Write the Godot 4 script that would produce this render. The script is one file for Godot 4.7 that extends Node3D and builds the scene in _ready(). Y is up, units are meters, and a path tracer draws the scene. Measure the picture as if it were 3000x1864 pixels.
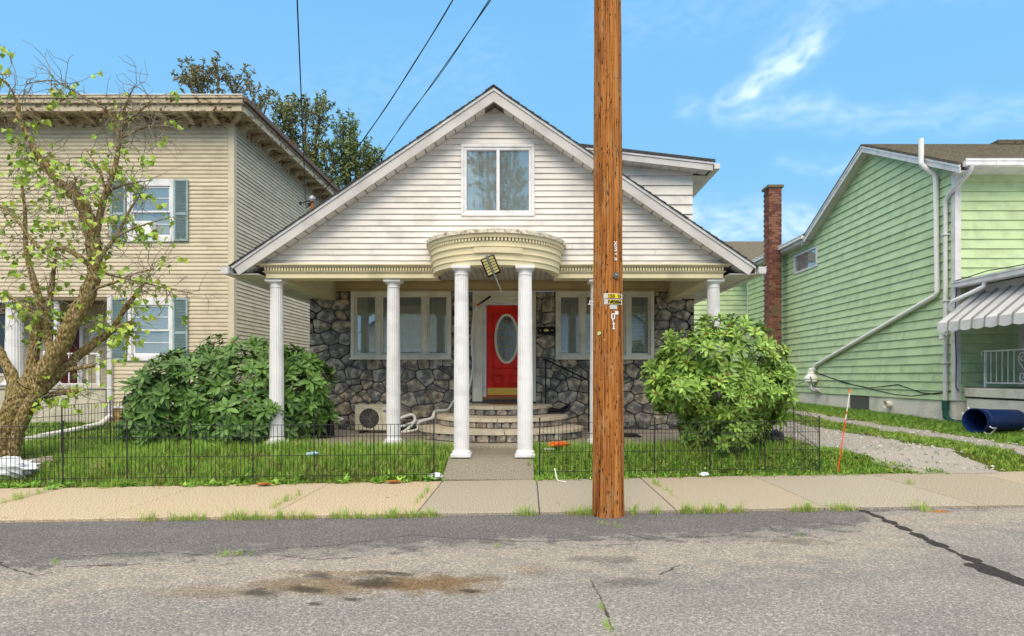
extends Node3D
# A street view: white gable house with a stone porch between two neighbours, seen from across the road.
# x to the right, y up, z towards the viewer; V(x, y, d) takes d metres away from the viewer's spot.

class Geo:
	var v := PackedVector3Array()
	var n := PackedVector3Array()
	var c := PackedColorArray()
	var uv := PackedVector2Array()
	var col := Color.WHITE
	func tri(a: Vector3, b: Vector3, d: Vector3) -> void:
		var m := (b - a).cross(d - a).normalized()
		v.append(a); v.append(d); v.append(b)
		for i in 3:
			n.append(m); c.append(col); uv.append(Vector2.ZERO)
	func quad(a: Vector3, b: Vector3, d: Vector3, e: Vector3) -> void:
		tri(a, b, d); tri(a, d, e)
	func vert(p: Vector3, m: Vector3, t := Vector2.ZERO) -> void:
		v.append(p); n.append(m); c.append(col); uv.append(t)
	func squad(a: Vector3, b: Vector3, d: Vector3, e: Vector3, na: Vector3, nb: Vector3, nd: Vector3, ne: Vector3) -> void:
		vert(a, na); vert(d, nd); vert(b, nb)
		vert(a, na); vert(e, ne); vert(d, nd)
	func obox(t: Transform3D, s: Vector3) -> void:
		var h := s / 2.0
		var p := []
		for i in 8:
			p.append(t * Vector3(h.x if i & 1 else -h.x, h.y if i & 2 else -h.y, h.z if i & 4 else -h.z))
		quad(p[4], p[5], p[7], p[6]); quad(p[1], p[0], p[2], p[3])
		quad(p[5], p[1], p[3], p[7]); quad(p[0], p[4], p[6], p[2])
		quad(p[6], p[7], p[3], p[2]); quad(p[0], p[1], p[5], p[4])
	func box(x0: float, x1: float, y0: float, y1: float, d0: float, d1: float) -> void:
		obox(Transform3D(Basis(), Vector3((x0 + x1) / 2, (y0 + y1) / 2, -(d0 + d1) / 2)), Vector3(absf(x1 - x0), absf(y1 - y0), absf(d1 - d0)))
	# a box with its edges cut off by b
	func cbox(x0: float, x1: float, y0: float, y1: float, d0: float, d1: float, b := 0.006) -> void:
		var ctr := Vector3((x0 + x1) / 2, (y0 + y1) / 2, -(d0 + d1) / 2)
		var h := Vector3(absf(x1 - x0), absf(y1 - y0), absf(d1 - d0)) / 2
		b = minf(b, minf(h.x, minf(h.y, h.z)) * 0.8)
		var P := func(i: int, ax: int) -> Vector3:
			var q := Vector3(h.x if i & 1 else -h.x, h.y if i & 2 else -h.y, h.z if i & 4 else -h.z)
			for k in 3:
				if k != ax:
					q[k] -= signf(q[k]) * b
			return ctr + q
		var f := [[4, 5, 7, 6, 2], [1, 0, 2, 3, 2], [5, 1, 3, 7, 0], [0, 4, 6, 2, 0], [6, 7, 3, 2, 1], [0, 1, 5, 4, 1]]
		for q in f:
			quad(P.call(q[0], q[4]), P.call(q[1], q[4]), P.call(q[2], q[4]), P.call(q[3], q[4]))
		for e in [[4, 5, 2, 1], [0, 1, 1, 2], [6, 7, 1, 2], [2, 3, 2, 1], [4, 6, 0, 2], [5, 7, 2, 0], [0, 2, 2, 0], [1, 3, 0, 2], [0, 4, 1, 0], [1, 5, 0, 1], [2, 6, 0, 1], [3, 7, 1, 0]]:
			quad(P.call(e[0], e[2]), P.call(e[0], e[3]), P.call(e[1], e[3]), P.call(e[1], e[2]))
		for i in 8:
			var odd := (int(i & 1 > 0) + int(i & 2 > 0) + int(i & 4 > 0)) % 2 == 1
			if odd: tri(P.call(i, 0), P.call(i, 1), P.call(i, 2))
			else: tri(P.call(i, 0), P.call(i, 2), P.call(i, 1))
	func bar(a: Vector3, b: Vector3, w: float, h: float, up := Vector3.UP) -> void:
		var z := (b - a).normalized()
		if absf(z.dot(up)) > 0.99: up = Vector3.BACK
		var x := up.cross(z).normalized()
		obox(Transform3D(Basis(x, z.cross(x), z), (a + b) / 2), Vector3(w, h, a.distance_to(b)))
	func tube(p: Array, r: Array, sides := 8, cap := true) -> void:
		var up := Vector3(0.31, 0.13, 0.94)
		var rings := []
		var nr := []
		for i in p.size():
			var t: Vector3 = (p[mini(i + 1, p.size() - 1)] - p[maxi(i - 1, 0)]).normalized()
			if i == 0 and absf(t.dot(up)) > 0.95: up = Vector3(0.95, 0.1, 0.2)
			var x := (up - t * up.dot(t)).normalized()
			up = x
			var y := t.cross(x)
			var ring := []
			var nn := []
			for k in sides:
				var a := TAU * k / sides
				var m := x * cos(a) + y * sin(a)
				ring.append(p[i] + m * float(r[mini(i, r.size() - 1)])); nn.append(m)
			rings.append(ring); nr.append(nn)
		for i in p.size() - 1:
			for k in sides:
				var j := (k + 1) % sides
				squad(rings[i][k], rings[i][j], rings[i + 1][j], rings[i + 1][k], nr[i][k], nr[i][j], nr[i + 1][j], nr[i + 1][k])
		if cap:
			for k in range(1, sides - 1):
				tri(rings[0][0], rings[0][k + 1], rings[0][k])
				tri(rings[-1][0], rings[-1][k], rings[-1][k + 1])
	# profile [Vector2(radius, y)] turned about the y axis at o; a0..a1 in radians (0 = +x, PI/2 = towards the viewer)
	func lathe(pr: Array, o: Vector3, sides := 24, a0 := 0.0, a1 := TAU, sx := 1.0, sz := 1.0) -> void:
		for i in pr.size() - 1:
			var e: Vector2 = pr[i + 1] - pr[i]
			var m2 := Vector2(e.y, -e.x).normalized()
			for k in sides:
				var q := []
				var mm := []
				for s in [0, 1]:
					var a: float = a0 + (a1 - a0) * (k + s) / sides
					var dirv := Vector3(cos(a) * sx, 0, sin(a) * sz)
					q.append(o + dirv * pr[i].x + Vector3.UP * pr[i].y)
					q.append(o + dirv * pr[i + 1].x + Vector3.UP * pr[i + 1].y)
					mm.append((Vector3(cos(a) / sx, 0, sin(a) / sz).normalized() * m2.x + Vector3.UP * m2.y).normalized())
				squad(q[2], q[0], q[1], q[3], mm[1], mm[0], mm[0], mm[1])
	# polygon in the plane of t's x and y, pushed out along t's z by h, edge cut off by b
	func slab(poly: PackedVector2Array, t: Transform3D, h: float, b := 0.0, back := false) -> void:
		if Geometry2D.is_polygon_clockwise(poly): poly.reverse()
		var top := poly
		if b > 0.0:
			var o := Geometry2D.offset_polygon(poly, -b, Geometry2D.JOIN_MITER)
			if o.size() == 1 and o[0].size() == poly.size():
				top = o[0]
				# line up the start
				var best := 0
				for i in top.size():
					if top[i].distance_to(poly[0]) < top[best].distance_to(poly[0]): best = i
				var rr := PackedVector2Array()
				for i in top.size(): rr.append(top[(best + i) % top.size()])
				top = rr
				if Geometry2D.is_polygon_clockwise(top): top = poly
		var k := poly.size()
		var hb := b if top != poly else 0.0
		for i in k:
			var j := (i + 1) % k
			quad(t * Vector3(poly[i].x, poly[i].y, 0), t * Vector3(poly[j].x, poly[j].y, 0), t * Vector3(poly[j].x, poly[j].y, h - hb), t * Vector3(poly[i].x, poly[i].y, h - hb))
			if hb > 0.0:
				quad(t * Vector3(poly[i].x, poly[i].y, h - hb), t * Vector3(poly[j].x, poly[j].y, h - hb), t * Vector3(top[j].x, top[j].y, h), t * Vector3(top[i].x, top[i].y, h))
		var ix := Geometry2D.triangulate_polygon(top)
		for i in range(0, ix.size(), 3):
			var a := top[ix[i]]; var bb := top[ix[i + 1]]; var d := top[ix[i + 2]]
			if (bb - a).cross(d - a) < 0: var s := bb; bb = d; d = s
			tri(t * Vector3(a.x, a.y, h), t * Vector3(bb.x, bb.y, h), t * Vector3(d.x, d.y, h))
			if back: tri(t * Vector3(a.x, a.y, 0), t * Vector3(d.x, d.y, 0), t * Vector3(bb.x, bb.y, 0))
	func mesh() -> ArrayMesh:
		var a := []
		a.resize(Mesh.ARRAY_MAX)
		a[Mesh.ARRAY_VERTEX] = v; a[Mesh.ARRAY_NORMAL] = n; a[Mesh.ARRAY_COLOR] = c; a[Mesh.ARRAY_TEX_UV] = uv
		var m := ArrayMesh.new()
		if v.size() > 0: m.add_surface_from_arrays(Mesh.PRIMITIVE_TRIANGLES, a)
		return m

var rng := RandomNumberGenerator.new()
var used := {}
var M := {}
const EYE := Vector3(0.55, 1.2, 0.0)
const FOCAL := 1776.0

func V(x: float, y: float, d: float) -> Vector3: return Vector3(x, y, -d)
# a spot d metres away, from where it shows on the 3000 x 1864 photograph
func at(px: float, py: float, d: float) -> Vector3:
	return Vector3(EYE.x + (px - 1545.0) * d / FOCAL, EYE.y + (1103.0 - py) * d / FOCAL, -d)
func R(a: float, b: float) -> float: return rng.randf_range(a, b)

func numbered(called: String) -> String:
	used[called] = used.get(called, 0) + 1
	return called if used[called] == 1 else "%s_%03d" % [called, used[called] - 1]
func thing(called: String, label: String, category: String, pos := Vector3.ZERO, group := "") -> Node3D:
	var o := Node3D.new()
	o.name = numbered(called); o.position = pos
	add_child(o)
	tag(o, label, category, group)
	return o
func tag(o: Node, label: String, category: String, group := "") -> void:
	o.set_meta("label", label); o.set_meta("category", category)
	if group: o.set_meta("group", group)
func add(parent: Node, called: String, g, m: Material) -> MeshInstance3D:
	var o := MeshInstance3D.new()
	o.name = numbered(called) if parent == self else called
	o.mesh = g.mesh() if g is Geo else g
	o.material_override = m
	parent.add_child(o, true)
	return o
func part(parent: Node, called: String) -> Node3D:
	var o := Node3D.new()
	o.name = called
	parent.add_child(o, true)
	return o
func structure(called: String, g, m: Material) -> MeshInstance3D:
	var o := add(self, called, g, m)
	o.set_meta("kind", "structure")
	return o
func scatter(parent: Node, called: String, mesh: Mesh, m: Material, xf: Array, cols := []) -> MultiMeshInstance3D:
	var mm := MultiMesh.new()
	mm.transform_format = MultiMesh.TRANSFORM_3D
	mm.use_colors = cols.size() > 0
	mm.mesh = mesh
	mm.instance_count = xf.size()
	for i in xf.size():
		mm.set_instance_transform(i, xf[i])
		if cols.size() > 0: mm.set_instance_color(i, cols[i])
	var o := MultiMeshInstance3D.new()
	o.name = numbered(called) if parent == self else called
	o.multimesh = mm
	o.material_override = m
	parent.add_child(o, true)
	o.set_meta("kind", "stuff")
	return o
func text(parent: Node, called: String, s: String, size: float, m: Material, t: Transform3D) -> void:
	var tm := TextMesh.new()
	var f := SystemFont.new()
	f.font_names = PackedStringArray(["Droid Sans"])
	f.font_weight = 700
	tm.font = f; tm.text = s; tm.font_size = 64; tm.pixel_size = size / 64.0; tm.depth = 0.003
	var o := add(parent, called, tm, m)
	o.transform = t

# ---------- colour and relief maps computed from noise ----------
func noise(freq: float, oct := 4, sd := 1, kind := FastNoiseLite.TYPE_SIMPLEX_SMOOTH) -> FastNoiseLite:
	var f := FastNoiseLite.new()
	f.seed = sd; f.frequency = freq; f.fractal_octaves = oct; f.noise_type = kind
	f.fractal_type = FastNoiseLite.FRACTAL_FBM if oct > 1 else FastNoiseLite.FRACTAL_NONE
	return f
# stops: [[pos, Color], ...] over the noise's range
func ramp(f: FastNoiseLite, w: int, h: int, stops: Array) -> ImageTexture:
	var img := f.get_seamless_image(w, h)
	img.convert(Image.FORMAT_L8)
	var d := img.get_data()
	var lut := []
	for i in 256:
		var t := i / 255.0
		var q: Color = stops[0][1]
		for k in stops.size() - 1:
			if t >= stops[k][0]:
				q = stops[k][1].lerp(stops[k + 1][1], clampf((t - stops[k][0]) / (stops[k + 1][0] - stops[k][0]), 0, 1))
		lut.append(PackedByteArray([int(q.r * 255), int(q.g * 255), int(q.b * 255)]))
	var o := PackedByteArray()
	for b in d: o.append_array(lut[b])
	var im := Image.create_from_data(w, h, false, Image.FORMAT_RGB8, o)
	im.generate_mipmaps()
	return ImageTexture.create_from_image(im)
func relief(f: FastNoiseLite, w: int, h: int, strength: float) -> ImageTexture:
	var img := f.get_seamless_image(w, h)
	img.convert(Image.FORMAT_RGBA8)
	img.bump_map_to_normal_map(strength)
	img.generate_mipmaps()
	return ImageTexture.create_from_image(img)
func grey(a: float) -> Color: return Color(a, a, a)
func paint(col: Color, rough := 0.7, tex: Texture2D = null, rep := 1.0, nrm: Texture2D = null, depth := 0.5) -> StandardMaterial3D:
	var m := StandardMaterial3D.new()
	m.albedo_color = col; m.roughness = rough
	m.metallic_specular = 0.4
	m.vertex_color_use_as_albedo = true
	if tex or nrm:
		m.uv1_triplanar = true; m.uv1_world_triplanar = true
		m.uv1_scale = Vector3.ONE * rep
		m.albedo_texture = tex
		if nrm:
			m.normal_enabled = true; m.normal_texture = nrm; m.normal_scale = depth
	return m

# ---------- air and light ----------
func make_sky() -> ImageTexture:
	var w := 2048
	var h := 1024
	var a := noise(0.004, 5, 11); var b := noise(0.012, 5, 23)
	a.domain_warp_enabled = true; a.domain_warp_amplitude = 60.0; a.domain_warp_frequency = 0.005
	# thin cloud: streaked noise over the whole dome
	var ia := a.get_seamless_image(w, 512); ia.resize(w, h, Image.INTERPOLATE_CUBIC); ia.convert(Image.FORMAT_L8)
	var ib := b.get_seamless_image(w, 256); ib.resize(w, h, Image.INTERPOLATE_CUBIC); ib.convert(Image.FORMAT_L8)
	var da := ia.get_data(); var db := ib.get_data()
	var px := PackedFloat32Array()
	px.resize(w * h * 3)
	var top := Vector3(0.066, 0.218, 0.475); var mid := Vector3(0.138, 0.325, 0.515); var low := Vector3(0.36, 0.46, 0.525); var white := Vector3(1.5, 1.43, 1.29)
	# wisps of cirrus: from, to (azimuth, height in degrees), strength, width
	var strokes := [[17.6, 23.5, 20.5, 24.2, 0.2, 0.5], [20.0, 24.0, 23.2, 25.3, 0.26, 0.8], [22.6, 25.0, 25.6, 26.6, 0.24, 1.1], [22.0, 26.0, 26.0, 27.6, 0.1, 1.3], [14.0, 23.2, 26.0, 22.0, 0.08, 0.7], [18.0, 22.6, 39.0, 18.2, 0.09, 0.7], [24.0, 21.8, 40.0, 19.4, 0.08, 0.5],
		[12.0, 15.2, 25.0, 13.6, 0.16, 0.9], [10.0, 13.0, 26.0, 12.2, 0.2, 1.0], [-24.0, 22.0, -4.0, 27.0, 0.03, 3.0], [26.0, 30.0, 44.0, 27.0, 0.08, 1.2], [8.0, 30.0, 26.0, 31.0, 0.04, 2.2], [23.0, 18.0, 31.0, 17.0, 0.08, 0.6]]
	var fib := noise(0.55, 4, 29); var wrp := noise(0.16, 3, 30)
	for y in h:
		var el := 90.0 - 180.0 * (y + 0.5) / h
		var t := clampf(el / 42.0, 0.0, 1.0)
		var base := low.lerp(mid, clampf(pow(t, 0.6) * 1.7, 0, 1)).lerp(top, clampf((t - 0.42) * 0.95, 0, 1))
		if el < 0: base = low * 0.55
		for x in w:
			var i := y * w + x
			var e := base
			if el > 0:
				# broken thin cloud, added thicker overhead and behind the viewer for soft fill light
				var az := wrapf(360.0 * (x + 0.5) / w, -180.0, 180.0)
				var fill_deck := -0.82 + clampf((el - lerpf(30.0, 8.0, smoothstep(35.0, 110.0, absf(az)))) / 30.0, 0.0, 1.0) * 1.14
				var cv := clampf((da[i] / 255.0 + fill_deck) * 1.9, 0, 0.94) * (0.75 + 0.25 * db[i] / 255.0)
				if el < 40 and absf(az) < 50:
					var p := Vector2(az, el) + Vector2(wrp.get_noise_2d(az, el), wrp.get_noise_2d(az + 50, el)) * 0.9
					for s in strokes:
						var p0 := Vector2(s[0], s[1]); var p1 := Vector2(s[2], s[3])
						var q := Geometry2D.get_closest_point_to_segment(p, p0, p1)
						var ds: float = p.distance_to(q) / s[5]
						if ds < 2.6:
							var dr := (p1 - p0).normalized()
							cv += s[4] * 0.7 * exp(-ds * ds * 0.9) * clampf(0.55 + 1.0 * fib.get_noise_2d(p.dot(dr) * 0.7, p.dot(dr.orthogonal()) * 2.6), 0.05, 1.3)
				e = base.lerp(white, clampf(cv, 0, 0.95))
			px[i * 3] = e.x; px[i * 3 + 1] = e.y; px[i * 3 + 2] = e.z
	return ImageTexture.create_from_image(Image.create_from_data(w, h, false, Image.FORMAT_RGBF, px.to_byte_array()))

func light_and_lens() -> void:
	var cam := Camera3D.new()
	cam.name = "camera"
	cam.projection = Camera3D.PROJECTION_FRUSTUM
	cam.near = 0.1; cam.far = 600.0
	cam.size = 0.1 * 1864.0 / FOCAL
	cam.frustum_offset = Vector2(-45.0, 171.0) * 0.1 / FOCAL
	cam.position = EYE
	add_child(cam)
	cam.current = true
	var we := WorldEnvironment.new()
	we.name = "world_environment"
	var e := Environment.new()
	e.background_mode = Environment.BG_SKY
	var sky := Sky.new()
	var pm := PanoramaSkyMaterial.new()
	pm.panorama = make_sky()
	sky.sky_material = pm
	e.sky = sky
	e.background_energy_multiplier = 1.0
	e.tonemap_mode = Environment.TONE_MAPPER_LINEAR
	e.tonemap_exposure = 1.92
	e.sdfgi_enabled = true; e.ssao_enabled = true; e.ssil_enabled = true
	we.environment = e
	add_child(we)
	var sun := DirectionalLight3D.new()
	sun.name = "sun"
	sun.light_energy = 0.3
	sun.light_color = Color(1.0, 0.92, 0.8)
	sun.light_angular_distance = 30.0
	sun.shadow_enabled = true
	add_child(sun)
	sun.look_at_from_position(Vector3(-1.2, 8.2, 9), Vector3.ZERO)

func make_materials() -> void:
	var soft := ramp(noise(0.012, 4, 3), 256, 256, [[0.0, grey(0.86)], [0.35, grey(0.93)], [0.5, grey(0.97)], [1.0, grey(1.0)]])
	var dirty := ramp(noise(0.02, 5, 5), 512, 512, [[0.0, Color(0.72, 0.68, 0.62)], [0.28, Color(0.87, 0.85, 0.82)], [0.45, grey(0.97)], [1.0, grey(1.0)]])
	var speck := ramp(noise(0.045, 5, 7), 512, 512, [[0.0, grey(0.5)], [0.3, grey(0.68)], [0.42, grey(0.82)], [0.5, grey(0.9)], [0.6, grey(0.98)], [1.0, grey(1.0)]])
	var fine := relief(noise(0.18, 3, 8), 256, 256, 3.0)
	var rocky := relief(noise(0.022, 5, 9), 512, 512, 14.0)
	var rockc := ramp(noise(0.011, 5, 31), 512, 512, [[0.0, Color(0.4, 0.4, 0.4)], [0.35, Color(0.54, 0.535, 0.53)], [0.5, Color(0.65, 0.64, 0.62)], [0.62, Color(0.75, 0.73, 0.69)], [0.75, Color(0.83, 0.8, 0.75)], [1.0, Color(0.9, 0.87, 0.82)]])
	var streak := ramp(noise(0.02, 5, 13), 512, 512, [[0.0, grey(0.35)], [0.35, grey(0.72)], [0.55, grey(0.92)], [1.0, grey(1.0)]])
	var grit := ramp(noise(0.1, 2, 17, FastNoiseLite.TYPE_CELLULAR), 512, 512, [[0.0, grey(0.55)], [0.3, grey(0.8)], [0.6, grey(0.93)], [1.0, grey(1.0)]])
	M.tex = {soft = soft, dirty = dirty, speck = speck, fine = fine, rocky = rocky, streak = streak, grit = grit}
	# painted and vinyl surfaces
	M.white_vinyl = paint(Color(0.905, 0.895, 0.885), 0.55, soft, 0.5)
	M.white_paint = paint(Color(0.91, 0.91, 0.925), 0.45, soft, 0.7)
	M.white_metal = paint(Color(0.83, 0.83, 0.84), 0.4, soft, 0.6)
	M.grey_fascia = paint(Color(0.8, 0.79, 0.785), 0.45, soft, 0.35)
	M.soffit = paint(Color(0.83, 0.82, 0.81), 0.6, soft, 0.5)
	M.groove = paint(Color(0.4, 0.38, 0.36), 0.9)
	M.cream = paint(Color(0.9, 0.855, 0.72), 0.5, soft, 0.4)
	M.cream_trim = paint(Color(0.94, 0.925, 0.87), 0.5, soft, 0.5)
	M.tan_frieze = paint(Color(0.78, 0.7, 0.53), 0.6, soft, 0.4)
	M.beige = []
	for k in 3: M.beige.append(paint(Color(0.83 - 0.014 * k, 0.785 - 0.015 * k, 0.69 - 0.016 * k), 0.6, soft, 0.3 + 0.1 * k))
	M.green = []
	for k in 3: M.green.append(paint(Color(0.745 - 0.012 * k, 0.83 - 0.01 * k, 0.65 - 0.012 * k), 0.5, soft, 0.4 + 0.1 * k))
	M.vinyl = []
	for k in 3: M.vinyl.append(paint(Color(0.91 - 0.01 * k, 0.895 - 0.01 * k, 0.88 - 0.01 * k), 0.55, soft, 0.3 + 0.1 * k))
	M.peeling = paint(Color(0.80, 0.765, 0.70), 0.8, ramp(noise(0.03, 5, 41), 512, 512, [[0.0, Color(0.3, 0.2, 0.13)], [0.24, Color(0.45, 0.33, 0.22)], [0.33, Color(0.85, 0.81, 0.74)], [0.6, Color(0.96, 0.94, 0.9)], [1.0, Color(1, 0.98, 0.95)]]), 0.4)
	M.worn_white = paint(Color(0.95, 0.94, 0.92), 0.6, M.peeling.albedo_texture, 0.9)
	M.rusty_gutter = paint(Color(0.45, 0.36, 0.32), 0.7, dirty, 0.8)
	M.shutter = paint(Color(0.60, 0.69, 0.71), 0.6, soft, 0.8)
	M.red = paint(Color(0.94, 0.15, 0.08), 0.35, soft, 0.8)
	M.brass = paint(Color(0.88, 0.72, 0.35), 0.25); M.brass.metallic = 0.9
	M.maroon = paint(Color(0.36, 0.10, 0.12), 0.5)
	M.black_iron = paint(Color(0.06, 0.06, 0.065), 0.5)
	M.fence_wire = paint(Color(0.17, 0.175, 0.185), 0.45)
	M.black_plastic = paint(Color(0.035, 0.037, 0.045), 0.45)
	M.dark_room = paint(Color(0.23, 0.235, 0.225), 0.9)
	M.curtain = paint(Color(0.75, 0.76, 0.73), 0.9, soft, 1.5)
	M.green_curtain = paint(Color(0.50, 0.58, 0.52), 0.9, soft, 1.5)
	M.blind = paint(Color(0.80, 0.79, 0.75), 0.8)
	M.lead = paint(Color(0.78, 0.66, 0.36), 0.35); M.lead.metallic = 0.7
	var glass := paint(Color(0.75, 0.8, 0.8, 0.17), 0.02)
	glass.metallic = 0.6
	glass.transparency = BaseMaterial3D.TRANSPARENCY_ALPHA
	glass.metallic_specular = 1.0
	M.glass = glass
	# masonry, concrete and earth
	M.stone = []
	for t in [Color(0.95, 0.94, 0.93), Color(0.84, 0.83, 0.83), Color(1.0, 0.96, 0.9), Color(0.95, 0.9, 0.83), Color(0.8, 0.79, 0.79), Color(0.93, 0.91, 0.88)]:
		M.stone.append(paint(t, 0.75, rockc, 0.8, rocky, 0.8))
	M.mortar = paint(Color(0.41, 0.405, 0.4), 0.95, speck, 2.0, fine, 0.6)
	M.tread = paint(Color(0.83, 0.785, 0.70), 0.9, soft, 1.4, rocky, 0.3)
	M.slab = paint(Color(0.70, 0.665, 0.60), 0.95, speck, 1.6, fine, 0.5)
	M.walk = paint(Color(0.60, 0.57, 0.505), 0.95, speck, 1.8, fine, 0.7)
	M.pavement = []
	for t in [Color(0.78, 0.71, 0.605), Color(0.69, 0.655, 0.59), Color(0.715, 0.665, 0.585), Color(0.67, 0.63, 0.56)]:
		M.pavement.append(paint(t, 0.95, speck, 1.5 + t.b, fine, 0.6))
	M.stucco = paint(Color(0.77, 0.75, 0.68), 0.95, soft, 0.3, rocky, 0.25)
	M.concrete = paint(Color(0.9, 0.885, 0.84), 0.9, soft, 0.35, fine, 0.3)
	M.tan_stone = paint(Color(0.70, 0.58, 0.40), 0.9, dirty, 0.5, rocky, 0.7)
	M.brick = []
	for t in [Color(0.53, 0.335, 0.28), Color(0.45, 0.28, 0.24), Color(0.60, 0.42, 0.35), Color(0.50, 0.41, 0.34)]:
		M.brick.append(paint(t, 0.9, speck, 2.5))
	M.brick_joint = paint(Color(0.72, 0.67, 0.6), 0.95, speck, 2.0)
	M.shingle = paint(Color(0.40, 0.375, 0.32), 0.95, dirty, 0.4, fine, 0.8)
	M.shingle_grey = paint(Color(0.33, 0.33, 0.33), 0.95, speck, 1.0, fine, 0.8)
	M.soil = paint(Color(0.36, 0.38, 0.2), 1.0, ramp(noise(0.03, 5, 71), 512, 512, [[0.0, Color(0.62, 0.48, 0.34)], [0.4, Color(0.72, 0.66, 0.42)], [0.6, Color(0.72, 0.85, 0.42)], [1.0, Color(0.8, 0.95, 0.5)]]), 0.6, fine, 0.8)
	M.gravel = paint(Color(0.67, 0.645, 0.615), 0.95, grit, 1.6, relief(noise(0.1, 2, 17, FastNoiseLite.TYPE_CELLULAR), 256, 256, 6.0), 0.8)
	M.bark = paint(Color(0.7, 0.665, 0.59), 0.95, ramp(noise(0.03, 5, 83), 512, 512, [[0.0, Color(0.3, 0.24, 0.18)], [0.3, Color(0.52, 0.42, 0.31)], [0.42, Color(0.62, 0.6, 0.33)], [0.55, Color(0.78, 0.72, 0.5)], [0.66, Color(0.92, 0.87, 0.76)], [1.0, grey(1)]]), 1.1, rocky, 1.5)
	M.bark.uv1_scale = Vector3(2.0, 0.75, 2.0)
	M.twig = paint(Color(0.56, 0.52, 0.47), 0.95)
	M.pole = paint(Color(0.72, 0.45, 0.22), 0.85, streak, 1.0, relief(noise(0.03, 5, 14), 512, 512, 8.0), 0.8)
	M.pole.uv1_scale = Vector3(3.0, 0.32, 3.0)
	M.rubber = paint(Color(0.05, 0.05, 0.05), 0.6)
	M.cable = paint(Color(0.09, 0.085, 0.08), 0.6)
	M.white_plastic = paint(Color(0.90, 0.90, 0.89), 0.4)
	M.galvanised = paint(Color(0.62, 0.63, 0.64), 0.35); M.galvanised.metallic = 0.6
	# leaves take their colour from each copy
	M.leaf = paint(Color.WHITE, 0.38); M.leaf.cull_mode = BaseMaterial3D.CULL_DISABLED
	M.leaf.backlight_enabled = true; M.leaf.backlight = Color(0.22, 0.3, 0.08)
	M.grass = paint(Color.WHITE, 0.7); M.grass.cull_mode = BaseMaterial3D.CULL_DISABLED
	M.grass.backlight_enabled = true; M.grass.backlight = Color(0.25, 0.32, 0.08)

# ---------- ground ----------
# the drive's two wheel tracks: [d, left edge, right edge]
const TRACKS := [[[9.0, 6.3, 7.9], [9.5, 5.8, 7.7], [10.0, 5.5, 7.5], [11.5, 5.4, 7.3], [13.0, 5.4, 6.9], [15.0, 5.6, 6.9], [18.0, 5.8, 7.0], [24.0, 6.2, 7.4]], [[9.2, 8.6, 9.3], [10.0, 8.4, 9.0], [11.8, 8.2, 8.9], [13.0, 8.0, 8.7], [15.0, 7.9, 8.6], [19.0, 8.0, 8.6], [22.0, 8.1, 8.7], [24.0, 8.1, 8.7]]]
func kerb(x: float) -> float: return 6.42 + 0.066 * x
func walk_back(x: float) -> float: return 8.4 + 0.1 * x
func ground_y(x: float, d: float) -> float:
	var b := walk_back(clampf(x, -14, 14))
	if d < b: return -0.262
	var y := lerpf(-0.25, 0.0, smoothstep(0, 1, (d - b) / maxf(9.7 - b, 0.8)))
	if x > 4.6 or x < -4.2:
		y += clampf((d - 10.0) / 6.0, 0, 1) * 0.14 + clampf((d - 16.0) / 12.0, 0, 1) * 0.12
	return y

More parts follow.
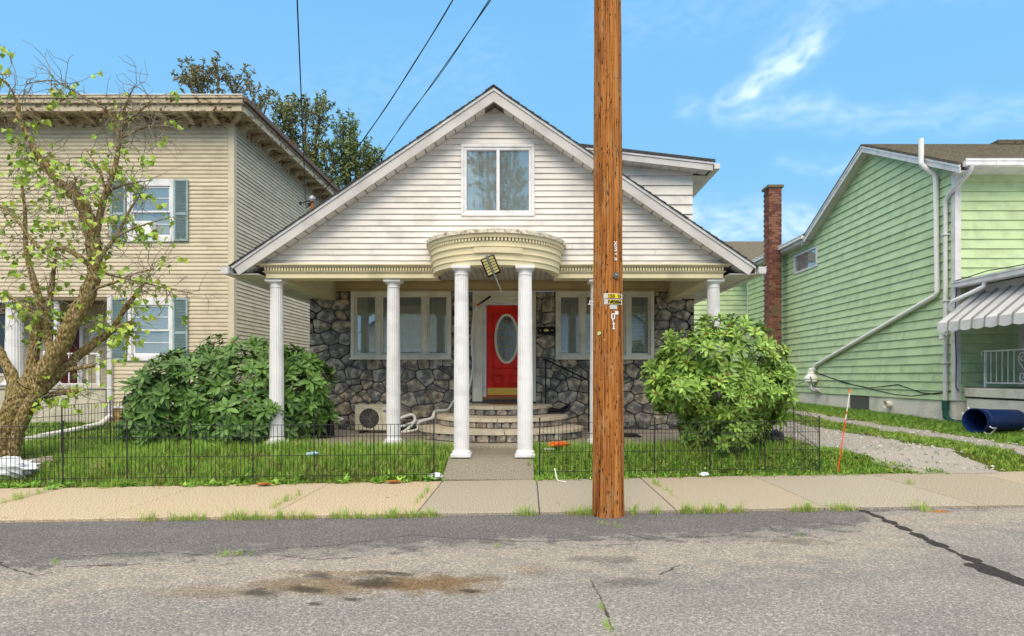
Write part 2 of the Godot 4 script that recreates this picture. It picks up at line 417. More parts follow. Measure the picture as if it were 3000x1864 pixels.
func make_ground() -> void:
	# earth: a fine mesh near by, coarse far off
	var xs := []; var ds := []
	var x := -8.0
	while x <= 14.0: xs.append(x); x += 0.25
	for q in [16.0, 20.0, 28.0, 45.0, 90.0, 200.0]: xs.append(q)
	for q in [-10.0, -13.0, -18.0, -28.0, -45.0, -90.0, -200.0]: xs.push_front(q)
	for k in 12: ds.append(k / 11.0)
	var far := []
	x = 9.8
	while x < 24.0: far.append(x); x += 0.3
	for q in [28.0, 36.0, 60.0, 120.0, 300.0]: far.append(q)
	var g := Geo.new()
	var bump := noise(0.9, 3, 6)
	var P := func(i: int, j: int) -> Vector3:
		var xx: float = xs[i]
		var b := walk_back(clampf(xx, -14, 14)) - 0.1
		var d: float = lerpf(b, 9.8, ds[j]) if j < ds.size() else far[j - ds.size()]
		var dip := 0.09 if absf(xx) < 0.55 else 0.0   # under the path
		return V(xx, ground_y(xx, d) - dip + (bump.get_noise_2d(xx, d) * 0.025 if j > 1 else -0.01), d)
	for i in xs.size() - 1:
		for j in ds.size() + far.size() - 1:
			g.quad(P.call(i, j), P.call(i + 1, j), P.call(i + 1, j + 1), P.call(i, j + 1))
	structure("ground", g, M.soil)
	make_road()
	# pavement of cast slabs, each with its own tone
	var side := Node3D.new(); side.name = "pavement"; side.set_meta("kind", "structure"); add_child(side)
	var fx := [-30.0, -12.0, -10.4, -8.8, -7.1, -5.45, -3.8, -2.12, -0.62, 0.68, 2.16, 3.82, 5.6, 7.2, 8.9, 10.6, 12.3, 30.0]
	var tone := [0, 1, 0, 2, 0, 0, 0, 0, 1, 1, 2, 1, 3, 2, 1, 0, 1]
	for i in fx.size() - 1:
		var s := Geo.new()
		var a: float = fx[i] + 0.006; var b: float = fx[i + 1] - 0.006
		var skew := 0.0
		var dy := R(-0.004, 0.004)
		var pts := PackedVector2Array([Vector2(a, kerb(a)), Vector2(b, kerb(b)), Vector2(b + skew, walk_back(b)), Vector2(a + skew, walk_back(a))])
		s.slab(pts, Transform3D(Basis(Vector3.RIGHT, Vector3.FORWARD, Vector3.UP), Vector3(0, -0.36, 0)), 0.12 + dy, 0.008)
		add(side, "paving_slab", s, M.pavement[tone[i]])
	# path from the pavement to the porch
	var w := Geo.new()
	var prof := [[8.44, -0.236], [8.7, -0.17], [9.0, -0.075], [9.35, -0.012], [10.14, 0.0]]
	for i in prof.size() - 1:
		var p = prof[i]; var q = prof[i + 1]
		w.quad(V(-0.64, p[1], p[0]), V(0.64, p[1], p[0]), V(0.64, q[1], q[0]), V(-0.64, q[1], q[0]))
		for sx in [-0.64, 0.64]:
			var s0 := V(sx, p[1] - 0.2, p[0]); var s1 := V(sx, q[1] - 0.2, q[0])
			if sx > 0: w.quad(s0, s1, V(sx, q[1], q[0]), V(sx, p[1], p[0]))
			else: w.quad(s1, s0, V(sx, p[1], p[0]), V(sx, q[1], q[0]))
	w.quad(V(-0.64, -0.4, 8.44), V(0.64, -0.4, 8.44), V(0.64, -0.236, 8.44), V(-0.64, -0.236, 8.44))
	structure("path", w, M.walk)
	# two gravel wheel tracks of the drive
	var dr := Node3D.new(); dr.name = "driveway"; dr.set_meta("kind", "structure"); add_child(dr)
	var wob := noise(0.7, 3, 19)
	for tr in TRACKS:
		var t := Geo.new()
		var nseg := 60; var nac := 12
		var Q := func(i: int, k: int) -> Vector3:
			var f: float = float(i) / nseg * (tr.size() - 1)
			var s := mini(int(f), tr.size() - 2)
			var u: float = f - s
			var d: float = lerpf(tr[s][0], tr[s + 1][0], u)
			var l: float = lerpf(tr[s][1], tr[s + 1][1], u) + wob.get_noise_2d(d * 2, 3) * 0.35
			var r: float = lerpf(tr[s][2], tr[s + 1][2], u) + wob.get_noise_2d(d * 2, 9) * 0.35
			var xx := lerpf(l, r, float(k) / nac)
			var crown := 0.022 if k > 0 and k < nac else -0.03
			return V(xx, ground_y(xx, d) + crown + wob.get_noise_2d(xx * 3, d * 3) * 0.008, d)
		for i in nseg:
			for k in nac:
				t.quad(Q.call(i, k), Q.call(i, k + 1), Q.call(i + 1, k + 1), Q.call(i + 1, k))
		add(dr, "gravel_track", t, M.gravel)

func road_point(px: float, py: float) -> Vector2:
	var d := 1.5 * FOCAL / (py - 1103.0)
	return Vector2(EYE.x + (px - 1545.0) * d / FOCAL, d)

func make_road() -> void:
	# wear, patches, cracks and stains of the asphalt: x -6.5..8, d 2.5..7.5
	var w := 2048; var h := 1024
	var I := func(f: FastNoiseLite) -> PackedByteArray:
		var im := f.get_image(w, h); im.convert(Image.FORMAT_L8); return im.get_data()
	var big: PackedByteArray = I.call(noise(0.005, 4, 101))
	var med: PackedByteArray = I.call(noise(0.022, 4, 102))
	var gra: PackedByteArray = I.call(noise(0.42, 2, 103))
	var gr2: PackedByteArray = I.call(noise(0.2, 2, 104, FastNoiseLite.TYPE_CELLULAR))
	var edge := [[-8.0, 4.6], [-3.5, 4.68], [-2.4, 4.95], [-1.2, 5.06], [0.41, 5.38], [2.3, 5.52], [3.7, 5.85], [4.3, 6.6], [10.0, 7.4]]
	var stain := PackedFloat32Array(); stain.resize(w * h)
	var dark := PackedFloat32Array(); dark.resize(w * h)
	var tar := PackedFloat32Array(); tar.resize(w * h)
	var spot := func(buf: PackedFloat32Array, c: Vector2, rx: float, ry: float, amt: float, ang := 0.0) -> void:
		var m := maxf(rx, ry) * 1.5
		for yy in range(maxi(0, int((7.5 - c.y - m) / 5.0 * h)), mini(h, int((7.5 - c.y + m) / 5.0 * h))):
			for xx in range(maxi(0, int((c.x + 6.5 - m) / 14.5 * w)), mini(w, int((c.x + 6.5 + m) / 14.5 * w))):
				var p := (Vector2((xx + 0.5) / w * 14.5 - 6.5, 7.5 - (yy + 0.5) / h * 5.0) - c).rotated(ang)
				var i: int = yy * w + xx
				var q := (p / Vector2(rx, ry)).length() + (med[i] / 255.0 - 0.5) * 0.9 + (gra[i] / 255.0 - 0.5) * 0.25
				buf[i] = maxf(buf[i], amt * clampf((1.15 - q) * 1.5, 0, 1) * (0.75 + 0.5 * gra[i] / 255.0))
	spot.call(stain, road_point(1250, 1722), 0.62, 0.2, 0.8)
	spot.call(stain, road_point(960, 1728), 0.6, 0.2, 0.55, 0.1)
	spot.call(stain, road_point(620, 1745), 0.5, 0.14, 0.3, 0.1)
	spot.call(stain, road_point(1010, 1690), 0.55, 0.09, 0.35)
	spot.call(stain, road_point(1550, 1680), 0.14, 0.12, 0.3)
	for q in [[752, 1748, 0.11, 0.06], [887, 1736, 0.13, 0.06], [937, 1697, 0.1, 0.08], [1103, 1718, 0.17, 0.1], [918, 1780, 0.05, 0.03], [1030, 1768, 0.05, 0.03], [1375, 1742, 0.06, 0.03], [1150, 1690, 0.2, 0.05]]:
		spot.call(dark, road_point(q[0], q[1]), q[2] * 1.25, q[3] * 1.25, 0.6, 0.25)
	for q in [[1830, 1715, 0.25, 0.12], [1780, 1648, 0.3, 0.1], [2320, 1595, 0.3, 0.12]]:
		spot.call(dark, road_point(q[0], q[1]), q[2], q[3], 0.25, 0.1)
	var wav := noise(3.0, 3, 107)
	var line := func(buf: PackedFloat32Array, pts: Array, wd: float, amt: float, jit: float) -> void:
		for k in pts.size() - 1:
			var a: Vector2 = pts[k]; var b: Vector2 = pts[k + 1]
			var nst := int(a.distance_to(b) / 0.004) + 1
			for s in nst:
				var p := a.lerp(b, float(s) / nst)
				p.y += wav.get_noise_2d(p.x * 0.6, 7.0 + k) * jit * 5.0 + wav.get_noise_2d(p.x * 2.5, 17.0) * jit * 1.6
				p.x += wav.get_noise_2d(p.y * 2.0, 31.0) * jit * 2.0
				var r := wd * clampf(0.8 + 1.3 * wav.get_noise_2d(p.x * 1.5, p.y * 1.5), 0.15, 1.4)
				for oy in range(-int(absf(r) / 0.0049) - 1, int(absf(r) / 0.0049) + 2):
					for ox in range(-int(absf(r) / 0.0071) - 1, int(absf(r) / 0.0071) + 2):
						if Vector2(ox * 0.0071, oy * 0.0049).length() > absf(r) + 0.003: continue
						var xx := int((p.x + 6.5) / 14.5 * w) + ox; var yy := int((7.5 - p.y) / 5.0 * h) + oy
						if xx >= 0 and yy >= 0 and xx < w and yy < h: buf[yy * w + xx] = maxf(buf[yy * w + xx], amt)
	var RP := func(z: Array, ox: float) -> Array:
		var o := []
		for q in z: o.append(road_point(ox + q[0] / 1.6227, 1364 + q[1] / 1.6227))
		return o
	line.call(tar, RP.call([[1630, 212], [1750, 258], [1900, 330], [2050, 402], [2200, 470], [2330, 530], [2500, 600], [2700, 690]], 1500), 0.045, 1.0, 0.004)
	line.call(tar, RP.call([[2190, 490], [2260, 515], [2330, 540], [2480, 590]], 1500), 0.06, 1.0, 0.004)
	for cr in [[[[300, 500], [480, 492], [660, 485], [780, 486]], 0], [[[340, 450], [560, 435], [760, 425], [960, 440], [1100, 430], [1300, 412], [1500, 400], [1700, 378], [1950, 345], [2200, 360], [2434, 375], [2700, 370], [2815, 372]], 0],
		[[[440, 395], [630, 388]], 1500], [[[540, 338], [640, 362], [800, 355], [1000, 345], [1150, 320]], 1500], [[[1200, 290], [1260, 330], [1400, 340]], 1500], [[[1240, 250], [1340, 280], [1480, 285], [1640, 300]], 1500], [[[370, 560], [400, 610], [430, 660], [450, 730], [480, 800]], 1500],
		[[[-300, 470], [0, 480], [150, 545], [260, 520]], 0], [[[1300, 440], [1500, 462], [1700, 450]], 0], [[[800, 490], [700, 540]], 1500]]:
		line.call(dark, RP.call(cr[0], cr[1]), 0.004, 0.75, 0.008)
	var o := PackedByteArray(); o.resize(w * h * 3)
	var c_lo := Color(0.49, 0.48, 0.47); var c_hi := Color(0.565, 0.55, 0.53); var c_sand := Color(0.62, 0.585, 0.54); var c_old := Color(0.415, 0.405, 0.405)
	for yy in h:
		var d := 7.5 - (yy + 0.5) / h * 5.0
		var e := 0
		for xx in w:
			var x := (xx + 0.5) / w * 14.5 - 6.5
			while e < edge.size() - 2 and x > edge[e + 1][0]: e += 1
			var i := yy * w + xx
			var nb := big[i] / 255.0; var nm := med[i] / 255.0; var ng := gra[i] / 255.0
			var ed: float = lerpf(edge[e][1], edge[e + 1][1], (x - edge[e][0]) / (edge[e + 1][0] - edge[e][0]))
			var old := clampf((d - ed) * 4.0 + (nm - 0.5) * 3.2 + 0.3, 0, 1) * clampf(0.7 + nm * 0.45 + (nb - 0.5) * 0.5, 0.4, 1)
			var sand := clampf(1.0 - absf(d - ed + 0.55 - nb * 0.3) * 1.5 + (nm - 0.5) * 1.6, 0, 1) * (1 - old)
			var q := c_lo.lerp(c_hi, clampf(nb * 0.9 + (nm - 0.5) * 0.5 + 0.1, 0, 1)).lerp(c_sand, sand * 0.75).lerp(c_old, old)
			q = q.lerp(Color(0.43, 0.34, 0.235), stain[i] * 0.95).lerp(Color(0.2, 0.185, 0.17), dark[i]).lerp(Color(0.215, 0.205, 0.2), tar[i] * 0.95)
			var gg := 0.61 + 0.74 * ng + (gr2[i] / 255.0 - 0.5) * 0.4
			if ng > 0.8: gg += 0.2 + 0.25 * old
			elif ng < 0.3: gg -= 0.16 * old
			o[i * 3] = clampi(int(q.r * gg * 255), 0, 255); o[i * 3 + 1] = clampi(int(q.g * gg * 255), 0, 255); o[i * 3 + 2] = clampi(int(q.b * gg * 255), 0, 255)
	var im := Image.create_from_data(w, h, false, Image.FORMAT_RGB8, o)
	var m := StandardMaterial3D.new()
	m.albedo_texture = ImageTexture.create_from_image(im)
	m.roughness = 0.95; m.metallic_specular = 0.25
	m.normal_enabled = true
	var rimg := noise(0.35, 2, 105).get_image(w, h); rimg.convert(Image.FORMAT_RGBA8); rimg.bump_map_to_normal_map(5.0)
	m.normal_texture = ImageTexture.create_from_image(rimg); m.normal_scale = 0.7
	var g := Geo.new()
	var dd := [-20.0, -4.0, 2.5, 3.5, 4.5, 6.0, 7.0]
	var xx2 := [-80.0, -26.0, -6.5, -3.0, 1.0, 5.0, 8.0, 28.0, 80.0]
	for i in xx2.size() - 1:
		for j in dd.size() - 1:
			var q := [[xx2[i], dd[j]], [xx2[i + 1], dd[j]], [xx2[i + 1], dd[j + 1]], [xx2[i], dd[j + 1]]]
			for t in [0, 2, 1, 0, 3, 2]:
				g.vert(V(q[t][0], -0.275, q[t][1]), Vector3.UP, Vector2((q[t][0] + 6.5) / 14.5, (7.5 - q[t][1]) / 5.0))
	structure("road", g, m)

# ---------- shared building pieces ----------
func rect(x0: float, x1: float, y0: float, y1: float) -> PackedVector2Array:
	return PackedVector2Array([Vector2(x0, y0), Vector2(x1, y0), Vector2(x1, y1), Vector2(x0, y1)])
func area(p: PackedVector2Array) -> float:
	var s := 0.0
	for i in p.size(): s += p[i].cross(p[(i + 1) % p.size()])
	return absf(s) / 2
func cut(pieces: Array, holes: Array) -> Array:
	for h in holes:
		var o := []
		for p in pieces:
			var got := Geometry2D.clip_polygons(p, h)
			if got.any(func(q): return Geometry2D.is_polygon_clockwise(q)):
				# the hole lies inside: halve the piece through it first
				var mx: float = (h[0].x + h[2].x) / 2
				got = []
				for half in [rect(-400, mx, -400, 400), rect(mx, 400, -400, 400)]:
					for q in Geometry2D.intersect_polygons(p, half): got.append_array(Geometry2D.clip_polygons(q, h))
			for q in got:
				if not Geometry2D.is_polygon_clockwise(q): o.append(q)
		pieces = o
	return pieces
# lapped boards over a wall outline; t's x runs along the wall, y up, z out of it
func siding(parent: Node3D, t: Transform3D, wall: PackedVector2Array, holes: Array, y0: float, y1: float, step: float, proud: float, mats: Array) -> void:
	var y := y0
	while y < y1 - 0.005:
		var pieces := []
		for p in Geometry2D.intersect_polygons(rect(-300, 300, y, y + step - 0.006), wall): pieces.append(p)
		# boards come in lengths: butt joints at odd places
		var whole := cut(pieces, holes)
		pieces = []
		for p in whole:
			var lo := 1e9; var hi := -1e9
			for q in p: lo = minf(lo, q.x); hi = maxf(hi, q.x)
			var x := lo
			while x < hi:
				var nx := x + (R(2.2, 3.7) if hi - x > 3.7 else 99.0)
				for q in Geometry2D.intersect_polygons(p, rect(x, nx - 0.004, y - 1, y + 2)): pieces.append(q)
				x = nx
		for p in pieces:
			if area(p) < 0.0006: continue
			if Geometry2D.is_polygon_clockwise(p): p.reverse()
			var g := Geo.new()
			var off := R(-0.0025, 0.0025)
			var P := func(q: Vector2, out: float) -> Vector3:
				return t * Vector3(q.x, q.y, lerpf(proud + off, 0.003, clampf((q.y - y) / step, 0, 1)) * out)
			var ix := Geometry2D.triangulate_polygon(p)
			for i in range(0, ix.size(), 3):
				var a: Vector2 = p[ix[i]]; var b: Vector2 = p[ix[i + 1]]; var c: Vector2 = p[ix[i + 2]]
				if (b - a).cross(c - a) < 0: var s := b; b = c; c = s
				g.tri(P.call(a, 1.0), P.call(b, 1.0), P.call(c, 1.0))
			for i in p.size():
				var j: int = (i + 1) % p.size()
				g.quad(P.call(p[i], 0.0), P.call(p[j], 0.0), P.call(p[j], 1.0), P.call(p[i], 1.0))
			add(parent, "siding_board", g, mats[rng.randi() % mats.size()])
		y += step
func backing(parent: Node3D, called: String, t: Transform3D, wall: PackedVector2Array, holes: Array, thick: float, m: Material) -> void:
	var g := Geo.new()
	for p in cut([wall], holes):
		g.slab(p, t.translated_local(Vector3(0, 0, -thick)), thick - 0.002, 0.0, true)
	add(parent, called, g, m)
func face(x: float, d: float) -> Transform3D: return Transform3D(Basis(), V(x, 0, d))
func frame(g: Geo, x0: float, x1: float, y0: float, y1: float, w: float, d0: float, d1: float, b := 0.005) -> void:
	g.cbox(x0, x1, y1 - w, y1, d0, d1, b); g.cbox(x0, x1, y0, y0 + w, d0, d1, b)
	g.cbox(x0, x0 + w, y0 + w, y1 - w, d0, d1, b); g.cbox(x1 - w, x1, y0 + w, y1 - w, d0, d1, b)
func pane(parent: Node3D, x0: float, x1: float, y0: float, y1: float, d: float) -> void:
	var g := Geo.new()
	g.quad(V(x0, y0, d), V(x1, y0, d), V(x1, y1, d), V(x0, y1, d))
	add(parent, "pane", g, M.glass)
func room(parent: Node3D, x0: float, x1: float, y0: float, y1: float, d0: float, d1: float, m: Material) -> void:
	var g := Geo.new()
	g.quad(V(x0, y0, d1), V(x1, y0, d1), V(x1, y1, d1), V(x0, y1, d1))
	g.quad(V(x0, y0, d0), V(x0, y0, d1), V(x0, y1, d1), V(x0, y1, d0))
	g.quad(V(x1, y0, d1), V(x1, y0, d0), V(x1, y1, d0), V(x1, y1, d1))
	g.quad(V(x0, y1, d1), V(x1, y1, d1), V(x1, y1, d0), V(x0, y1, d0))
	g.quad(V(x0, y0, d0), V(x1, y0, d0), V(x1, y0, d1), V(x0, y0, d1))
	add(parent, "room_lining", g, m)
func curtain(parent: Node3D, x0: float, x1: float, y0: float, y1: float, d: float, m: Material, fold := 0.09, deep := 0.025) -> void:
	var g := Geo.new()
	var k := int((x1 - x0) / fold * 6) + 2
	var ph := R(0, 6)
	for i in k:
		var p := []
		for s in [0, 1]:
			var u: float = float(i + s) / k
			var x := lerpf(x0, x1, u)
			var a := TAU * x / fold + ph + sin(x * 11.0) * 1.4
			p.append([x, d + deep * sin(a), Vector3(deep * TAU / fold * cos(a), 0, 1).normalized()])
		g.squad(V(p[0][0], y0, p[0][1]), V(p[1][0], y0, p[1][1]), V(p[1][0], y1, p[1][1]), V(p[0][0], y1, p[0][1]), p[0][2], p[1][2], p[1][2], p[0][2])
	add(parent, "curtain", g, m)

# irregular rounded stones over an outline, each one a piece of its own
func stones(parent: Node3D, t: Transform3D, wall: PackedVector2Array, holes: Array, size: Vector2, depth: float, sd: int) -> void:
	var r := RandomNumberGenerator.new(); r.seed = sd
	var lo := Vector2(1e9, 1e9); var hi := -lo
	for p in wall: lo = lo.min(p); hi = hi.max(p)
	var pts := []
	var row := 0
	var y := lo.y - size.y * 0.2
	while y < hi.y + size.y:
		var x := lo.x - size.x * r.randf()
		while x < hi.x + size.x:
			pts.append(Vector2(x + r.randf_range(-0.32, 0.32) * size.x, y + r.randf_range(-0.36, 0.36) * size.y))
			x += size.x * (0.55 if r.randf() < 0.25 else r.randf_range(0.8, 1.35))
		y += size.y; row += 1
	for i in pts.size():
		var s: Vector2 = pts[i]
		var poly := rect(s.x - size.x * 1.1, s.x + size.x * 1.1, s.y - size.y * 0.95, s.y + size.y * 0.95)
		for j in pts.size():
			if j == i or absf(pts[j].x - s.x) > size.x * 2.3 or absf(pts[j].y - s.y) > size.y * 2.2: continue
			# squash so that stones come out wider than tall
			var dv: Vector2 = pts[j] - s
			var nrm := Vector2(dv.x / (size.x * size.x), dv.y / (size.y * size.y)).normalized()
			var mid := s + dv * 0.5
			var tn := nrm.orthogonal()
			var half := PackedVector2Array([mid + tn * 9, mid - tn * 9, mid - tn * 9 - nrm * 9, mid + tn * 9 - nrm * 9])
			var q := Geometry2D.intersect_polygons(poly, half)
			if q.size() == 0: poly = PackedVector2Array(); break
			poly = q[0]
		if poly.size() < 3: continue
		var pieces := []
		for p in Geometry2D.intersect_polygons(poly, wall): pieces.append(p)
		for p in cut(pieces, holes):
			var rad := r.randf_range(0.012, 0.038)
			for q in Geometry2D.offset_polygon(p, -0.011 - rad, Geometry2D.JOIN_MITER):
				for o in Geometry2D.offset_polygon(q, rad, Geometry2D.JOIN_ROUND):
					if area(o) < 0.0035: continue
					stone(parent, t, o, depth, r)
func stone(parent: Node3D, t: Transform3D, poly: PackedVector2Array, depth: float, r: RandomNumberGenerator) -> void:
	if Geometry2D.is_polygon_clockwise(poly): poly.reverse()
	# an even outline, a little wobbly
	var p := PackedVector2Array()
	for i in poly.size():
		var a := poly[i]; var b := poly[(i + 1) % poly.size()]
		var k := maxi(1, int(a.distance_to(b) / 0.055))
		if a.distance_to(b) < 0.012: continue
		for s in k: p.append(a.lerp(b, float(s) / k) + Vector2(r.randf_range(-0.004, 0.004), r.randf_range(-0.004, 0.004)))
	if p.size() < 4: return
	var c := Vector2.ZERO
	for q in p: c += q / p.size()
	var g := Geo.new()
	var hgt := depth * r.randf_range(0.7, 1.15)
	var tilt := Vector2(r.randf_range(-0.1, 0.1), r.randf_range(-0.1, 0.1))
	var lv := [[1.0, 0.0], [0.995, 0.55], [0.93, 0.92], [0.72, 1.0], [0.38, 1.02]]
	var ring := []
	for l in lv:
		var rr := []
		for q in p:
			var o: Vector2 = q - c
			var inset: float = (1.0 - l[0]) * minf(1.0, 0.16 / maxf(o.length(), 0.05))
			if l[0] < 0.9: inset = 1.0 - l[0]
			o *= 1.0 - inset
			var z: float = hgt * l[1] * (1.0 + (r.randf_range(-0.16, 0.16) if l[1] > 0.8 else 0.0)) + (o.dot(tilt) if l[1] > 0.3 else 0.0)
			rr.append(t * Vector3(c.x + o.x, c.y + o.y, maxf(z, 0.0)))
		ring.append(rr)
	var top := t * Vector3(c.x, c.y, hgt)
	var out := t.basis.z
	for i in p.size():
		var j: int = (i + 1) % p.size()
		var e: Vector3 = (ring[0][j] - ring[0][i]).normalized()
		var side := e.cross(out).normalized()
		for k in lv.size() - 1:
			var na: Vector3 = (side * [1.0, 0.85, 0.3, 0.1][k] + out * [0.15, 0.6, 1.0, 1.0][k]).normalized()
			var nb: Vector3 = (side * [0.85, 0.35, 0.1, 0.0][k] + out * [0.5, 1.0, 1.0, 1.0][k]).normalized()
			g.squad(ring[k][i], ring[k][j], ring[k + 1][j], ring[k + 1][i], na, na, nb, nb)
		g.tri(ring[-1][i], ring[-1][j], top)
	add(parent, "stone", g, M.stone[r.randi() % M.stone.size()])

func fluted(parent: Node3D, x: float, d: float, y0: float, y1: float, r: float) -> void:
	var col := part(parent, "column")
	var o := V(x, 0, d)
	var g := Geo.new()
	var fl := 20; var per := 6
	var ys := [y0 + 0.1, lerpf(y0, y1, 0.35), y1 - 0.14]
	var rs := [r, r * 0.99, r * 0.87]
	var rad := func(k: int) -> float:
		return [1.0, 1.0, 0.97, 0.955, 0.955, 0.97][k % per]
	for s in 2:
		for k in fl * per:
			var q := []
			for e in [[k, s], [k + 1, s], [k + 1, s + 1], [k, s + 1]]:
				var a: float = TAU * e[0] / (fl * per)
				q.append(o + Vector3(sin(a), 0, cos(a)) * float(rs[e[1]] * rad.call(e[0])) + Vector3.UP * ys[e[1]])
			g.quad(q[0], q[1], q[2], q[3])
	add(col, "shaft", g, M.white_paint)
	var b := Geo.new()
	b.cbox(x - r * 1.3, x + r * 1.3, y0, y0 + 0.055, d - r * 1.3, d + r * 1.3, 0.008)
	b.lathe([Vector2(r * 1.22, y0 + 0.055), Vector2(r * 1.25, y0 + 0.07), Vector2(r * 1.2, y0 + 0.088), Vector2(r * 1.02, y0 + 0.1), Vector2(r * 0.9, y0 + 0.1)], o, 32)
	add(col, "base", b, M.white_paint)
	var c := Geo.new()
	var q := r * 0.87
	c.lathe([Vector2(q * 0.9, y1 - 0.14), Vector2(q * 1.06, y1 - 0.14), Vector2(q * 1.08, y1 - 0.128), Vector2(q * 1.02, y1 - 0.12), Vector2(q * 1.02, y1 - 0.085), Vector2(q * 1.22, y1 - 0.06), Vector2(q * 1.28, y1 - 0.05)], o, 32)
	c.cbox(x - q * 1.42, x + q * 1.42, y1 - 0.05, y1, d - q * 1.42, d + q * 1.42, 0.006)
	add(col, "capital", c, M.white_paint)

# ---------- the white gable house ----------
const T := 0.681     # rise of the roof per metre
func make_house() -> void:
	var house := thing("gable_house", "white sided gable house with a bowed porch canopy, stone front and red door", "house", V(0, 0, 10.2))
	var h := part(house, "front"); h.position = V(0, 0, -10.2)   # children below are placed in world metres
	h.free()
	house.position = Vector3.ZERO
	var ca := 1.0 / sqrt(1.0 + T * T); var sa := T * ca
	var apex := 5.92; var L := 4.29 / ca
	# --- gable wall ---
	var gy := apex - 0.165 / ca
	var gable := PackedVector2Array([Vector2(-(gy - 3.05) / T, 3.05), Vector2((gy - 3.05) / T, 3.05), Vector2(0, gy)])
	var wh := rect(-0.566, 0.671, 3.893, 5.10)
	var gw := part(house, "gable_wall")
	backing(gw, "wall_backing", face(0, 10.2), gable, [rect(-0.5, 0.6, 3.96, 5.03)], 0.12, M.white_vinyl)
	siding(gw, face(0, 10.2), gable, [wh], 3.05, gy, 0.098, 0.024, M.vinyl)
	var gwin := part(house, "gable_window")
	var g := Geo.new()
	frame(g, -0.566, 0.671, 3.893, 5.10, 0.05, 10.16, 10.24)
	frame(g, -0.516, 0.621, 3.943, 5.05, 0.045, 10.18, 10.26)
	g.cbox(0.03, 0.085, 3.988, 5.005, 10.175, 10.27)
	add(gwin, "frame", g, M.white_paint)
	pane(gwin, -0.471, 0.03, 3.988, 5.005, 10.225); pane(gwin, 0.085, 0.576, 3.988, 5.005, 10.215)
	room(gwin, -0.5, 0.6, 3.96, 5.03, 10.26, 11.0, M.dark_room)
	curtain(gwin, -0.47, -0.28, 3.97, 5.02, 10.36, M.curtain); curtain(gwin, -0.2, 0.02, 3.97, 5.02, 10.37, M.curtain)
	curtain(gwin, 0.22, 0.38, 3.97, 5.02, 10.35, M.green_curtain); curtain(gwin, 0.4, 0.59, 3.97, 5.02, 10.36, M.green_curtain, 0.12)
	# --- roof ---
	var roof := part(house, "roof")
	for sd in [-1.0, 1.0]:
		# t: x down the slope from the ridge, y into the roof, z along the house (towards the viewer)
		var bx := Vector3(sd * ca, -sa, 0); var by := Vector3(-sd * sa, -ca, 0)
		var bz := Vector3.BACK
		var P := func(s: float, o: float, d: float) -> Vector3: return Vector3(0, apex, -d) + bx * s + by * o
		var sheet := func(o0: float, o1: float, s1: float, d0: float, d1: float) -> Geo:
			var q := Geo.new()
			var a := [P.call(o0 * T, o0, d0), P.call(s1, o0, d0), P.call(s1, o1, d0), P.call(o1 * T, o1, d0)]
			var b := [P.call(o0 * T, o0, d1), P.call(s1, o0, d1), P.call(s1, o1, d1), P.call(o1 * T, o1, d1)]
			if sd > 0:
				q.quad(a[3], a[2], a[1], a[0]); q.quad(b[0], b[1], b[2], b[3])
				for i in 4: q.quad(a[i], a[(i + 1) % 4], b[(i + 1) % 4], b[i])
			else:
				q.quad(a[0], a[1], a[2], a[3]); q.quad(b[3], b[2], b[1], b[0])
				for i in 4: q.quad(a[(i + 1) % 4], a[i], b[i], b[(i + 1) % 4])
			return q
		add(roof, "roof_deck", sheet.call(0.0, 0.13, L, 9.96, 24.0), M.soffit)
		# shingle courses, seen edge-on along the rake
		var s := 0.06
		while s < L:
			var q := Geo.new()
			var s2 := minf(s + 0.145, L + 0.02)
			var lift := R(0.0, 0.004)
			var d0 := 9.865 + R(-0.008, 0.008)
			q.quad(P.call(s - 0.06, -0.006, d0), P.call(s2, -0.022 - lift, d0), P.call(s2, -0.022 - lift, 24.05), P.call(s - 0.06, -0.006, 24.05))
			q.quad(P.call(s - 0.06, 0.0, d0), P.call(s2, 0.0, d0), P.call(s2, -0.022 - lift, d0), P.call(s - 0.06, -0.006, d0))
			q.quad(P.call(s2, 0.0, d0), P.call(s2, 0.0, 24.05), P.call(s2, -0.022 - lift, 24.05), P.call(s2, -0.022 - lift, d0))
			add(roof, "shingle_course", q, M.shingle_grey)
			s += 0.145
		add(roof, "drip_edge", sheet.call(0.0, 0.042, L, 9.885, 9.958), M.white_metal)
		add(roof, "fascia", sheet.call(0.044, 0.185, L - 0.02, 9.905, 9.94), M.grey_fascia)
		# soffit strips under the overhang, with open joints
		var so := part(roof, "soffit")
		s = 0.3
		while s < L - 0.05:
			var q := Geo.new()
			var e := minf(s + 0.182, L - 0.03)
			var a := [P.call(s, 0.162, 9.94), P.call(e, 0.162, 9.94), P.call(e, 0.162, 10.2), P.call(s, 0.162, 10.2)]
			var b := [P.call(s, 0.15, 9.94), P.call(e, 0.15, 9.94), P.call(e, 0.15, 10.2), P.call(s, 0.15, 10.2)]
			if sd > 0: q.quad(a[0], a[3], a[2], a[1])
			else: q.quad(a[0], a[1], a[2], a[3])
			for i in 4: q.quad(a[i], a[(i + 1) % 4], b[(i + 1) % 4], b[i])
			add(so, "soffit_panel", q, M.soffit)
			s += 0.2
		add(so, "soffit_joint", sheet.call(0.142, 0.148, L - 0.03, 9.942, 10.2), M.groove)
		# gutter and boxed eave
		var gt := Geo.new()
		var gx: float = sd * 4.32
		for i in 2:
			var out: float = gx + sd * (0.115 if i else 0.0)
			gt.cbox(out - 0.005, out + 0.005, 2.875 + (0.02 if i else 0.0), 2.985, 9.86, 24.0, 0.002)
		gt.bar(V(gx, 2.877, 9.86), V(gx, 2.877, 24.0), 0.01, 0.006); gt.box(minf(gx, gx + sd * 0.11), maxf(gx, gx + sd * 0.11), 2.872, 2.88, 9.86, 24.0)
		gt.box(minf(gx, gx + sd * 0.11), maxf(gx, gx + sd * 0.11), 2.882, 2.985, 9.86, 9.868)
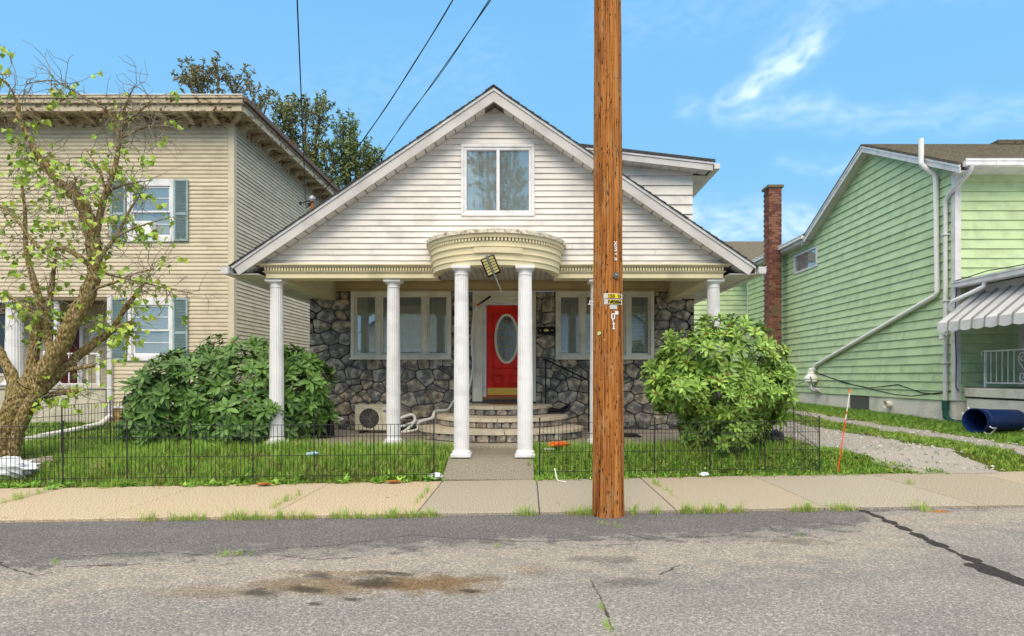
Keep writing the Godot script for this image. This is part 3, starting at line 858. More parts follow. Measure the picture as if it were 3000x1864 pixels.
		gt.box(minf(gx + sd * 0.1, gx + sd * 0.125), maxf(gx + sd * 0.1, gx + sd * 0.125), 2.976, 2.99, 9.85, 24.0)
		add(roof, "gutter", gt, M.white_metal)
		var ev := Geo.new()
		ev.box(minf(sd * 3.86, sd * 4.3), maxf(sd * 3.86, sd * 4.3), 2.875, 2.885, 9.945, 24.0)
		ev.box(minf(sd * 4.29, sd * 4.31), maxf(sd * 4.29, sd * 4.31), 2.885, 2.99, 9.945, 24.0)
		add(roof, "eave_box", ev, M.soffit)
	var cap := Geo.new()
	cap.slab(PackedVector2Array([Vector2(-0.14, -0.105), Vector2(0, -0.01), Vector2(0.14, -0.105), Vector2(0.14, -0.09), Vector2(0, 0.006), Vector2(-0.14, -0.09)]), Transform3D(Basis(), V(0, apex + 0.03, 24.0)), 14.14, 0.0, true)
	add(roof, "ridge_cap", cap, M.shingle_grey)
	# --- entablature over the columns ---
	var beam := part(house, "porch_beam")
	for sd in [-1.0, 1.0]:
		var a := -3.8 if sd < 0 else 1.0; var b := -0.94 if sd < 0 else 3.8
		g = Geo.new()
		g.box(a, b, 2.845, 3.05, 10.17, 10.45)
		var e0: bool = sd < 0
		for ly in [[2.842, 2.925, 0.03], [2.926, 2.942, 0.05], [2.943, 2.958, 0.068], [2.959, 3.027, 0.02], [3.028, 3.045, 0.11], [3.046, 3.072, 0.13]]:
			g.cbox(a - (ly[2] if e0 else 0.0), b + (0.0 if e0 else ly[2]), ly[0], ly[1], 10.17 - ly[2], 10.4, 0.004)
		add(beam, "cornice", g, M.cream)
		g = Geo.new()
		var x := a - 0.03
		while x < b + 0.03:
			g.box(x, x + 0.027, 2.96, 3.026, 10.09, 10.15)
			x += 0.047
		add(beam, "dentil_row", g, M.cream)
		g = Geo.new()
		var xb: float = sd * 3.72
		g.cbox(xb - 0.13, xb + 0.13, 2.845, 3.26, 10.452, 13.1)
		add(beam, "side_beam", g, M.cream)
	# --- bowed canopy over the steps ---
	var bow := part(house, "bow_canopy")
	var bc := V(0.03, 0, 10.2)
	g = Geo.new()
	g.lathe([Vector2(0.93, 3.2), Vector2(0.93, 2.885), Vector2(1.05, 2.885), Vector2(1.058, 2.955), Vector2(1.076, 2.962), Vector2(1.076, 2.976), Vector2(1.06, 2.984), Vector2(1.066, 3.05), Vector2(1.088, 3.058), Vector2(1.088, 3.072), Vector2(1.07, 3.08), Vector2(1.078, 3.15), Vector2(1.102, 3.158), Vector2(1.102, 3.172), Vector2(1.086, 3.18), Vector2(1.09, 3.24), Vector2(1.05, 3.242), Vector2(1.05, 3.292), Vector2(1.125, 3.292), Vector2(1.14, 3.346)], bc, 56, 0, PI)
	add(bow, "curved_cornice", g, M.cream)
	g = Geo.new()
	for k in 62:
		var a := PI * (k + 0.5) / 62
		g.obox(Transform3D(Basis(Vector3.UP, PI / 2 - a), bc + Vector3(cos(a), 0, sin(a)) * 1.083 + Vector3.UP * 3.267), Vector3(0.031, 0.05, 0.062))
	add(bow, "dentil_row", g, M.cream)
	g = Geo.new()
	g.lathe([Vector2(1.1, 3.348), Vector2(1.165, 3.348), Vector2(1.172, 3.405), Vector2(1.14, 3.415), Vector2(0.0, 3.46)], bc, 56, 0, PI)
	add(bow, "canopy_rim", g, M.worn_white)
	g = Geo.new()
	g.lathe([Vector2(1.07, 3.062), Vector2(1.104, 3.062), Vector2(1.108, 3.142), Vector2(1.07, 3.142)], bc, 20, deg_to_rad(66), deg_to_rad(105))
	add(bow, "patch_board", g, M.cream)
	g = Geo.new()
	g.lathe([Vector2(0.92, 3.205), Vector2(0.0, 3.205)], bc, 40, 0, PI)
	add(bow, "bow_ceiling", g, M.soffit)
	for x in [-3.72, -1.73, 1.73, 3.72]: fluted(house, x, 10.32, 0.05, 2.842, 0.118)
	for x in [-0.46, 0.515]: fluted(house, x, 9.3, -0.03, 2.884, 0.118)
	# --- porch floor, ceiling and frieze ---
	g = Geo.new()
	g.cbox(-4.2, 4.2, -0.25, 0.05, 10.12, 13.2, 0.012)
	add(house, "porch_slab", g, M.slab)
	var ceil := part(house, "porch_ceiling")
	var x := -4.1
	while x < 4.1:
		g = Geo.new()
		g.box(x, x + 0.098, 3.268, 3.28, 10.46, 13.05)
		add(ceil, "ceiling_board", g, M.soffit)
		x += 0.107
	g = Geo.new(); g.box(-4.14, 4.14, 3.284, 3.3, 10.46, 13.1)
	add(ceil, "ceiling_backing", g, M.groove)
	var fr := part(house, "frieze")
	g = Geo.new()
	g.cbox(-4.15, 4.15, 3.062, 3.264, 13.03, 13.1); g.cbox(-4.16, 4.16, 3.032, 3.06, 13.0, 13.1); g.cbox(-4.15, 4.15, 3.255, 3.266, 12.99, 13.03)
	add(fr, "frieze_board", g, M.tan_frieze)
	g = Geo.new()
	x = -4.1
	while x < 4.1:
		g.box(x, x + 0.03, 3.205, 3.25, 13.0, 13.028); x += 0.052
	add(fr, "dentil_row", g, M.tan_frieze)
	# --- stone front ---
	var sw := part(house, "stone_wall")
	var wl := rect(-4.15, 4.15, 0.05, 3.03)
	var wins := [[-3.252, -1.087], [1.159, 3.279]]
	var holes := [rect(-0.634, 0.734, 0.0, 3.1)]
	for q in wins: holes.append(rect(q[0], q[1], 1.584, 3.1))
	backing(sw, "mortar", face(0, 13.1), wl, holes, 0.2, M.mortar)
	stones(sw, face(0, 13.1), wl, holes, Vector2(0.345, 0.25), 0.042, 77)
	# side walls of the house body
	var side := part(house, "side_walls")
	for sd in [-1.0, 1.0]:
		var t := Transform3D(Basis(Vector3(0, 0, sd * -1.0), Vector3.UP, Vector3(sd, 0, 0)), Vector3(sd * 4.13, 0, 0))
		var a := 13.3; var b := 24.0
		var w := rect(a, b, 0.0, 2.87) if sd > 0 else rect(-b, -a, 0.0, 2.87)
		backing(side, "wall_backing", t, w, [], 0.1, M.white_vinyl)
		siding(side, t, w, [], 0.2, 2.87, 0.2, 0.017, M.vinyl)
		g = Geo.new()
		for k in 9: g.cbox(sd * 4.06 - 0.1, sd * 4.06 + 0.1, 0.05 + k * 0.33, 0.05 + k * 0.33 + 0.318, 13.102, 13.3, 0.015)
		add(side, "corner_stones", g, M.stone[0])
	# --- the two three-light windows ---
	for q in wins:
		var win := part(house, "front_window")
		g = Geo.new()
		frame(g, q[0], q[1], 1.584, 3.03, 0.075, 13.03, 13.2)
		g.cbox(q[0] - 0.02, q[1] + 0.02, 1.56, 1.6, 13.0, 13.1)
		var w: float = q[1] - q[0]
		var cuts := [q[0] + 0.075, q[0] + w * 0.275, q[0] + w * 0.735, q[1] - 0.075]
		for k in [1, 2]: g.cbox(cuts[k] - 0.045, cuts[k] + 0.045, 1.659, 2.955, 13.05, 13.2)
		add(win, "casing", g, M.cream_trim)
		for k in 3:
			var x0: float = cuts[k] + (0.045 if k > 0 else 0.0); var x1: float = cuts[k + 1] - (0.045 if k < 2 else 0.0)
			var sash := part(win, "sash")
			g = Geo.new()
			frame(g, x0, x1, 1.659, 2.955, 0.042, 13.09, 13.16)
			add(sash, "sash_frame", g, M.cream_trim)
			pane(sash, x0 + 0.042, x1 - 0.042, 1.701, 2.913, 13.125)
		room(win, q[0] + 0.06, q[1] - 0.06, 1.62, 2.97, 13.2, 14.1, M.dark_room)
		curtain(win, cuts[1] + 0.1, cuts[2] - 0.06, 1.66, 2.76, 13.4, M.curtain, 0.16, 0.03)
		if q[0] < 0:
			curtain(win, cuts[2] + 0.1, cuts[3] - 0.12, 1.66, 2.9, 13.42, M.green_curtain, 0.1); curtain(win, cuts[0] + 0.0, cuts[0] + 0.35, 1.66, 2.45, 13.42, M.curtain, 0.13)
		else:
			curtain(win, cuts[0] + 0.28, cuts[1] - 0.04, 1.66, 2.93, 13.38, M.green_curtain, 0.1)
			var bl := Geo.new()
			for k in 18: bl.obox(Transform3D(Basis(Vector3.RIGHT, 0.6), V((cuts[2] + cuts[3]) / 2, 2.72 - k * 0.055, 13.36)), Vector3(cuts[3] - cuts[2] - 0.06, 0.05, 0.003))
			add(win, "blind", bl, M.blind)
	make_door(house)
	make_steps(house)
	make_dormer(house)

func make_door(house: Node3D) -> void:
	var door := part(house, "front_door")
	var x0 := -0.342; var x1 := 0.543; var y0 := 0.757; var y1 := 2.742
	var g := Geo.new()
	# pilasters, head board and plinths of the surround
	g.box(-0.634, 0.734, 2.80, 3.03, 13.09, 13.3)
	g.box(-0.634, -0.42, 0.62, 2.80, 13.09, 13.3); g.box(0.60, 0.734, 0.62, 2.80, 13.09, 13.3)
	for q in [[-0.634, -0.598], [-0.452, -0.42], [0.60, 0.628], [0.708, 0.734]]: g.cbox(q[0], q[1], 0.98, 3.03, 13.065, 13.1)
	g.cbox(-0.634, -0.42, 0.64, 0.97, 13.05, 13.1); g.cbox(0.60, 0.734, 0.64, 0.97, 13.05, 13.1)
	g.cbox(-0.59, 0.69, 2.9, 2.915, 13.075, 13.1, 0.003); g.cbox(-0.59, 0.69, 2.83, 2.845, 13.075, 13.1, 0.003)
	add(door, "surround", g, M.cream_trim)
	g = Geo.new()
	g.box(-0.42, x0, 0.7, 2.80, 13.14, 13.3); g.box(x1, 0.60, 0.7, 2.80, 13.14, 13.3); g.box(x0, x1, y1 + 0.006, 2.80, 13.14, 13.3)
	add(door, "jamb", g, M.white_paint)
	g = Geo.new()
	g.cbox(x0 + 0.004, x1 - 0.004, y0, y1, 13.2, 13.25, 0.003)
	var leaf := add(door, "leaf", g, M.red)
	g = Geo.new()
	for q in [[0.15, 0.735, 1.44, 2.56], [0.15, 0.43, 1.02, 1.31], [0.575, 0.735, 1.02, 1.31]]:
		pass
	var xm := (x0 + x1) / 2
	var fr := [[x0 + 0.13, x1 - 0.13, 1.36, 2.58], [x0 + 0.13, xm - 0.06, 0.99, 1.25], [xm + 0.06, x1 - 0.13, 0.99, 1.25]]
	for q in fr:
		frame(g, q[0], q[1], q[2], q[3], 0.03, 13.168, 13.205, 0.012)
		if q[3] < 2: g.cbox(q[0] + 0.05, q[1] - 0.05, q[2] + 0.05, q[3] - 0.05, 13.178, 13.205, 0.02)
	add(door, "moulding", g, M.red)
	# oval light
	var oc := V(xm, 2.02, 13.19)
	var ov := part(door, "oval_light")
	var pts := []
	for k in 49: pts.append(oc + Vector3(sin(TAU * k / 48) * 0.242, cos(TAU * k / 48) * 0.52, 0))
	g = Geo.new(); g.tube(pts, [0.03], 10, false)
	add(ov, "oval_frame", g, M.cream_trim)
	g = Geo.new()
	var el := PackedVector2Array()
	for k in 40: el.append(Vector2(sin(TAU * k / 40) * 0.235, cos(TAU * k / 40) * 0.51))
	g.slab(el, Transform3D(Basis(), oc + Vector3(0, 0, -0.012)), 0.006)
	var fg := paint(Color(0.35, 0.38, 0.37), 0.08, M.tex.dirty, 1.2); fg.metallic_specular = 1.0
	add(ov, "oval_glass", g, fg)
	g = Geo.new()
	var LZ := func(a: Array) -> void:
		var o := []
		for q in a: o.append(oc + Vector3(q[0], q[1], -0.003))
		g.tube(o, [0.0065], 5)
	LZ.call([[0, 0.5], [0, 0.17]]); LZ.call([[0, -0.13], [0, -0.5]])
	var inner := []
	for k in 41: inner.append([sin(TAU * k / 40) * 0.175, cos(TAU * k / 40) * 0.43 - 0.03])
	LZ.call(inner)
	LZ.call([[-0.21, 0.22], [0.21, 0.22]]); LZ.call([[-0.21, -0.17], [0.21, -0.17]])
	LZ.call([[0, 0.17], [0.055, 0.1], [0, 0.02], [-0.055, 0.1], [0, 0.17]]); LZ.call([[0, 0.02], [0.07, -0.06], [0, -0.15], [-0.07, -0.06], [0, 0.02]])
	LZ.call([[0.02, 0.02], [0.09, 0.05], [0.11, 0.0], [0.04, -0.02]]); LZ.call([[-0.02, 0.02], [-0.09, 0.05], [-0.11, 0.0], [-0.04, -0.02]])
	add(ov, "leading", g, M.lead)
	g = Geo.new(); g.cbox(x0 + 0.02, x1 - 0.02, 0.79, 0.95, 13.192, 13.202, 0.002)
	add(door, "kick_plate", g, M.brass)
	g = Geo.new()
	g.cbox(x1 - 0.075, x1 - 0.035, 1.43, 1.62, 13.185, 13.2); g.tube([V(x1 - 0.055, 1.58, 13.19), V(x1 - 0.055, 1.58, 13.15), V(x1 - 0.13, 1.58, 13.145)], [0.011], 8)
	add(door, "handle", g, M.galvanised)
	g = Geo.new(); g.cbox(-0.42, 0.6, 0.70, 0.752, 13.1, 13.3)
	add(door, "threshold", g, paint(Color(0.55, 0.42, 0.24), 0.5))
	g = Geo.new(); g.cbox(-0.64, 0.74, 0.62, 0.66, 13.02, 13.12); g.box(-0.42, 0.6, 0.66, 0.70, 13.06, 13.3)
	add(door, "sill", g, paint(Color(0.3, 0.3, 0.32), 0.6))
	text(door, "house_number", "9", 0.1, M.brass, Transform3D(Basis(), V(0.667, 2.3, 13.062)))

func make_steps(house: Node3D) -> void:
	var st := part(house, "front_steps")
	var tiers := [[11.64, 1.57, 1.22, 0.75, 0.05, 0.252], [12.3, 1.32, 1.4, 0.65, 0.252, 0.437], [12.68, 1.02, 0.98, 0.42, 0.437, 0.62]]
	var cx := 0.045
	for k in 3:
		var q = tiers[k]
		var E := func(a: float, s: float) -> Vector2:   # plan: x, d
			return Vector2(cx + cos(a) * q[1] * s, q[0] - sin(a) * (q[2] if sin(a) > 0 else q[3]) * s)
		var core := Geo.new()
		var pl := PackedVector2Array()
		for i in 64: pl.append(E.call(TAU * i / 64, 0.955))
		core.slab(pl, Transform3D(Basis(Vector3.RIGHT, Vector3.FORWARD, Vector3.UP), Vector3(0, q[4] - 0.02, 0)), q[5] - q[4] - 0.04)
		add(st, "step_core", core, M.mortar)
		# riser stones
		var a := -0.25
		while a < PI + 0.2:
			var wdt := R(0.11, 0.27)
			var p0: Vector2 = E.call(a, 0.96)
			var da: float = wdt / maxf(Vector2(sin(a) * q[1], cos(a) * q[2]).length(), 0.3)
			var p1: Vector2 = E.call(a + da, 0.96)
			var mid := (p0 + p1) / 2
			var al := V(p1.x, 0, p1.y) - V(p0.x, 0, p0.y)
			var bx := -al.normalized()
			var t := Transform3D(Basis(bx, Vector3.UP, bx.cross(Vector3.UP)), V(mid.x, q[4], mid.y))
			var w2 := al.length() / 2 - 0.009
			var hh: float = q[5] - q[4] - 0.068
			var pc := PackedVector2Array([Vector2(-w2, 0.012), Vector2(w2 * R(0.75, 1), 0.012), Vector2(w2, hh * R(0.5, 0.9)), Vector2(w2 * R(0.6, 0.95), hh - 0.006), Vector2(-w2 * R(0.6, 0.95), hh - 0.006), Vector2(-w2, hh * R(0.3, 0.7))])
			for o in Geometry2D.offset_polygon(pc, -0.012, Geometry2D.JOIN_MITER):
				for o2 in Geometry2D.offset_polygon(o, 0.012, Geometry2D.JOIN_ROUND): stone(st, t, o2, 0.03, rng)
			a += da
		# tread flags round the edge, one in the middle
		var cutsA := [-0.9, -0.12, 0.55, 1.12, 1.5, 1.95, 2.4, 3.1, 3.9]
		for i in cutsA.size() - 1:
			var g := Geo.new()
			var po := PackedVector2Array()
			var a0: float = cutsA[i] + 0.1 * k; var a1: float = cutsA[i + 1] + 0.1 * k - 0.008
			for s in 13: po.append(E.call(lerpf(a0, a1, s / 12.0), 1.0 + R(-0.006, 0.004)))
			for s in 5: po.append(E.call(lerpf(a1, a0, s / 4.0), 0.45))
			g.slab(po, Transform3D(Basis(Vector3.RIGHT, Vector3.FORWARD, Vector3.UP), Vector3(0, q[5] - 0.066, 0)), 0.066, 0.012, true)
			add(st, "tread_stone", g, M.tread)
		var m := Geo.new()
		var pm := PackedVector2Array()
		for i in 32: pm.append(E.call(TAU * i / 32, 0.445))
		m.slab(pm, Transform3D(Basis(Vector3.RIGHT, Vector3.FORWARD, Vector3.UP), Vector3(0, q[5] - 0.06, 0)), 0.058)
		add(st, "tread_stone", m, M.tread)
	var rail := part(house, "handrail")
	var g := Geo.new()
	g.tube([V(0.94, 0.6, 12.9), V(0.94, 1.545, 12.9)], [0.015], 8)
	add(rail, "post", g, M.black_iron)
	g = Geo.new(); g.tube([V(1.82, 0.04, 12.55), V(1.82, 1.1, 12.55)], [0.015], 8)
	add(rail, "post", g, M.black_iron)
	g = Geo.new(); g.tube([V(0.87, 1.54, 12.92), V(0.9, 1.57, 12.91), V(0.94, 1.56, 12.9), V(1.82, 1.115, 12.55), V(1.87, 1.07, 12.53), V(1.885, 1.0, 12.53), V(1.86, 0.96, 12.53), V(1.83, 0.98, 12.53)], [0.017], 8)
	add(rail, "grip", g, M.black_iron)

func make_dormer(house: Node3D) -> void:
	var dm := part(house, "dormer")
	var wl := PackedVector2Array([Vector2(0.9, 4.2), Vector2(4.12, 3.0), Vector2(4.12, 5.62), Vector2(0.9, 6.0)])
	backing(dm, "wall_backing", face(0, 13.1), wl, [], 0.15, M.white_vinyl)
	siding(dm, face(0, 13.1), wl, [], 3.05, 6.0, 0.207, 0.034, M.vinyl)
	var g := Geo.new()
	# shed roof, sloping gently to the right
	var s := (6.1 - 5.74) / (4.5 - 1.4)
	var Y := func(x: float) -> float: return 6.1 - (x - 1.4) * s
	var sheet := func(o0: float, o1: float, xa: float, xb: float, d0: float, d1: float) -> Geo:
		var q := Geo.new()
		q.slab(PackedVector2Array([Vector2(xa, Y.call(xa) - o1), Vector2(xb, Y.call(xb) - o1), Vector2(xb, Y.call(xb) - o0), Vector2(xa, Y.call(xa) - o0)]), face(0, d1), d1 - d0, 0.0, true)
		return q
	add(dm, "roof_sheet", sheet.call(-0.02, 0.03, 0.4, 4.5, 12.72, 22.0), M.shingle_grey)
	add(dm, "drip_edge", sheet.call(0.032, 0.08, 0.4, 4.49, 12.74, 12.8), M.white_metal)
	add(dm, "fascia", sheet.call(0.082, 0.21, 0.4, 4.46, 12.76, 12.79), M.grey_fascia)
	add(dm, "side_fascia", sheet.call(0.032, 0.2, 4.44, 4.47, 12.8, 22.0), M.grey_fascia)
	var x := 1.0
	while x < 4.4:
		add(dm, "soffit_panel", sheet.call(0.19, 0.2, x, minf(x + 0.19, 4.43), 12.8, 13.1), M.soffit)
		x += 0.2
	g = Geo.new(); g.box(4.13, 4.43, 5.53, 5.545, 13.1, 22.0)
	add(dm, "side_soffit", g, M.soffit)
	g = Geo.new()
	g.cbox(4.475, 4.59, 5.55, 5.56, 12.7, 22.0, 0.002); g.cbox(4.58, 4.595, 5.56, 5.67, 12.7, 22.0, 0.003); g.cbox(4.475, 4.58, 5.56, 5.66, 12.7, 12.708, 0.002); g.cbox(4.475, 4.482, 5.56, 5.66, 12.71, 22.0, 0.002)
	add(dm, "gutter", g, M.white_metal)
	g = Geo.new(); g.box(4.05, 4.118, 3.0, 5.55, 13.1, 22.0)
	add(dm, "side_wall", g, M.white_vinyl)

# a two-sash window with casing on a wall that faces the viewer
func sash_window(parent: Node3D, x0: float, x1: float, y0: float, y1: float, d: float, trim: Material, shade: float) -> Node3D:
	var w := part(parent, "window")
	var g := Geo.new()
	g.cbox(x0, x1, y1 - 0.17, y1, d - 0.05, d + 0.05); g.cbox(x0 - 0.01, x1 + 0.01, y0, y0 + 0.13, d - 0.06, d + 0.05)
	g.cbox(x0, x0 + 0.085, y0 + 0.13, y1 - 0.17, d - 0.05, d + 0.05); g.cbox(x1 - 0.085, x1, y0 + 0.13, y1 - 0.17, d - 0.05, d + 0.05)
	add(w, "casing", g, trim)
	var a := x0 + 0.088; var b := x1 - 0.088; var lo := y0 + 0.133; var hi := y1 - 0.173
	var mid := lerpf(lo, hi, 0.48)
	g = Geo.new()
	frame(g, a, b, mid, hi, 0.04, d - 0.02, d + 0.02); frame(g, a, b, lo, mid + 0.04, 0.045, d + 0.022, d + 0.06)
	g.cbox(a + 0.04, b - 0.04, lerpf(mid, hi, 0.52), lerpf(mid, hi, 0.52) + 0.022, d - 0.018, d + 0.015)
	g.cbox(a + 0.045, b - 0.045, lerpf(lo, mid, 0.5), lerpf(lo, mid, 0.5) + 0.022, d + 0.024, d + 0.05)
	add(w, "sash_frame", g, trim)
	pane(w, a + 0.04, b - 0.04, mid + 0.04, hi - 0.04, d); pane(w, a + 0.045, b - 0.045, lo + 0.045, mid, d + 0.04)
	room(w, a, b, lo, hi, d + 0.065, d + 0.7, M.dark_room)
	g = Geo.new(); g.box(a, b, lerpf(lo, hi, shade), hi, d + 0.12, d + 0.125)
	add(w, "roller_shade", g, paint(Color(0.5, 0.495, 0.48), 0.9))
	curtain(w, b - 0.3, b, lo, hi, d + 0.2, M.curtain)
	return w
func shutter(parent: Node3D, x0: float, x1: float, y0: float, y1: float, d: float) -> void:
	var s := part(parent, "shutter")
	var g := Geo.new()
	frame(g, x0, x1, y0, y1, 0.045, d - 0.04, d - 0.005)
	var m := lerpf(y0, y1, 0.42)
	g.cbox(x0 + 0.045, x1 - 0.045, m, m + 0.05, d - 0.04, d - 0.005)
	g.box(x0 + 0.04, x1 - 0.04, y0 + 0.04, y1 - 0.04, d - 0.012, d - 0.006)
	add(s, "shutter_frame", g, M.shutter)
	g = Geo.new()
	var y := y0 + 0.06
	while y < y1 - 0.06:
		if absf(y - m - 0.025) > 0.035: g.obox(Transform3D(Basis(Vector3.RIGHT, 0.7), V((x0 + x1) / 2, y, d - 0.022)), Vector3(x1 - x0 - 0.092, 0.034, 0.006))
		y += 0.036
	add(s, "louvres", g, M.shutter)

func make_beige_house() -> void:
	var h := thing("beige_house", "two storey beige sided house with grey blue shutters and peeling bracketed eaves", "house")
	var d := 14.4; var xr := -6.44; var top := 7.12
	var wl := rect(-24.0, xr - 0.11, 0.5, top)
	var recess := rect(-30.0, -9.35, 0.4, 3.09)
	var wu := rect(-8.94, -7.83, 4.39, 5.88); var wd := rect(-8.92, -7.85, 1.57, 3.06)
	var holes := [recess, wu, wd]
	var fw := part(h, "front_wall")
	backing(fw, "wall_backing", face(0, d), wl, [recess, rect(-8.86, -7.91, 4.5, 5.74), rect(-8.84, -7.93, 1.68, 2.92)], 0.15, M.beige[0])
	siding(fw, face(0, d), wl, holes, 0.5, top, 0.095, 0.025, M.beige)
	var sw := part(h, "side_wall")
	# faces right: local x runs away from the viewer
	var t := Transform3D(Basis(Vector3.FORWARD, Vector3.UP, Vector3.RIGHT), Vector3(xr, 0, 0))
	backing(sw, "wall_backing", t, rect(d + 0.1, 27.0, 0.4, top), [], 0.15, M.beige[0])
	siding(sw, t, rect(d + 0.1, 27.0, 0.5, top), [], 0.5, top, 0.095, 0.025, M.beige)
	var g := Geo.new()
	g.cbox(xr - 0.11, xr + 0.036, 0.5, top, d - 0.036, d + 0.1)
	add(h, "corner_board", g, M.beige[0])
	g = Geo.new()
	g.cbox(-9.3, xr + 0.03, 0.44, 0.5, d - 0.035, d + 0.05); g.cbox(xr - 0.05, xr + 0.03, 0.44, 0.5, d + 0.05, 27.0)
	add(h, "base_trim", g, M.white_paint)
	g = Geo.new()
	g.box(-9.3, xr, -0.2, 0.438, d, d + 0.2); g.box(xr - 0.2, xr, -0.2, 0.438, d + 0.2, 27.0)
	add(h, "foundation", g, M.tan_stone)
	var up := sash_window(h, -8.94, -7.83, 4.39, 5.88, d, M.white_paint, 0.62)
	# window air conditioner filler and ochre board in the raised sash
	g = Geo.new(); g.cbox(-8.72, -8.3, 4.53, 4.86, d - 0.14, d + 0.2, 0.02)
	add(up, "air_conditioner", g, M.white_plastic)
	g = Geo.new(); g.box(-8.28, -7.95, 4.54, 4.9, d + 0.062, d + 0.07)
	add(up, "filler_board", g, paint(Color(0.80, 0.65, 0.33), 0.8))
	sash_window(h, -8.92, -7.85, 1.57, 3.06, d, M.white_paint, 0.55)
	for q in [[-9.32, -8.96, 4.4, 5.86], [-7.82, -7.48, 4.4, 5.86], [-9.3, -8.94, 1.58, 3.05], [-7.84, -7.49, 1.58, 3.05]]: shutter(h, q[0], q[1], q[2], q[3], d - 0.032)
	# --- eaves: flat roof, fascia, frieze and brackets ---
	var roof := part(h, "roof")
	g = Geo.new()
	g.box(-24, -5.94, 7.5, 7.54, 13.76, 27.5)
	add(roof, "roof_sheet", g, M.shingle_grey)
	g = Geo.new()
	g.cbox(-24, -5.915, 7.40, 7.5, 13.735, 13.83); g.cbox(-24, -5.96, 7.24, 7.398, 13.80, 13.86)
	g.cbox(-24, -5.90, 7.5, 7.56, 13.70, 13.76)
	add(roof, "front_fascia", g, M.peeling)
	g = Geo.new()
	g.cbox(-24, -5.885, 7.555, 7.585, 13.685, 13.75, 0.008)
	add(roof, "roof_edge", g, M.white_metal)
	g = Geo.new()
	g.cbox(-5.99, -5.93, 7.24, 7.40, 13.862, 27.4); g.cbox(-6.02, -5.9, 7.40, 7.5, 13.832, 27.4)
	add(roof, "side_fascia", g, M.peeling)
	g = Geo.new()
	g.cbox(-5.93, -5.83, 7.44, 7.57, 13.77, 27.4, 0.01)
	add(roof, "side_gutter", g, M.rusty_gutter)
	g = Geo.new()
	g.box(-24, -6.0, 7.33, 7.36, 13.86, d); g.box(xr, -5.99, 7.33, 7.36, d, 27.4)
	add(roof, "soffit", g, M.peeling)
	g = Geo.new()
	g.cbox(-24, xr + 0.03, 7.09, 7.33, d - 0.03, d + 0.05); g.cbox(xr - 0.05, xr + 0.03, 7.09, 7.33, d + 0.05, 27.0)
	g.cbox(-24, xr + 0.06, 7.09, 7.12, d - 0.06, d - 0.03, 0.004)
	add(roof, "frieze", g, M.peeling)
	var prof := PackedVector2Array([Vector2(0, 7.13), Vector2(0.13, 7.14), Vector2(0.2, 7.2), Vector2(0.36, 7.22), Vector2(0.5, 7.26), Vector2(0.52, 7.33), Vector2(0, 7.33)])
	for k in 22:
		g = Geo.new()
		var x := -6.75 - 0.585 * k
		g.slab(prof, Transform3D(Basis(Vector3.BACK, Vector3.UP, Vector3.LEFT), V(x + 0.055, 0, d - 0.032)), 0.11, 0.0, true)
		add(roof, "bracket", g, M.peeling)
	for k in 18:
		g = Geo.new()
		var z := d + 0.35 + 0.66 * k
		g.slab(PackedVector2Array([Vector2(0, 7.13), Vector2(0.1, 7.14), Vector2(0.16, 7.2), Vector2(0.3, 7.22), Vector2(0.38, 7.26), Vector2(0.4, 7.33), Vector2(0, 7.33)]), Transform3D(Basis(Vector3.RIGHT, Vector3.UP, Vector3.BACK), V(xr + 0.032, 0, z)), 0.11, 0.0, true)
		add(roof, "bracket", g, M.peeling)
	g = Geo.new()
	g.bar(V(xr, 7.24, d), V(-6.0, 7.28, 13.9), 0.1, 0.12)
	add(roof, "bracket", g, M.peeling)
	# --- recessed front porch ---
	var po := part(h, "porch")
	g = Geo.new()
	g.cbox(-24, -9.46, -0.2, 0.9, d - 0.02, d + 0.2); g.cbox(-24, -9.44, 0.9, 0.98, d - 0.06, d + 0.3, 0.012)
	g.box(-9.46, -9.3, -0.2, 0.44, d + 0.02, d + 0.2)
	add(po, "stucco_wall", g, M.stucco)
	g = Geo.new(); g.box(-24, -9.3, 0.85, 0.93, d + 0.3, 16.0)
	add(po, "porch_floor", g, M.slab)
	g = Geo.new(); g.box(-24, -9.3, 3.1, 3.14, d + 0.01, 16.0); g.cbox(-24, -9.36, 3.0, 3.1, d - 0.01, d + 0.12)
	add(po, "porch_ceiling", g, paint(Color(0.47, 0.42, 0.34), 0.8))
	backing(po, "wall_backing", face(0, 16.0), rect(-24, -9.3, 0.9, 3.1), [], 0.1, M.beige[1])
	siding(po, face(0, 16.0), rect(-24, -9.3, 0.93, 3.1), [rect(-13.6, -12.75, 1.2, 2.92), rect(-12.2, -11.15, 0.93, 2.92)], 0.93, 3.1, 0.105, 0.016, M.beige)
	var t2 := Transform3D(Basis(Vector3.BACK, Vector3.UP, Vector3.LEFT), Vector3(-9.3, 0, 0))
	siding(po, t2, rect(-16.0, -d - 0.1, 0.5, 3.1), [], 0.93, 3.1, 0.095, 0.025, M.beige)
	g = Geo.new()
	frame(g, -13.6, -12.75, 1.2, 2.92, 0.08, 15.95, 16.05); frame(g, -12.2, -11.15, 0.93, 2.92, 0.09, 15.94, 16.05)
	add(po, "white_trim", g, M.white_paint)
	g = Geo.new(); g.box(-13.52, -12.83, 1.28, 2.84, 15.98, 16.0)
	var dg := paint(Color(0.05, 0.05, 0.055), 0.05); dg.metallic_specular = 1.0
	add(po, "porch_window", g, dg)
	g = Geo.new(); frame(g, -13.52, -12.83, 1.28, 2.84, 0.03, 15.96, 15.98)
	add(po, "window_surround", g, M.maroon)
	var dr := part(po, "porch_door")
	g = Geo.new(); g.cbox(-12.11, -11.24, 0.95, 2.83, 15.97, 16.02)
	for q in [[-12.0, -11.72], [-11.63, -11.35]]:
		frame(g, q[0], q[1], 1.1, 1.6, 0.03, 15.955, 15.97)
	add(dr, "leaf", g, M.maroon)
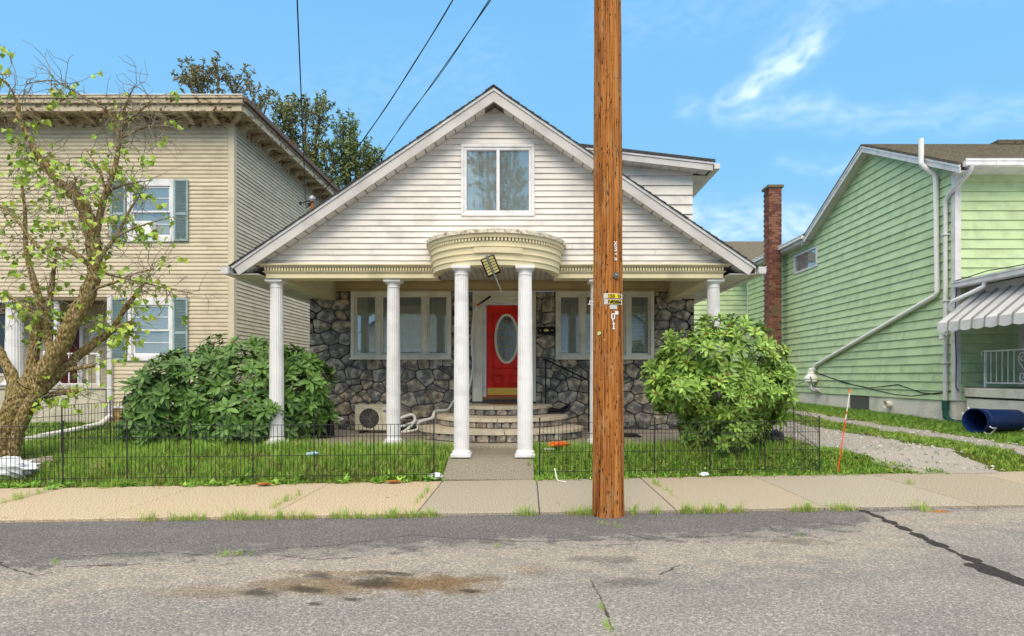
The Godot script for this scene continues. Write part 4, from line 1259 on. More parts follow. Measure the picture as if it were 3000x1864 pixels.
	g = Geo.new(); g.box(-11.98, -11.37, 2.3, 2.62, 15.96, 15.97)
	add(dr, "pane", g, dg)
	g = Geo.new()
	var x := -10.85
	while x < -9.55: g.cbox(x - 0.012, x + 0.012, 1.04, 1.72, d + 0.08, d + 0.104, 0.003); x += 0.22
	g.cbox(-10.9, -9.6, 1.72, 1.76, d + 0.07, d + 0.115); g.cbox(-10.9, -9.6, 1.0, 1.03, d + 0.07, d + 0.115)
	g.cbox(-9.72, -9.66, 0.98, 1.8, d + 0.06, d + 0.12); g.cbox(-11.0, -10.9, 0.98, 1.8, d + 0.04, d + 0.14)
	add(po, "railing", g, M.white_paint)
	g = Geo.new()
	g.cbox(-10.95, -10.55, 2.05, 2.4, 15.9, 15.99); g.cbox(-10.98, -10.52, 2.4, 2.43, 15.86, 15.99)
	add(po, "letter_box", g, M.white_paint)
	fluted(po, -11.76, d + 0.15, 0.98, 3.0, 0.19)
	fluted(po, -10.72, d + 0.12, 0.98, 3.0, 0.07)
	g = Geo.new()
	g.cbox(-9.38, -9.27, 0.2, 3.12, d - 0.1, d - 0.02, 0.01); g.cbox(-9.4, -9.25, 2.1, 2.13, d - 0.11, d - 0.01); g.cbox(-9.4, -9.25, 0.9, 0.93, d - 0.11, d - 0.01)
	add(h, "downspout", g, M.white_metal)
	var pipe := Geo.new()
	pipe.tube([V(-9.3, 0.26, d - 0.1), V(-9.28, 0.17, 14.1), V(-8.9, 0.14, 13.4), V(-8.65, 0.09, 12.0), V(-8.45, 0.07, 10.9)], [0.055], 12)
	tag(add(self, "drain_pipe", pipe, M.white_plastic), "white drain pipe lying on the lawn along the stucco porch wall", "pipe")

# wall that faces left; local x = -d
func left_face(x: float) -> Transform3D: return Transform3D(Basis(Vector3.BACK, Vector3.UP, Vector3.LEFT), Vector3(x, 0, 0))

func make_green_house() -> void:
	var h := thing("green_house", "pale green sided house with white downpipes and a scalloped porch awning", "house")
	var X := 10.73; var d := 14.4; var dr := 17.9; var de := 21.45
	var wl := PackedVector2Array([Vector2(-27.9, 0.62), Vector2(-d - 0.1, 0.62), Vector2(-d - 0.1, 6.2), Vector2(-dr, 7.86), Vector2(-de, 6.15), Vector2(-27.9, 6.15)])
	var wn := rect(-23.05, -21.2, 5.06, 5.79)
	var sw := part(h, "side_wall")
	backing(sw, "wall_backing", left_face(X), wl, [rect(-22.95, -21.3, 5.14, 5.71)], 0.12, M.green[0])
	siding(sw, left_face(X), wl, [wn], 0.62, 7.9, 0.226, 0.036, M.green)
	var fw := part(h, "front_wall")
	var fr := rect(X + 0.1, 19.0, 0.62, 6.2)
	backing(fw, "wall_backing", face(0, d), fr, [], 0.12, M.green[0])
	siding(fw, face(0, d), fr, [], 0.62, 6.2, 0.226, 0.036, M.green)
	var g := Geo.new()
	g.cbox(X - 0.042, X + 0.1, 0.62, 6.15, d - 0.042, d + 0.1); g.cbox(X - 0.03, X + 0.02, 0.62, 6.1, 27.9, 28.02)
	add(h, "corner_board", g, M.white_metal)
	g = Geo.new()
	g.box(X + 0.005, X + 0.25, -0.3, 0.615, d + 0.02, 28.0); g.box(X + 0.005, 19, -0.3, 0.615, d + 0.005, d + 0.02)
	add(h, "foundation", g, M.concrete)
	# small side window
	var w := part(h, "side_window")
	g = Geo.new()
	for q in [[21.2, 23.05, 5.06, 5.14], [21.2, 23.05, 5.71, 5.79], [21.2, 21.3, 5.14, 5.71], [22.95, 23.05, 5.14, 5.71]]: g.cbox(X - 0.05, X + 0.05, q[2], q[3], q[0], q[1])
	add(w, "frame", g, M.white_metal)
	g = Geo.new(); g.quad(V(X - 0.01, 5.14, 22.95), V(X - 0.01, 5.14, 21.3), V(X - 0.01, 5.71, 21.3), V(X - 0.01, 5.71, 22.95))
	add(w, "pane", g, M.glass)
	g = Geo.new(); g.box(X + 0.1, X + 0.6, 5.1, 5.75, 21.25, 23.0)
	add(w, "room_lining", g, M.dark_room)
	# --- main roof: ridge to the right at dr ---
	var roof := part(h, "roof")
	var P := func(x: float, dd: float, off: float) -> Vector3:
		return V(x, (8.06 - absf(dd - dr) * 0.487) - off, dd)
	for s in [[13.85, dr], [dr, 21.85]]:
		for q in [["roof_deck", 10.40, 19.5, 0.0, 0.05, M.shingle], ["soffit", 10.46, X, 0.19, 0.2, M.soffit], ["rake_fascia", 10.43, 10.46, 0.075, 0.235, M.white_metal], ["rake_drip", 10.41, 10.455, 0.051, 0.1, M.white_paint]]:
			g = Geo.new()
			var a := [P.call(q[1], s[0], q[3]), P.call(q[2], s[0], q[3]), P.call(q[2], s[1], q[3]), P.call(q[1], s[1], q[3])]
			var b := [P.call(q[1], s[0], q[4]), P.call(q[2], s[0], q[4]), P.call(q[2], s[1], q[4]), P.call(q[1], s[1], q[4])]
			g.quad(a[0], a[1], a[2], a[3]); g.quad(b[3], b[2], b[1], b[0])
			for i in 4: g.quad(a[(i + 1) % 4], a[i], b[i], b[(i + 1) % 4])
			add(roof, q[0], g, q[5])
	# shingle courses on the slope one can see
	var y := 13.87
	var k := 0
	while y < dr:
		g = Geo.new()
		var a0: Vector3 = P.call(10.405, y, -0.016); var a1: Vector3 = P.call(19.5, y, -0.016); var b1: Vector3 = P.call(19.5, y + 0.16, -0.004); var b0: Vector3 = P.call(10.405, y + 0.16, -0.004)
		g.quad(a0, a1, b1, b0); g.quad(P.call(10.405, y, 0.0), P.call(19.5, y, 0.0), a1, a0)
		add(roof, "shingle_course", g, M.shingle)
		y += 0.145; k += 1
	g = Geo.new(); g.cbox(14.3, 15.1, 7.99, 8.12, 17.7, 18.1)
	add(roof, "ridge_vent", g, M.shingle)
	g = Geo.new()
	g.cbox(10.5, 19.5, 5.99, 6.0, 13.76, 13.87, 0.002); g.cbox(10.5, 19.5, 6.0, 6.11, 13.75, 13.76, 0.003); g.cbox(10.5, 19.5, 6.09, 6.125, 13.735, 13.752, 0.004); g.cbox(10.5, 10.508, 6.0, 6.1, 13.76, 13.86, 0.002)
	for q in 9: g.cbox(11.2 + q * 0.95, 11.23 + q * 0.95, 5.985, 6.13, 13.73, 13.75, 0.003)
	add(roof, "front_gutter", g, M.white_paint)
	g = Geo.new(); g.box(10.6, 19.5, 5.99, 6.2, 13.88, 13.9); g.box(10.6, 19.5, 5.985, 5.995, 13.9, d)
	add(roof, "eave_board", g, M.white_metal)
	# rear part with its eave along the drive
	g = Geo.new()
	g.quad(V(10.38, 6.28, 21.5), V(14.0, 8.1, 21.5), V(14.0, 8.1, 28.4), V(10.38, 6.28, 28.4)); g.quad(V(10.38, 6.28, 21.5), V(10.38, 6.28, 28.4), V(10.38, 6.22, 28.4), V(10.38, 6.22, 21.5))
	add(roof, "rear_roof", g, M.shingle)
	g = Geo.new()
	g.cbox(10.30, 10.31, 6.12, 6.24, 21.6, 28.4, 0.003); g.cbox(10.30, 10.4, 6.11, 6.12, 21.6, 28.4, 0.003); g.cbox(10.285, 10.305, 6.215, 6.25, 21.6, 28.4, 0.004); g.box(10.30, 10.4, 6.12, 6.23, 21.6, 21.608)
	add(roof, "side_gutter", g, M.white_paint)
	g = Geo.new(); g.box(10.40, 10.43, 6.0, 6.24, 21.6, 28.4); g.box(10.43, X, 6.0, 6.01, 21.6, 28.4)
	add(roof, "eave_board", g, M.white_metal)
	var rw := part(h, "rear_wing")
	backing(rw, "wall_backing", face(0, 28.6), rect(8.3, 11.0, 0.3, 6.6), [], 0.1, M.green[1])
	siding(rw, face(0, 28.6), rect(8.3, 11.0, 0.5, 6.5), [], 0.5, 6.5, 0.226, 0.036, M.green)
	g = Geo.new(); g.quad(V(7.0, 6.62, 28.3), V(13, 6.62, 28.3), V(13, 8.15, 31.2), V(7.0, 8.15, 31.2)); g.box(7.0, 13, 6.52, 6.61, 28.3, 28.34)
	add(rw, "wing_roof", g, M.shingle)
	# --- brick chimney ---
	var ch := part(h, "chimney")
	g = Geo.new(); g.box(9.972, 10.448, 0.2, 8.6, 23.612, 24.14)
	add(ch, "mortar", g, M.brick_joint)
	var n := 0
	var yy := 0.6
	while yy < 8.52:
		var off := 0.125 if n % 2 else 0.0
		for q in 3:
			var a := maxf(9.96, 9.96 + q * 0.25 - off); var b := minf(10.46, 9.96 + q * 0.25 + 0.24 - off)
			if b - a < 0.04: continue
			g = Geo.new(); g.box(a + R(0, 0.004), b - R(0, 0.004), yy, yy + 0.086, 23.6 - R(0, 0.004), 23.64)
			add(ch, "brick", g, M.brick[rng.randi() % (4 if yy < 4 else 3)])
		for q in 2:
			var a := 23.645 + q * 0.255 - off * 0.9; var b := a + 0.245
			a = maxf(a, 23.645); b = minf(b, 24.15)
			if b - a < 0.05: continue
			g = Geo.new(); g.box(9.96 - R(0, 0.004), 10.0, yy, yy + 0.086, a, b)
			add(ch, "brick", g, M.brick[rng.randi() % (4 if yy < 4 else 3)])
		yy += 0.099; n += 1
	g = Geo.new(); g.cbox(9.9, 10.52, 8.55, 8.66, 23.54, 24.2, 0.01); g.tube([V(10.14, 8.66, 23.85), V(10.14, 8.74, 23.85)], [0.04], 8); g.tube([V(10.28, 8.66, 23.85), V(10.28, 8.74, 23.85)], [0.04], 8)
	add(ch, "chimney_cap", g, paint(Color(0.5, 0.46, 0.38), 0.9, M.tex.speck, 2.0))
	# --- pipes on the drive side ---
	g = Geo.new()
	g.tube([V(10.66, 6.0, 13.8), V(10.66, 5.9, 13.82), V(10.655, 5.82, 13.95), V(10.64, 5.56, 14.5), V(10.64, 5.44, 14.62), V(10.64, 5.2, 14.63), V(10.64, 0.6, 14.63)], [0.052], 8)
	for q in [4.6, 3.0, 1.5]: g.cbox(10.57, 10.71, q, q + 0.04, 14.56, 14.7)
	add(h, "downspout", g, M.white_metal)
	g = Geo.new()
	g.tube([V(10.64, 0.62, 14.63), V(10.64, 0.38, 14.63)], [0.075], 10); g.tube([V(10.64, 0.4, 14.63), V(10.63, 0.22, 14.6), V(10.7, 0.12, 14.5), V(11.1, 0.06, 14.15), V(11.7, 0.05, 13.9)], [0.065], 10)
	add(h, "drain_elbow", g, paint(Color(0.13, 0.32, 0.28), 0.6))
	g = Geo.new()
	g.tube([V(10.33, 7.1, 15.05), V(10.33, 6.5, 15.05), V(10.36, 6.42, 15.03), V(10.6, 6.2, 14.98), V(10.63, 6.1, 14.96), V(10.64, 3.3, 14.92), V(10.64, 3.2, 14.98), V(10.64, 1.6, 21.2), V(10.64, 1.5, 21.3), V(10.64, 1.42, 21.3)], [0.06], 10)
	add(h, "vent_pipe", g, M.white_plastic)
	g = Geo.new()
	g.lathe([Vector2(0.06, 1.5), Vector2(0.09, 1.46), Vector2(0.09, 1.36), Vector2(0.11, 1.34), Vector2(0.12, 1.28), Vector2(0.21, 1.2), Vector2(0.235, 1.14), Vector2(0.235, 1.1), Vector2(0.22, 1.08), Vector2(0.22, 1.02), Vector2(0.1, 0.98), Vector2(0.08, 0.9)], V(10.55, 0, 21.35), 20)
	add(h, "vent_fan", g, M.white_plastic)
	g = Geo.new(); g.tube([V(10.55, 1.0, 21.35), V(10.55, 0.82, 21.35), V(10.58, 0.74, 21.3), V(10.62, 0.72, 21.1), V(10.68, 0.72, 20.95)], [0.075], 10)
	add(h, "vent_elbow", g, M.white_metal)
	g = Geo.new(); g.cbox(X - 0.01, X + 0.02, 0.18, 0.6, 18.05, 19.1)
	add(h, "blocked_window", g, paint(Color(0.38, 0.39, 0.38), 0.9, M.tex.dirty, 1.5, M.tex.rocky, 0.8))
	g = Geo.new(); g.tube([V(X + 0.05, 0.42, 17.0), V(X - 0.14, 0.41, 17.0)], [0.1], 14, false); g.tube([V(X - 0.14, 0.41, 17.0), V(X - 0.1, 0.41, 17.0)], [0.1, 0.075], 14, false); g.tube([V(X - 0.1, 0.41, 17.0), V(X + 0.02, 0.41, 17.0)], [0.075], 14, false)
	add(h, "dryer_vent", g, M.concrete)
	g = Geo.new(); g.tube([V(X - 0.03, 1.35, 21.3), V(X - 0.03, 1.0, 19.5), V(X - 0.03, 0.86, 18.0), V(X - 0.03, 0.92, 17.2), V(X - 0.03, 0.98, 16.6), V(X - 0.03, 0.78, 15.6), V(X - 0.03, 0.76, 15.1), V(X - 0.03, 0.86, 14.5)], [0.012], 5)
	g.tube([V(X - 0.03, 1.3, 21.2), V(X - 0.03, 0.9, 18.6), V(X - 0.03, 0.7, 16.7), V(X - 0.03, 0.68, 16.0), V(X - 0.03, 0.8, 14.9)], [0.01], 5)
	g.tube([V(10.55, 1.3, 21.4), V(10.6, 1.0, 22.0), V(10.65, 0.85, 23.0)], [0.01], 5); g.tube([V(10.45, 1.2, 21.2), V(10.35, 1.05, 20.9), V(10.4, 0.8, 20.9), V(10.6, 0.72, 21.0)], [0.014], 5)
	add(h, "wall_cable", g, M.cable)
	make_green_porch(h, d)

func make_green_porch(h: Node3D, d: float) -> void:
	var po := part(h, "porch")
	var g := Geo.new()
	g.box(10.95, 17.0, -0.3, 0.68, 8.0, d - 0.05); g.cbox(10.9, 17.0, 0.72, 0.93, 7.95, d - 0.04, 0.012)
	add(po, "porch_base", g, M.concrete)
	g = Geo.new(); g.box(10.92, 17.0, 0.932, 0.95, 7.97, d - 0.05)
	add(po, "porch_floor", g, paint(Color(0.36, 0.38, 0.34), 0.8))
	g = Geo.new(); g.cbox(10.86, 11.2, 0.95, 1.15, d - 0.03, d, 0.01)
	add(po, "patched_board", g, M.green[2])
	var rl := part(po, "railing")
	g = Geo.new()
	g.bar(V(11.2, 1.78, 8.0), V(11.2, 1.78, 14.1), 0.045, 0.035); g.bar(V(11.2, 1.05, 8.0), V(11.2, 1.05, 14.1), 0.03, 0.03)
	g.cbox(11.175, 11.225, 0.93, 1.8, 14.06, 14.11); g.tube([V(11.2, 1.79, 14.1), V(11.2, 1.8, 14.18), V(11.2, 1.75, 14.22), V(11.2, 1.68, 14.19)], [0.016], 6)
	add(rl, "rail", g, M.white_paint)
	var z := 13.92
	while z > 9.0:
		if z > 13.2 or z < 12.85:
			g = Geo.new(); g.tube([V(11.2, 1.05, z), V(11.2, 1.78, z)], [0.011], 6)
			add(rl, "baluster", g, M.white_paint)
		z -= 0.165
	var sp := []
	for k in 40:      # S-scroll between the bars
		var u := k / 39.0
		var c := V(0, 1.6, 13.03) if u < 0.5 else V(0, 1.2, 13.03)
		var s := 1.0 if u < 0.5 else -1.0
		var a: float = (PI * 3.2 * (1.0 - absf(u - 0.5) * 2.0)) - PI * 1.7
		var r: float = 0.035 + 0.13 * pow(1.0 - absf(u - 0.5) * 2.0, 1.3)
		sp.append(Vector3(11.2, c.y + sin(a) * r * s, c.z + cos(a) * r * s * 0.8))
	g = Geo.new(); g.tube(sp, [0.012], 6)
	add(rl, "scroll", g, M.white_paint)
	# porch roof edge and gutter
	g = Geo.new()
	g.cbox(11.0, 17.0, 3.1, 3.3, 7.6, d - 0.04); g.quad(V(10.7, 3.46, 7.4), V(17.0, 4.05, 7.4), V(17.0, 4.05, d - 0.02), V(10.7, 3.46, d - 0.02)); g.cbox(10.72, 10.78, 3.28, 3.45, 7.4, d - 0.03)
	add(po, "porch_roof", g, M.grey_fascia)
	g = Geo.new()
	g.cbox(10.6, 10.61, 3.3, 3.42, 7.4, d - 0.03, 0.003); g.cbox(10.6, 10.72, 3.29, 3.3, 7.4, d - 0.03, 0.003); g.cbox(10.585, 10.605, 3.39, 3.43, 7.4, d - 0.03, 0.004); g.box(10.6, 10.72, 3.3, 3.41, d - 0.035, d - 0.028)
	add(po, "porch_gutter", g, M.white_metal)
	g = Geo.new(); g.tube([V(10.66, 3.3, 13.4), V(10.66, 3.2, 13.42), V(10.6, 3.12, 13.6), V(10.45, 2.95, 14.1), V(10.44, 2.85, 14.2), V(10.5, 2.75, 14.25)], [0.045], 8)
	add(po, "gutter_elbow", g, M.white_paint)
	g = Geo.new(); g.cbox(11.9, 12.02, 0.95, 3.1, 13.9, 14.02); g.cbox(11.12, 11.22, 0.95, 3.1, 8.2, 8.3)
	add(po, "porch_post", g, M.grey_fascia)
	# aluminium awning: pans along the drive side with a scalloped drop
	var aw := part(po, "awning")
	var rib := paint(Color(0.55, 0.55, 0.56), 0.5)
	var mats := [paint(Color(0.82, 0.815, 0.82), 0.45, M.tex.soft, 0.5), paint(Color(0.79, 0.79, 0.795), 0.45, M.tex.soft, 0.6)]
	z = 14.2
	var k := 0
	while z > 8.0:
		g = Geo.new()
		var z1 := z - 0.365
		var lo := Vector2(10.17, 2.44); var hi := Vector2(11.08, 3.2)
		g.quad(V(lo.x, lo.y, z), V(lo.x, lo.y, z1), V(hi.x, hi.y, z1), V(hi.x, hi.y, z))
		g.quad(V(hi.x, hi.y - 0.008, z), V(hi.x, hi.y - 0.008, z1), V(lo.x, lo.y - 0.008, z1), V(lo.x, lo.y - 0.008, z))
		for i in 8:      # drop with a scalloped hem
			var ua := i / 8.0; var ub := (i + 1) / 8.0
			var ya := 2.25 + 0.035 * sin(PI * ua) * -1.0; var yb := 2.25 + 0.035 * sin(PI * ub) * -1.0
			var za := lerpf(z, z1, ua); var zb := lerpf(z, z1, ub)
			g.quad(V(lo.x - 0.02, ya, za), V(lo.x - 0.02, yb, zb), V(lo.x, lo.y, zb), V(lo.x, lo.y, za))
			g.quad(V(lo.x - 0.012, yb, zb), V(lo.x - 0.012, ya, za), V(lo.x + 0.008, lo.y, za), V(lo.x + 0.008, lo.y, zb))
		add(aw, "awning_pan", g, mats[k % 2])
		g = Geo.new()
		g.bar(V(lo.x, lo.y + 0.018, z1), V(hi.x, hi.y + 0.018, z1), 0.03, 0.04, Vector3(0.6, -0.7, 0).cross(Vector3.BACK)); g.bar(V(lo.x - 0.022, 2.26, z1), V(lo.x - 0.006, lo.y + 0.03, z1), 0.03, 0.024, Vector3.LEFT)
		add(aw, "awning_rib", g, rib)
		z = z1 - 0.004; k += 1
	g = Geo.new(); g.slab(PackedVector2Array([Vector2(10.17, 2.3), Vector2(11.08, 3.0), Vector2(11.08, 3.19), Vector2(10.17, 2.44)]), face(0, 14.23), 0.012, 0.0, true)
	g.bar(V(10.2, 2.36, 14.16), V(10.74, 2.5, d - 0.03), 0.03, 0.03)
	add(aw, "awning_end", g, mats[0])
	# security camera under the awning's end
	g = Geo.new(); g.cbox(10.22, 10.3, 2.06, 2.17, 14.1, 14.26, 0.02); g.tube([V(10.3, 2.12, 14.2), V(10.38, 2.14, 14.2), V(10.42, 2.26, 14.2)], [0.02], 6)
	add(h, "security_camera", g, M.white_plastic)
	g = Geo.new(); g.tube([V(10.68, 3.3, 14.3), V(10.66, 2.6, 14.34), V(10.70, 1.6, 14.34), V(10.69, 0.95, 14.34), V(10.74, 0.85, 14.3)], [0.011], 5); g.tube([V(10.62, 3.44, 14.32), V(11.1, 3.62, 13.9), V(11.9, 3.72, 13.0), V(13.0, 3.8, 11.0)], [0.011], 5)
	add(h, "porch_cable", g, M.cable)

# ---------- plants ----------
# one leaf as a folded, arching blade from the origin along +y, its face towards +z
func leaf(g: Geo, t: Transform3D, len: float, wid: float, bend: float, prof: Array, fold := 0.25) -> void:
	var k := prof.size() - 1
	var rows := []
	for i in prof.size():
		var u := float(i) / k
		var y := len * u
		var z := -bend * len * u * u
		var w: float = wid * 0.5 * prof[i]
		rows.append([t * Vector3(-w, y, z + w * fold), t * Vector3(0, y, z), t * Vector3(w, y, z + w * fold)])
	for i in k:
		for s in 2:
			var a: Vector3 = rows[i][s]; var b: Vector3 = rows[i][s + 1]; var c: Vector3 = rows[i + 1][s + 1]; var d: Vector3 = rows[i + 1][s]
			if i == k - 1 and prof[k] == 0.0: g.tri(a, b, rows[k][1])
			elif i == 0 and prof[0] == 0.0: g.tri(rows[0][1], c, d)
			else: g.quad(a, b, c, d)
func whorl_mesh(sd: int, lo: Color, hi: Color, bud: bool) -> ArrayMesh:
	var r := RandomNumberGenerator.new(); r.seed = sd
	var g := Geo.new()
	for k in 11:
		var inner := k >= 7
		g.col = lo.lerp(hi, r.randf() if not inner else 0.6 + 0.6 * r.randf())
		var az := TAU * k * 0.381966 * 1.0 + r.randf_range(-0.2, 0.2)
		var el := r.randf_range(0.0, 0.45) if not inner else r.randf_range(0.5, 0.95)
		var dirv := Vector3(cos(az) * cos(el), sin(el), sin(az) * cos(el))
		var nrm := (Vector3.UP - dirv * dirv.y).normalized()
		var t := Transform3D(Basis(dirv.cross(nrm), dirv, nrm), dirv * 0.012)
		leaf(g, t, r.randf_range(0.1, 0.145) * (0.75 if inner else 1.0), r.randf_range(0.034, 0.044), r.randf_range(0.05, 0.35), [0.12, 0.75, 1.0, 0.8, 0.0])
	if bud:
		g.col = Color(0.35, 0.17, 0.06)
		for k in 5: g.tube([Vector3(0, 0.01, 0), Vector3(r.randf_range(-0.03, 0.03), 0.055, r.randf_range(-0.03, 0.03))], [0.003, 0.005], 4)
	g.col = Color(0.16, 0.15, 0.06)
	g.tube([Vector3(0, -0.09, 0), Vector3(0, 0.01, 0)], [0.004], 4, false)
	return g.mesh()
func shrub(called: String, label: String, base: Vector3, lobes: Array, n: int, lo: Color, hi: Color, buds: float, sd: int, size := 1.0) -> void:
	var r := RandomNumberGenerator.new(); r.seed = sd
	var s := thing(called, label, "shrub", base)
	var meshes := []
	for k in 6: meshes.append(whorl_mesh(sd + k, lo * (0.8 + 0.07 * k), hi * (0.8 + 0.07 * k), false))
	for k in 2: meshes.append(whorl_mesh(sd + 20 + k, lo * 1.1, hi * 1.15, true))
	var all := []
	var inside := func(p: Vector3, skip: int) -> bool:
		for i in lobes.size():
			if i == skip: continue
			var q = lobes[i]
			var e := (p - V(q[0], q[1], q[2])) / Vector3(q[3], q[4], q[5])
			if e.length() < 0.82: return true
		return false
	var rough := noise(1.6, 3, sd)
	var tries := 0
	while all.size() < n and tries < n * 12:
		tries += 1
		var li := r.randi() % lobes.size()
		var q = lobes[li]
		var dv := Vector3(r.randfn(), r.randfn(), r.randfn()).normalized()
		if dv.z < -0.55 and r.randf() < 0.7: continue
		var shell := 1.0 - absf(r.randfn()) * 0.13
		if r.randf() < 0.25: shell = r.randf_range(0.45, 0.9)
		var p := V(q[0], q[1], q[2]) + dv * Vector3(q[3], q[4], q[5]) * shell
		p += dv * rough.get_noise_3dv(p * 1.0) * 0.34
		if p.y < 0.06 or inside.call(p, li): continue
		# gaps where one looks into the bush
		if rough.get_noise_3dv(p * 1.7 + Vector3(9, 9, 9)) < -0.27: continue
		var nrm := (dv / Vector3(q[3], q[4], q[5])).normalized()
		var up := (nrm * 0.8 + Vector3(0, 0.45, 0.2) + Vector3(r.randfn(), r.randfn(), r.randfn()) * 0.22).normalized()
		var x := up.cross(Vector3(r.randfn(), r.randfn(), r.randfn())).normalized()
		var b := Basis(x, up, x.cross(up)).scaled(Vector3.ONE * r.randf_range(0.65, 1.3) * size)
		var v := r.randi() % 6
		if r.randf() < buds and dv.z > -0.2: v = 6 + r.randi() % 2
		all.append([p.distance_to(EYE) - (0.6 if shell > 0.93 else 0.0), Transform3D(b, p - base), v])
	all.sort_custom(func(a, b): return a[0] < b[0])
	var cr := part(s, "crown")
	for i in mini(300, all.size()):
		var o := add(cr, "leaf_whorl", meshes[all[i][2]], M.leaf)
		o.transform = all[i][1]
	for m in meshes.size():
		var xf := []
		for i in range(300, all.size()):
			if all[i][2] == m: xf.append(all[i][1])
		if xf.size() > 0: scatter(cr, "inner_foliage", meshes[m], M.leaf, xf)
	# branches from the ground into the lobes
	var g := Geo.new()
	for i in 34:
		var q = lobes[i % lobes.size()]
		var dv := Vector3(r.randfn(), absf(r.randfn()) * 0.6, r.randfn()).normalized()
		var e := V(q[0], q[1], q[2]) + dv * Vector3(q[3], q[4], q[5]) * 0.85
		var a := base + Vector3(r.randf_range(-0.35, 0.35), -0.02, r.randf_range(-0.25, 0.25))
		var mid := a.lerp(e, 0.5) + Vector3(r.randf_range(-0.15, 0.15), -0.1, r.randf_range(-0.1, 0.1))
		g.tube([a - base, a.lerp(mid, 0.5) - base, mid - base, mid.lerp(e, 0.5) - base + Vector3(0, 0.03, 0), e - base], [0.02, 0.017, 0.013, 0.009, 0.005], 5, false)
	add(s, "branches", g, M.bark)

func make_shrubs() -> void:
	shrub("rhododendron", "dark green rhododendron bush behind the porch's first column", V(-4.9, 0.02, 10.9),
		[[-5.35, 0.8, 10.75, 1.0, 0.86, 0.85], [-4.55, 1.0, 10.95, 0.95, 0.93, 0.8], [-3.8, 0.85, 11.15, 0.68, 0.8, 0.6], [-5.85, 0.55, 10.55, 0.62, 0.58, 0.6], [-4.6, 0.5, 10.6, 1.0, 0.5, 0.7]],
		760, Color(0.04, 0.1, 0.022), Color(0.16, 0.3, 0.07), 0.02, 501, 1.5)
	shrub("rhododendron", "lighter green rhododendron bush with brown seed heads in front of the last column", V(3.75, 0.0, 9.85),
		[[3.68, 1.5, 9.8, 0.95, 0.62, 0.75], [3.6, 0.98, 9.7, 1.12, 0.42, 0.8], [3.75, 0.42, 9.8, 0.72, 0.42, 0.6], [4.35, 1.0, 9.8, 0.5, 0.55, 0.55], [3.05, 1.2, 9.85, 0.5, 0.5, 0.5]],
		950, Color(0.085, 0.18, 0.022), Color(0.26, 0.41, 0.075), 0.3, 601, 1.1)

# a wandering branch; returns the points
func limb(g: Geo, pts: Array, r0: float, r1: float, sides := 8, knob := 0.0) -> Array:
	var o := []
	var rr := []
	var n := pts.size() - 1
	for i in n:
		for s in 6:
			var u := s / 6.0
			var p0: Vector3 = pts[maxi(i - 1, 0)]; var p1: Vector3 = pts[i]; var p2: Vector3 = pts[i + 1]; var p3: Vector3 = pts[mini(i + 2, n)]
			o.append(p1.cubic_interpolate(p2, p0, p3, u))
			rr.append(lerpf(r0, r1, (i + u) / n) * (1.0 + R(-knob, knob)))
	o.append(pts[n]); rr.append(r1)
	if r0 > 0.06:
		# thick wood: ribs, burrs and hollows
		var from := g.v.size()
		g.tube(o, rr, sides + 10)
		var nz := noise(3.2, 4, 15); var nf := noise(11.0, 3, 16)
		for i in range(from, g.v.size()):
			var k := nz.get_noise_3dv(g.v[i] * Vector3(1.6, 0.7, 1.6)) * 0.035 + nf.get_noise_3dv(g.v[i] * Vector3(1.6, 0.45, 1.6)) * 0.03
			g.v[i] += g.n[i] * k * clampf(r0 / 0.16, 0.5, 1.0)
		for i in range(from, g.v.size(), 3):
			var m := (g.v[i + 1] - g.v[i]).cross(g.v[i + 2] - g.v[i]).normalized()
			if m.dot(g.n[i]) < 0: m = -m
			for j in 3: g.n[i + j] = (g.n[i + j] + m * 1.4).normalized()
	else:
		g.tube(o, rr, sides)
	return o
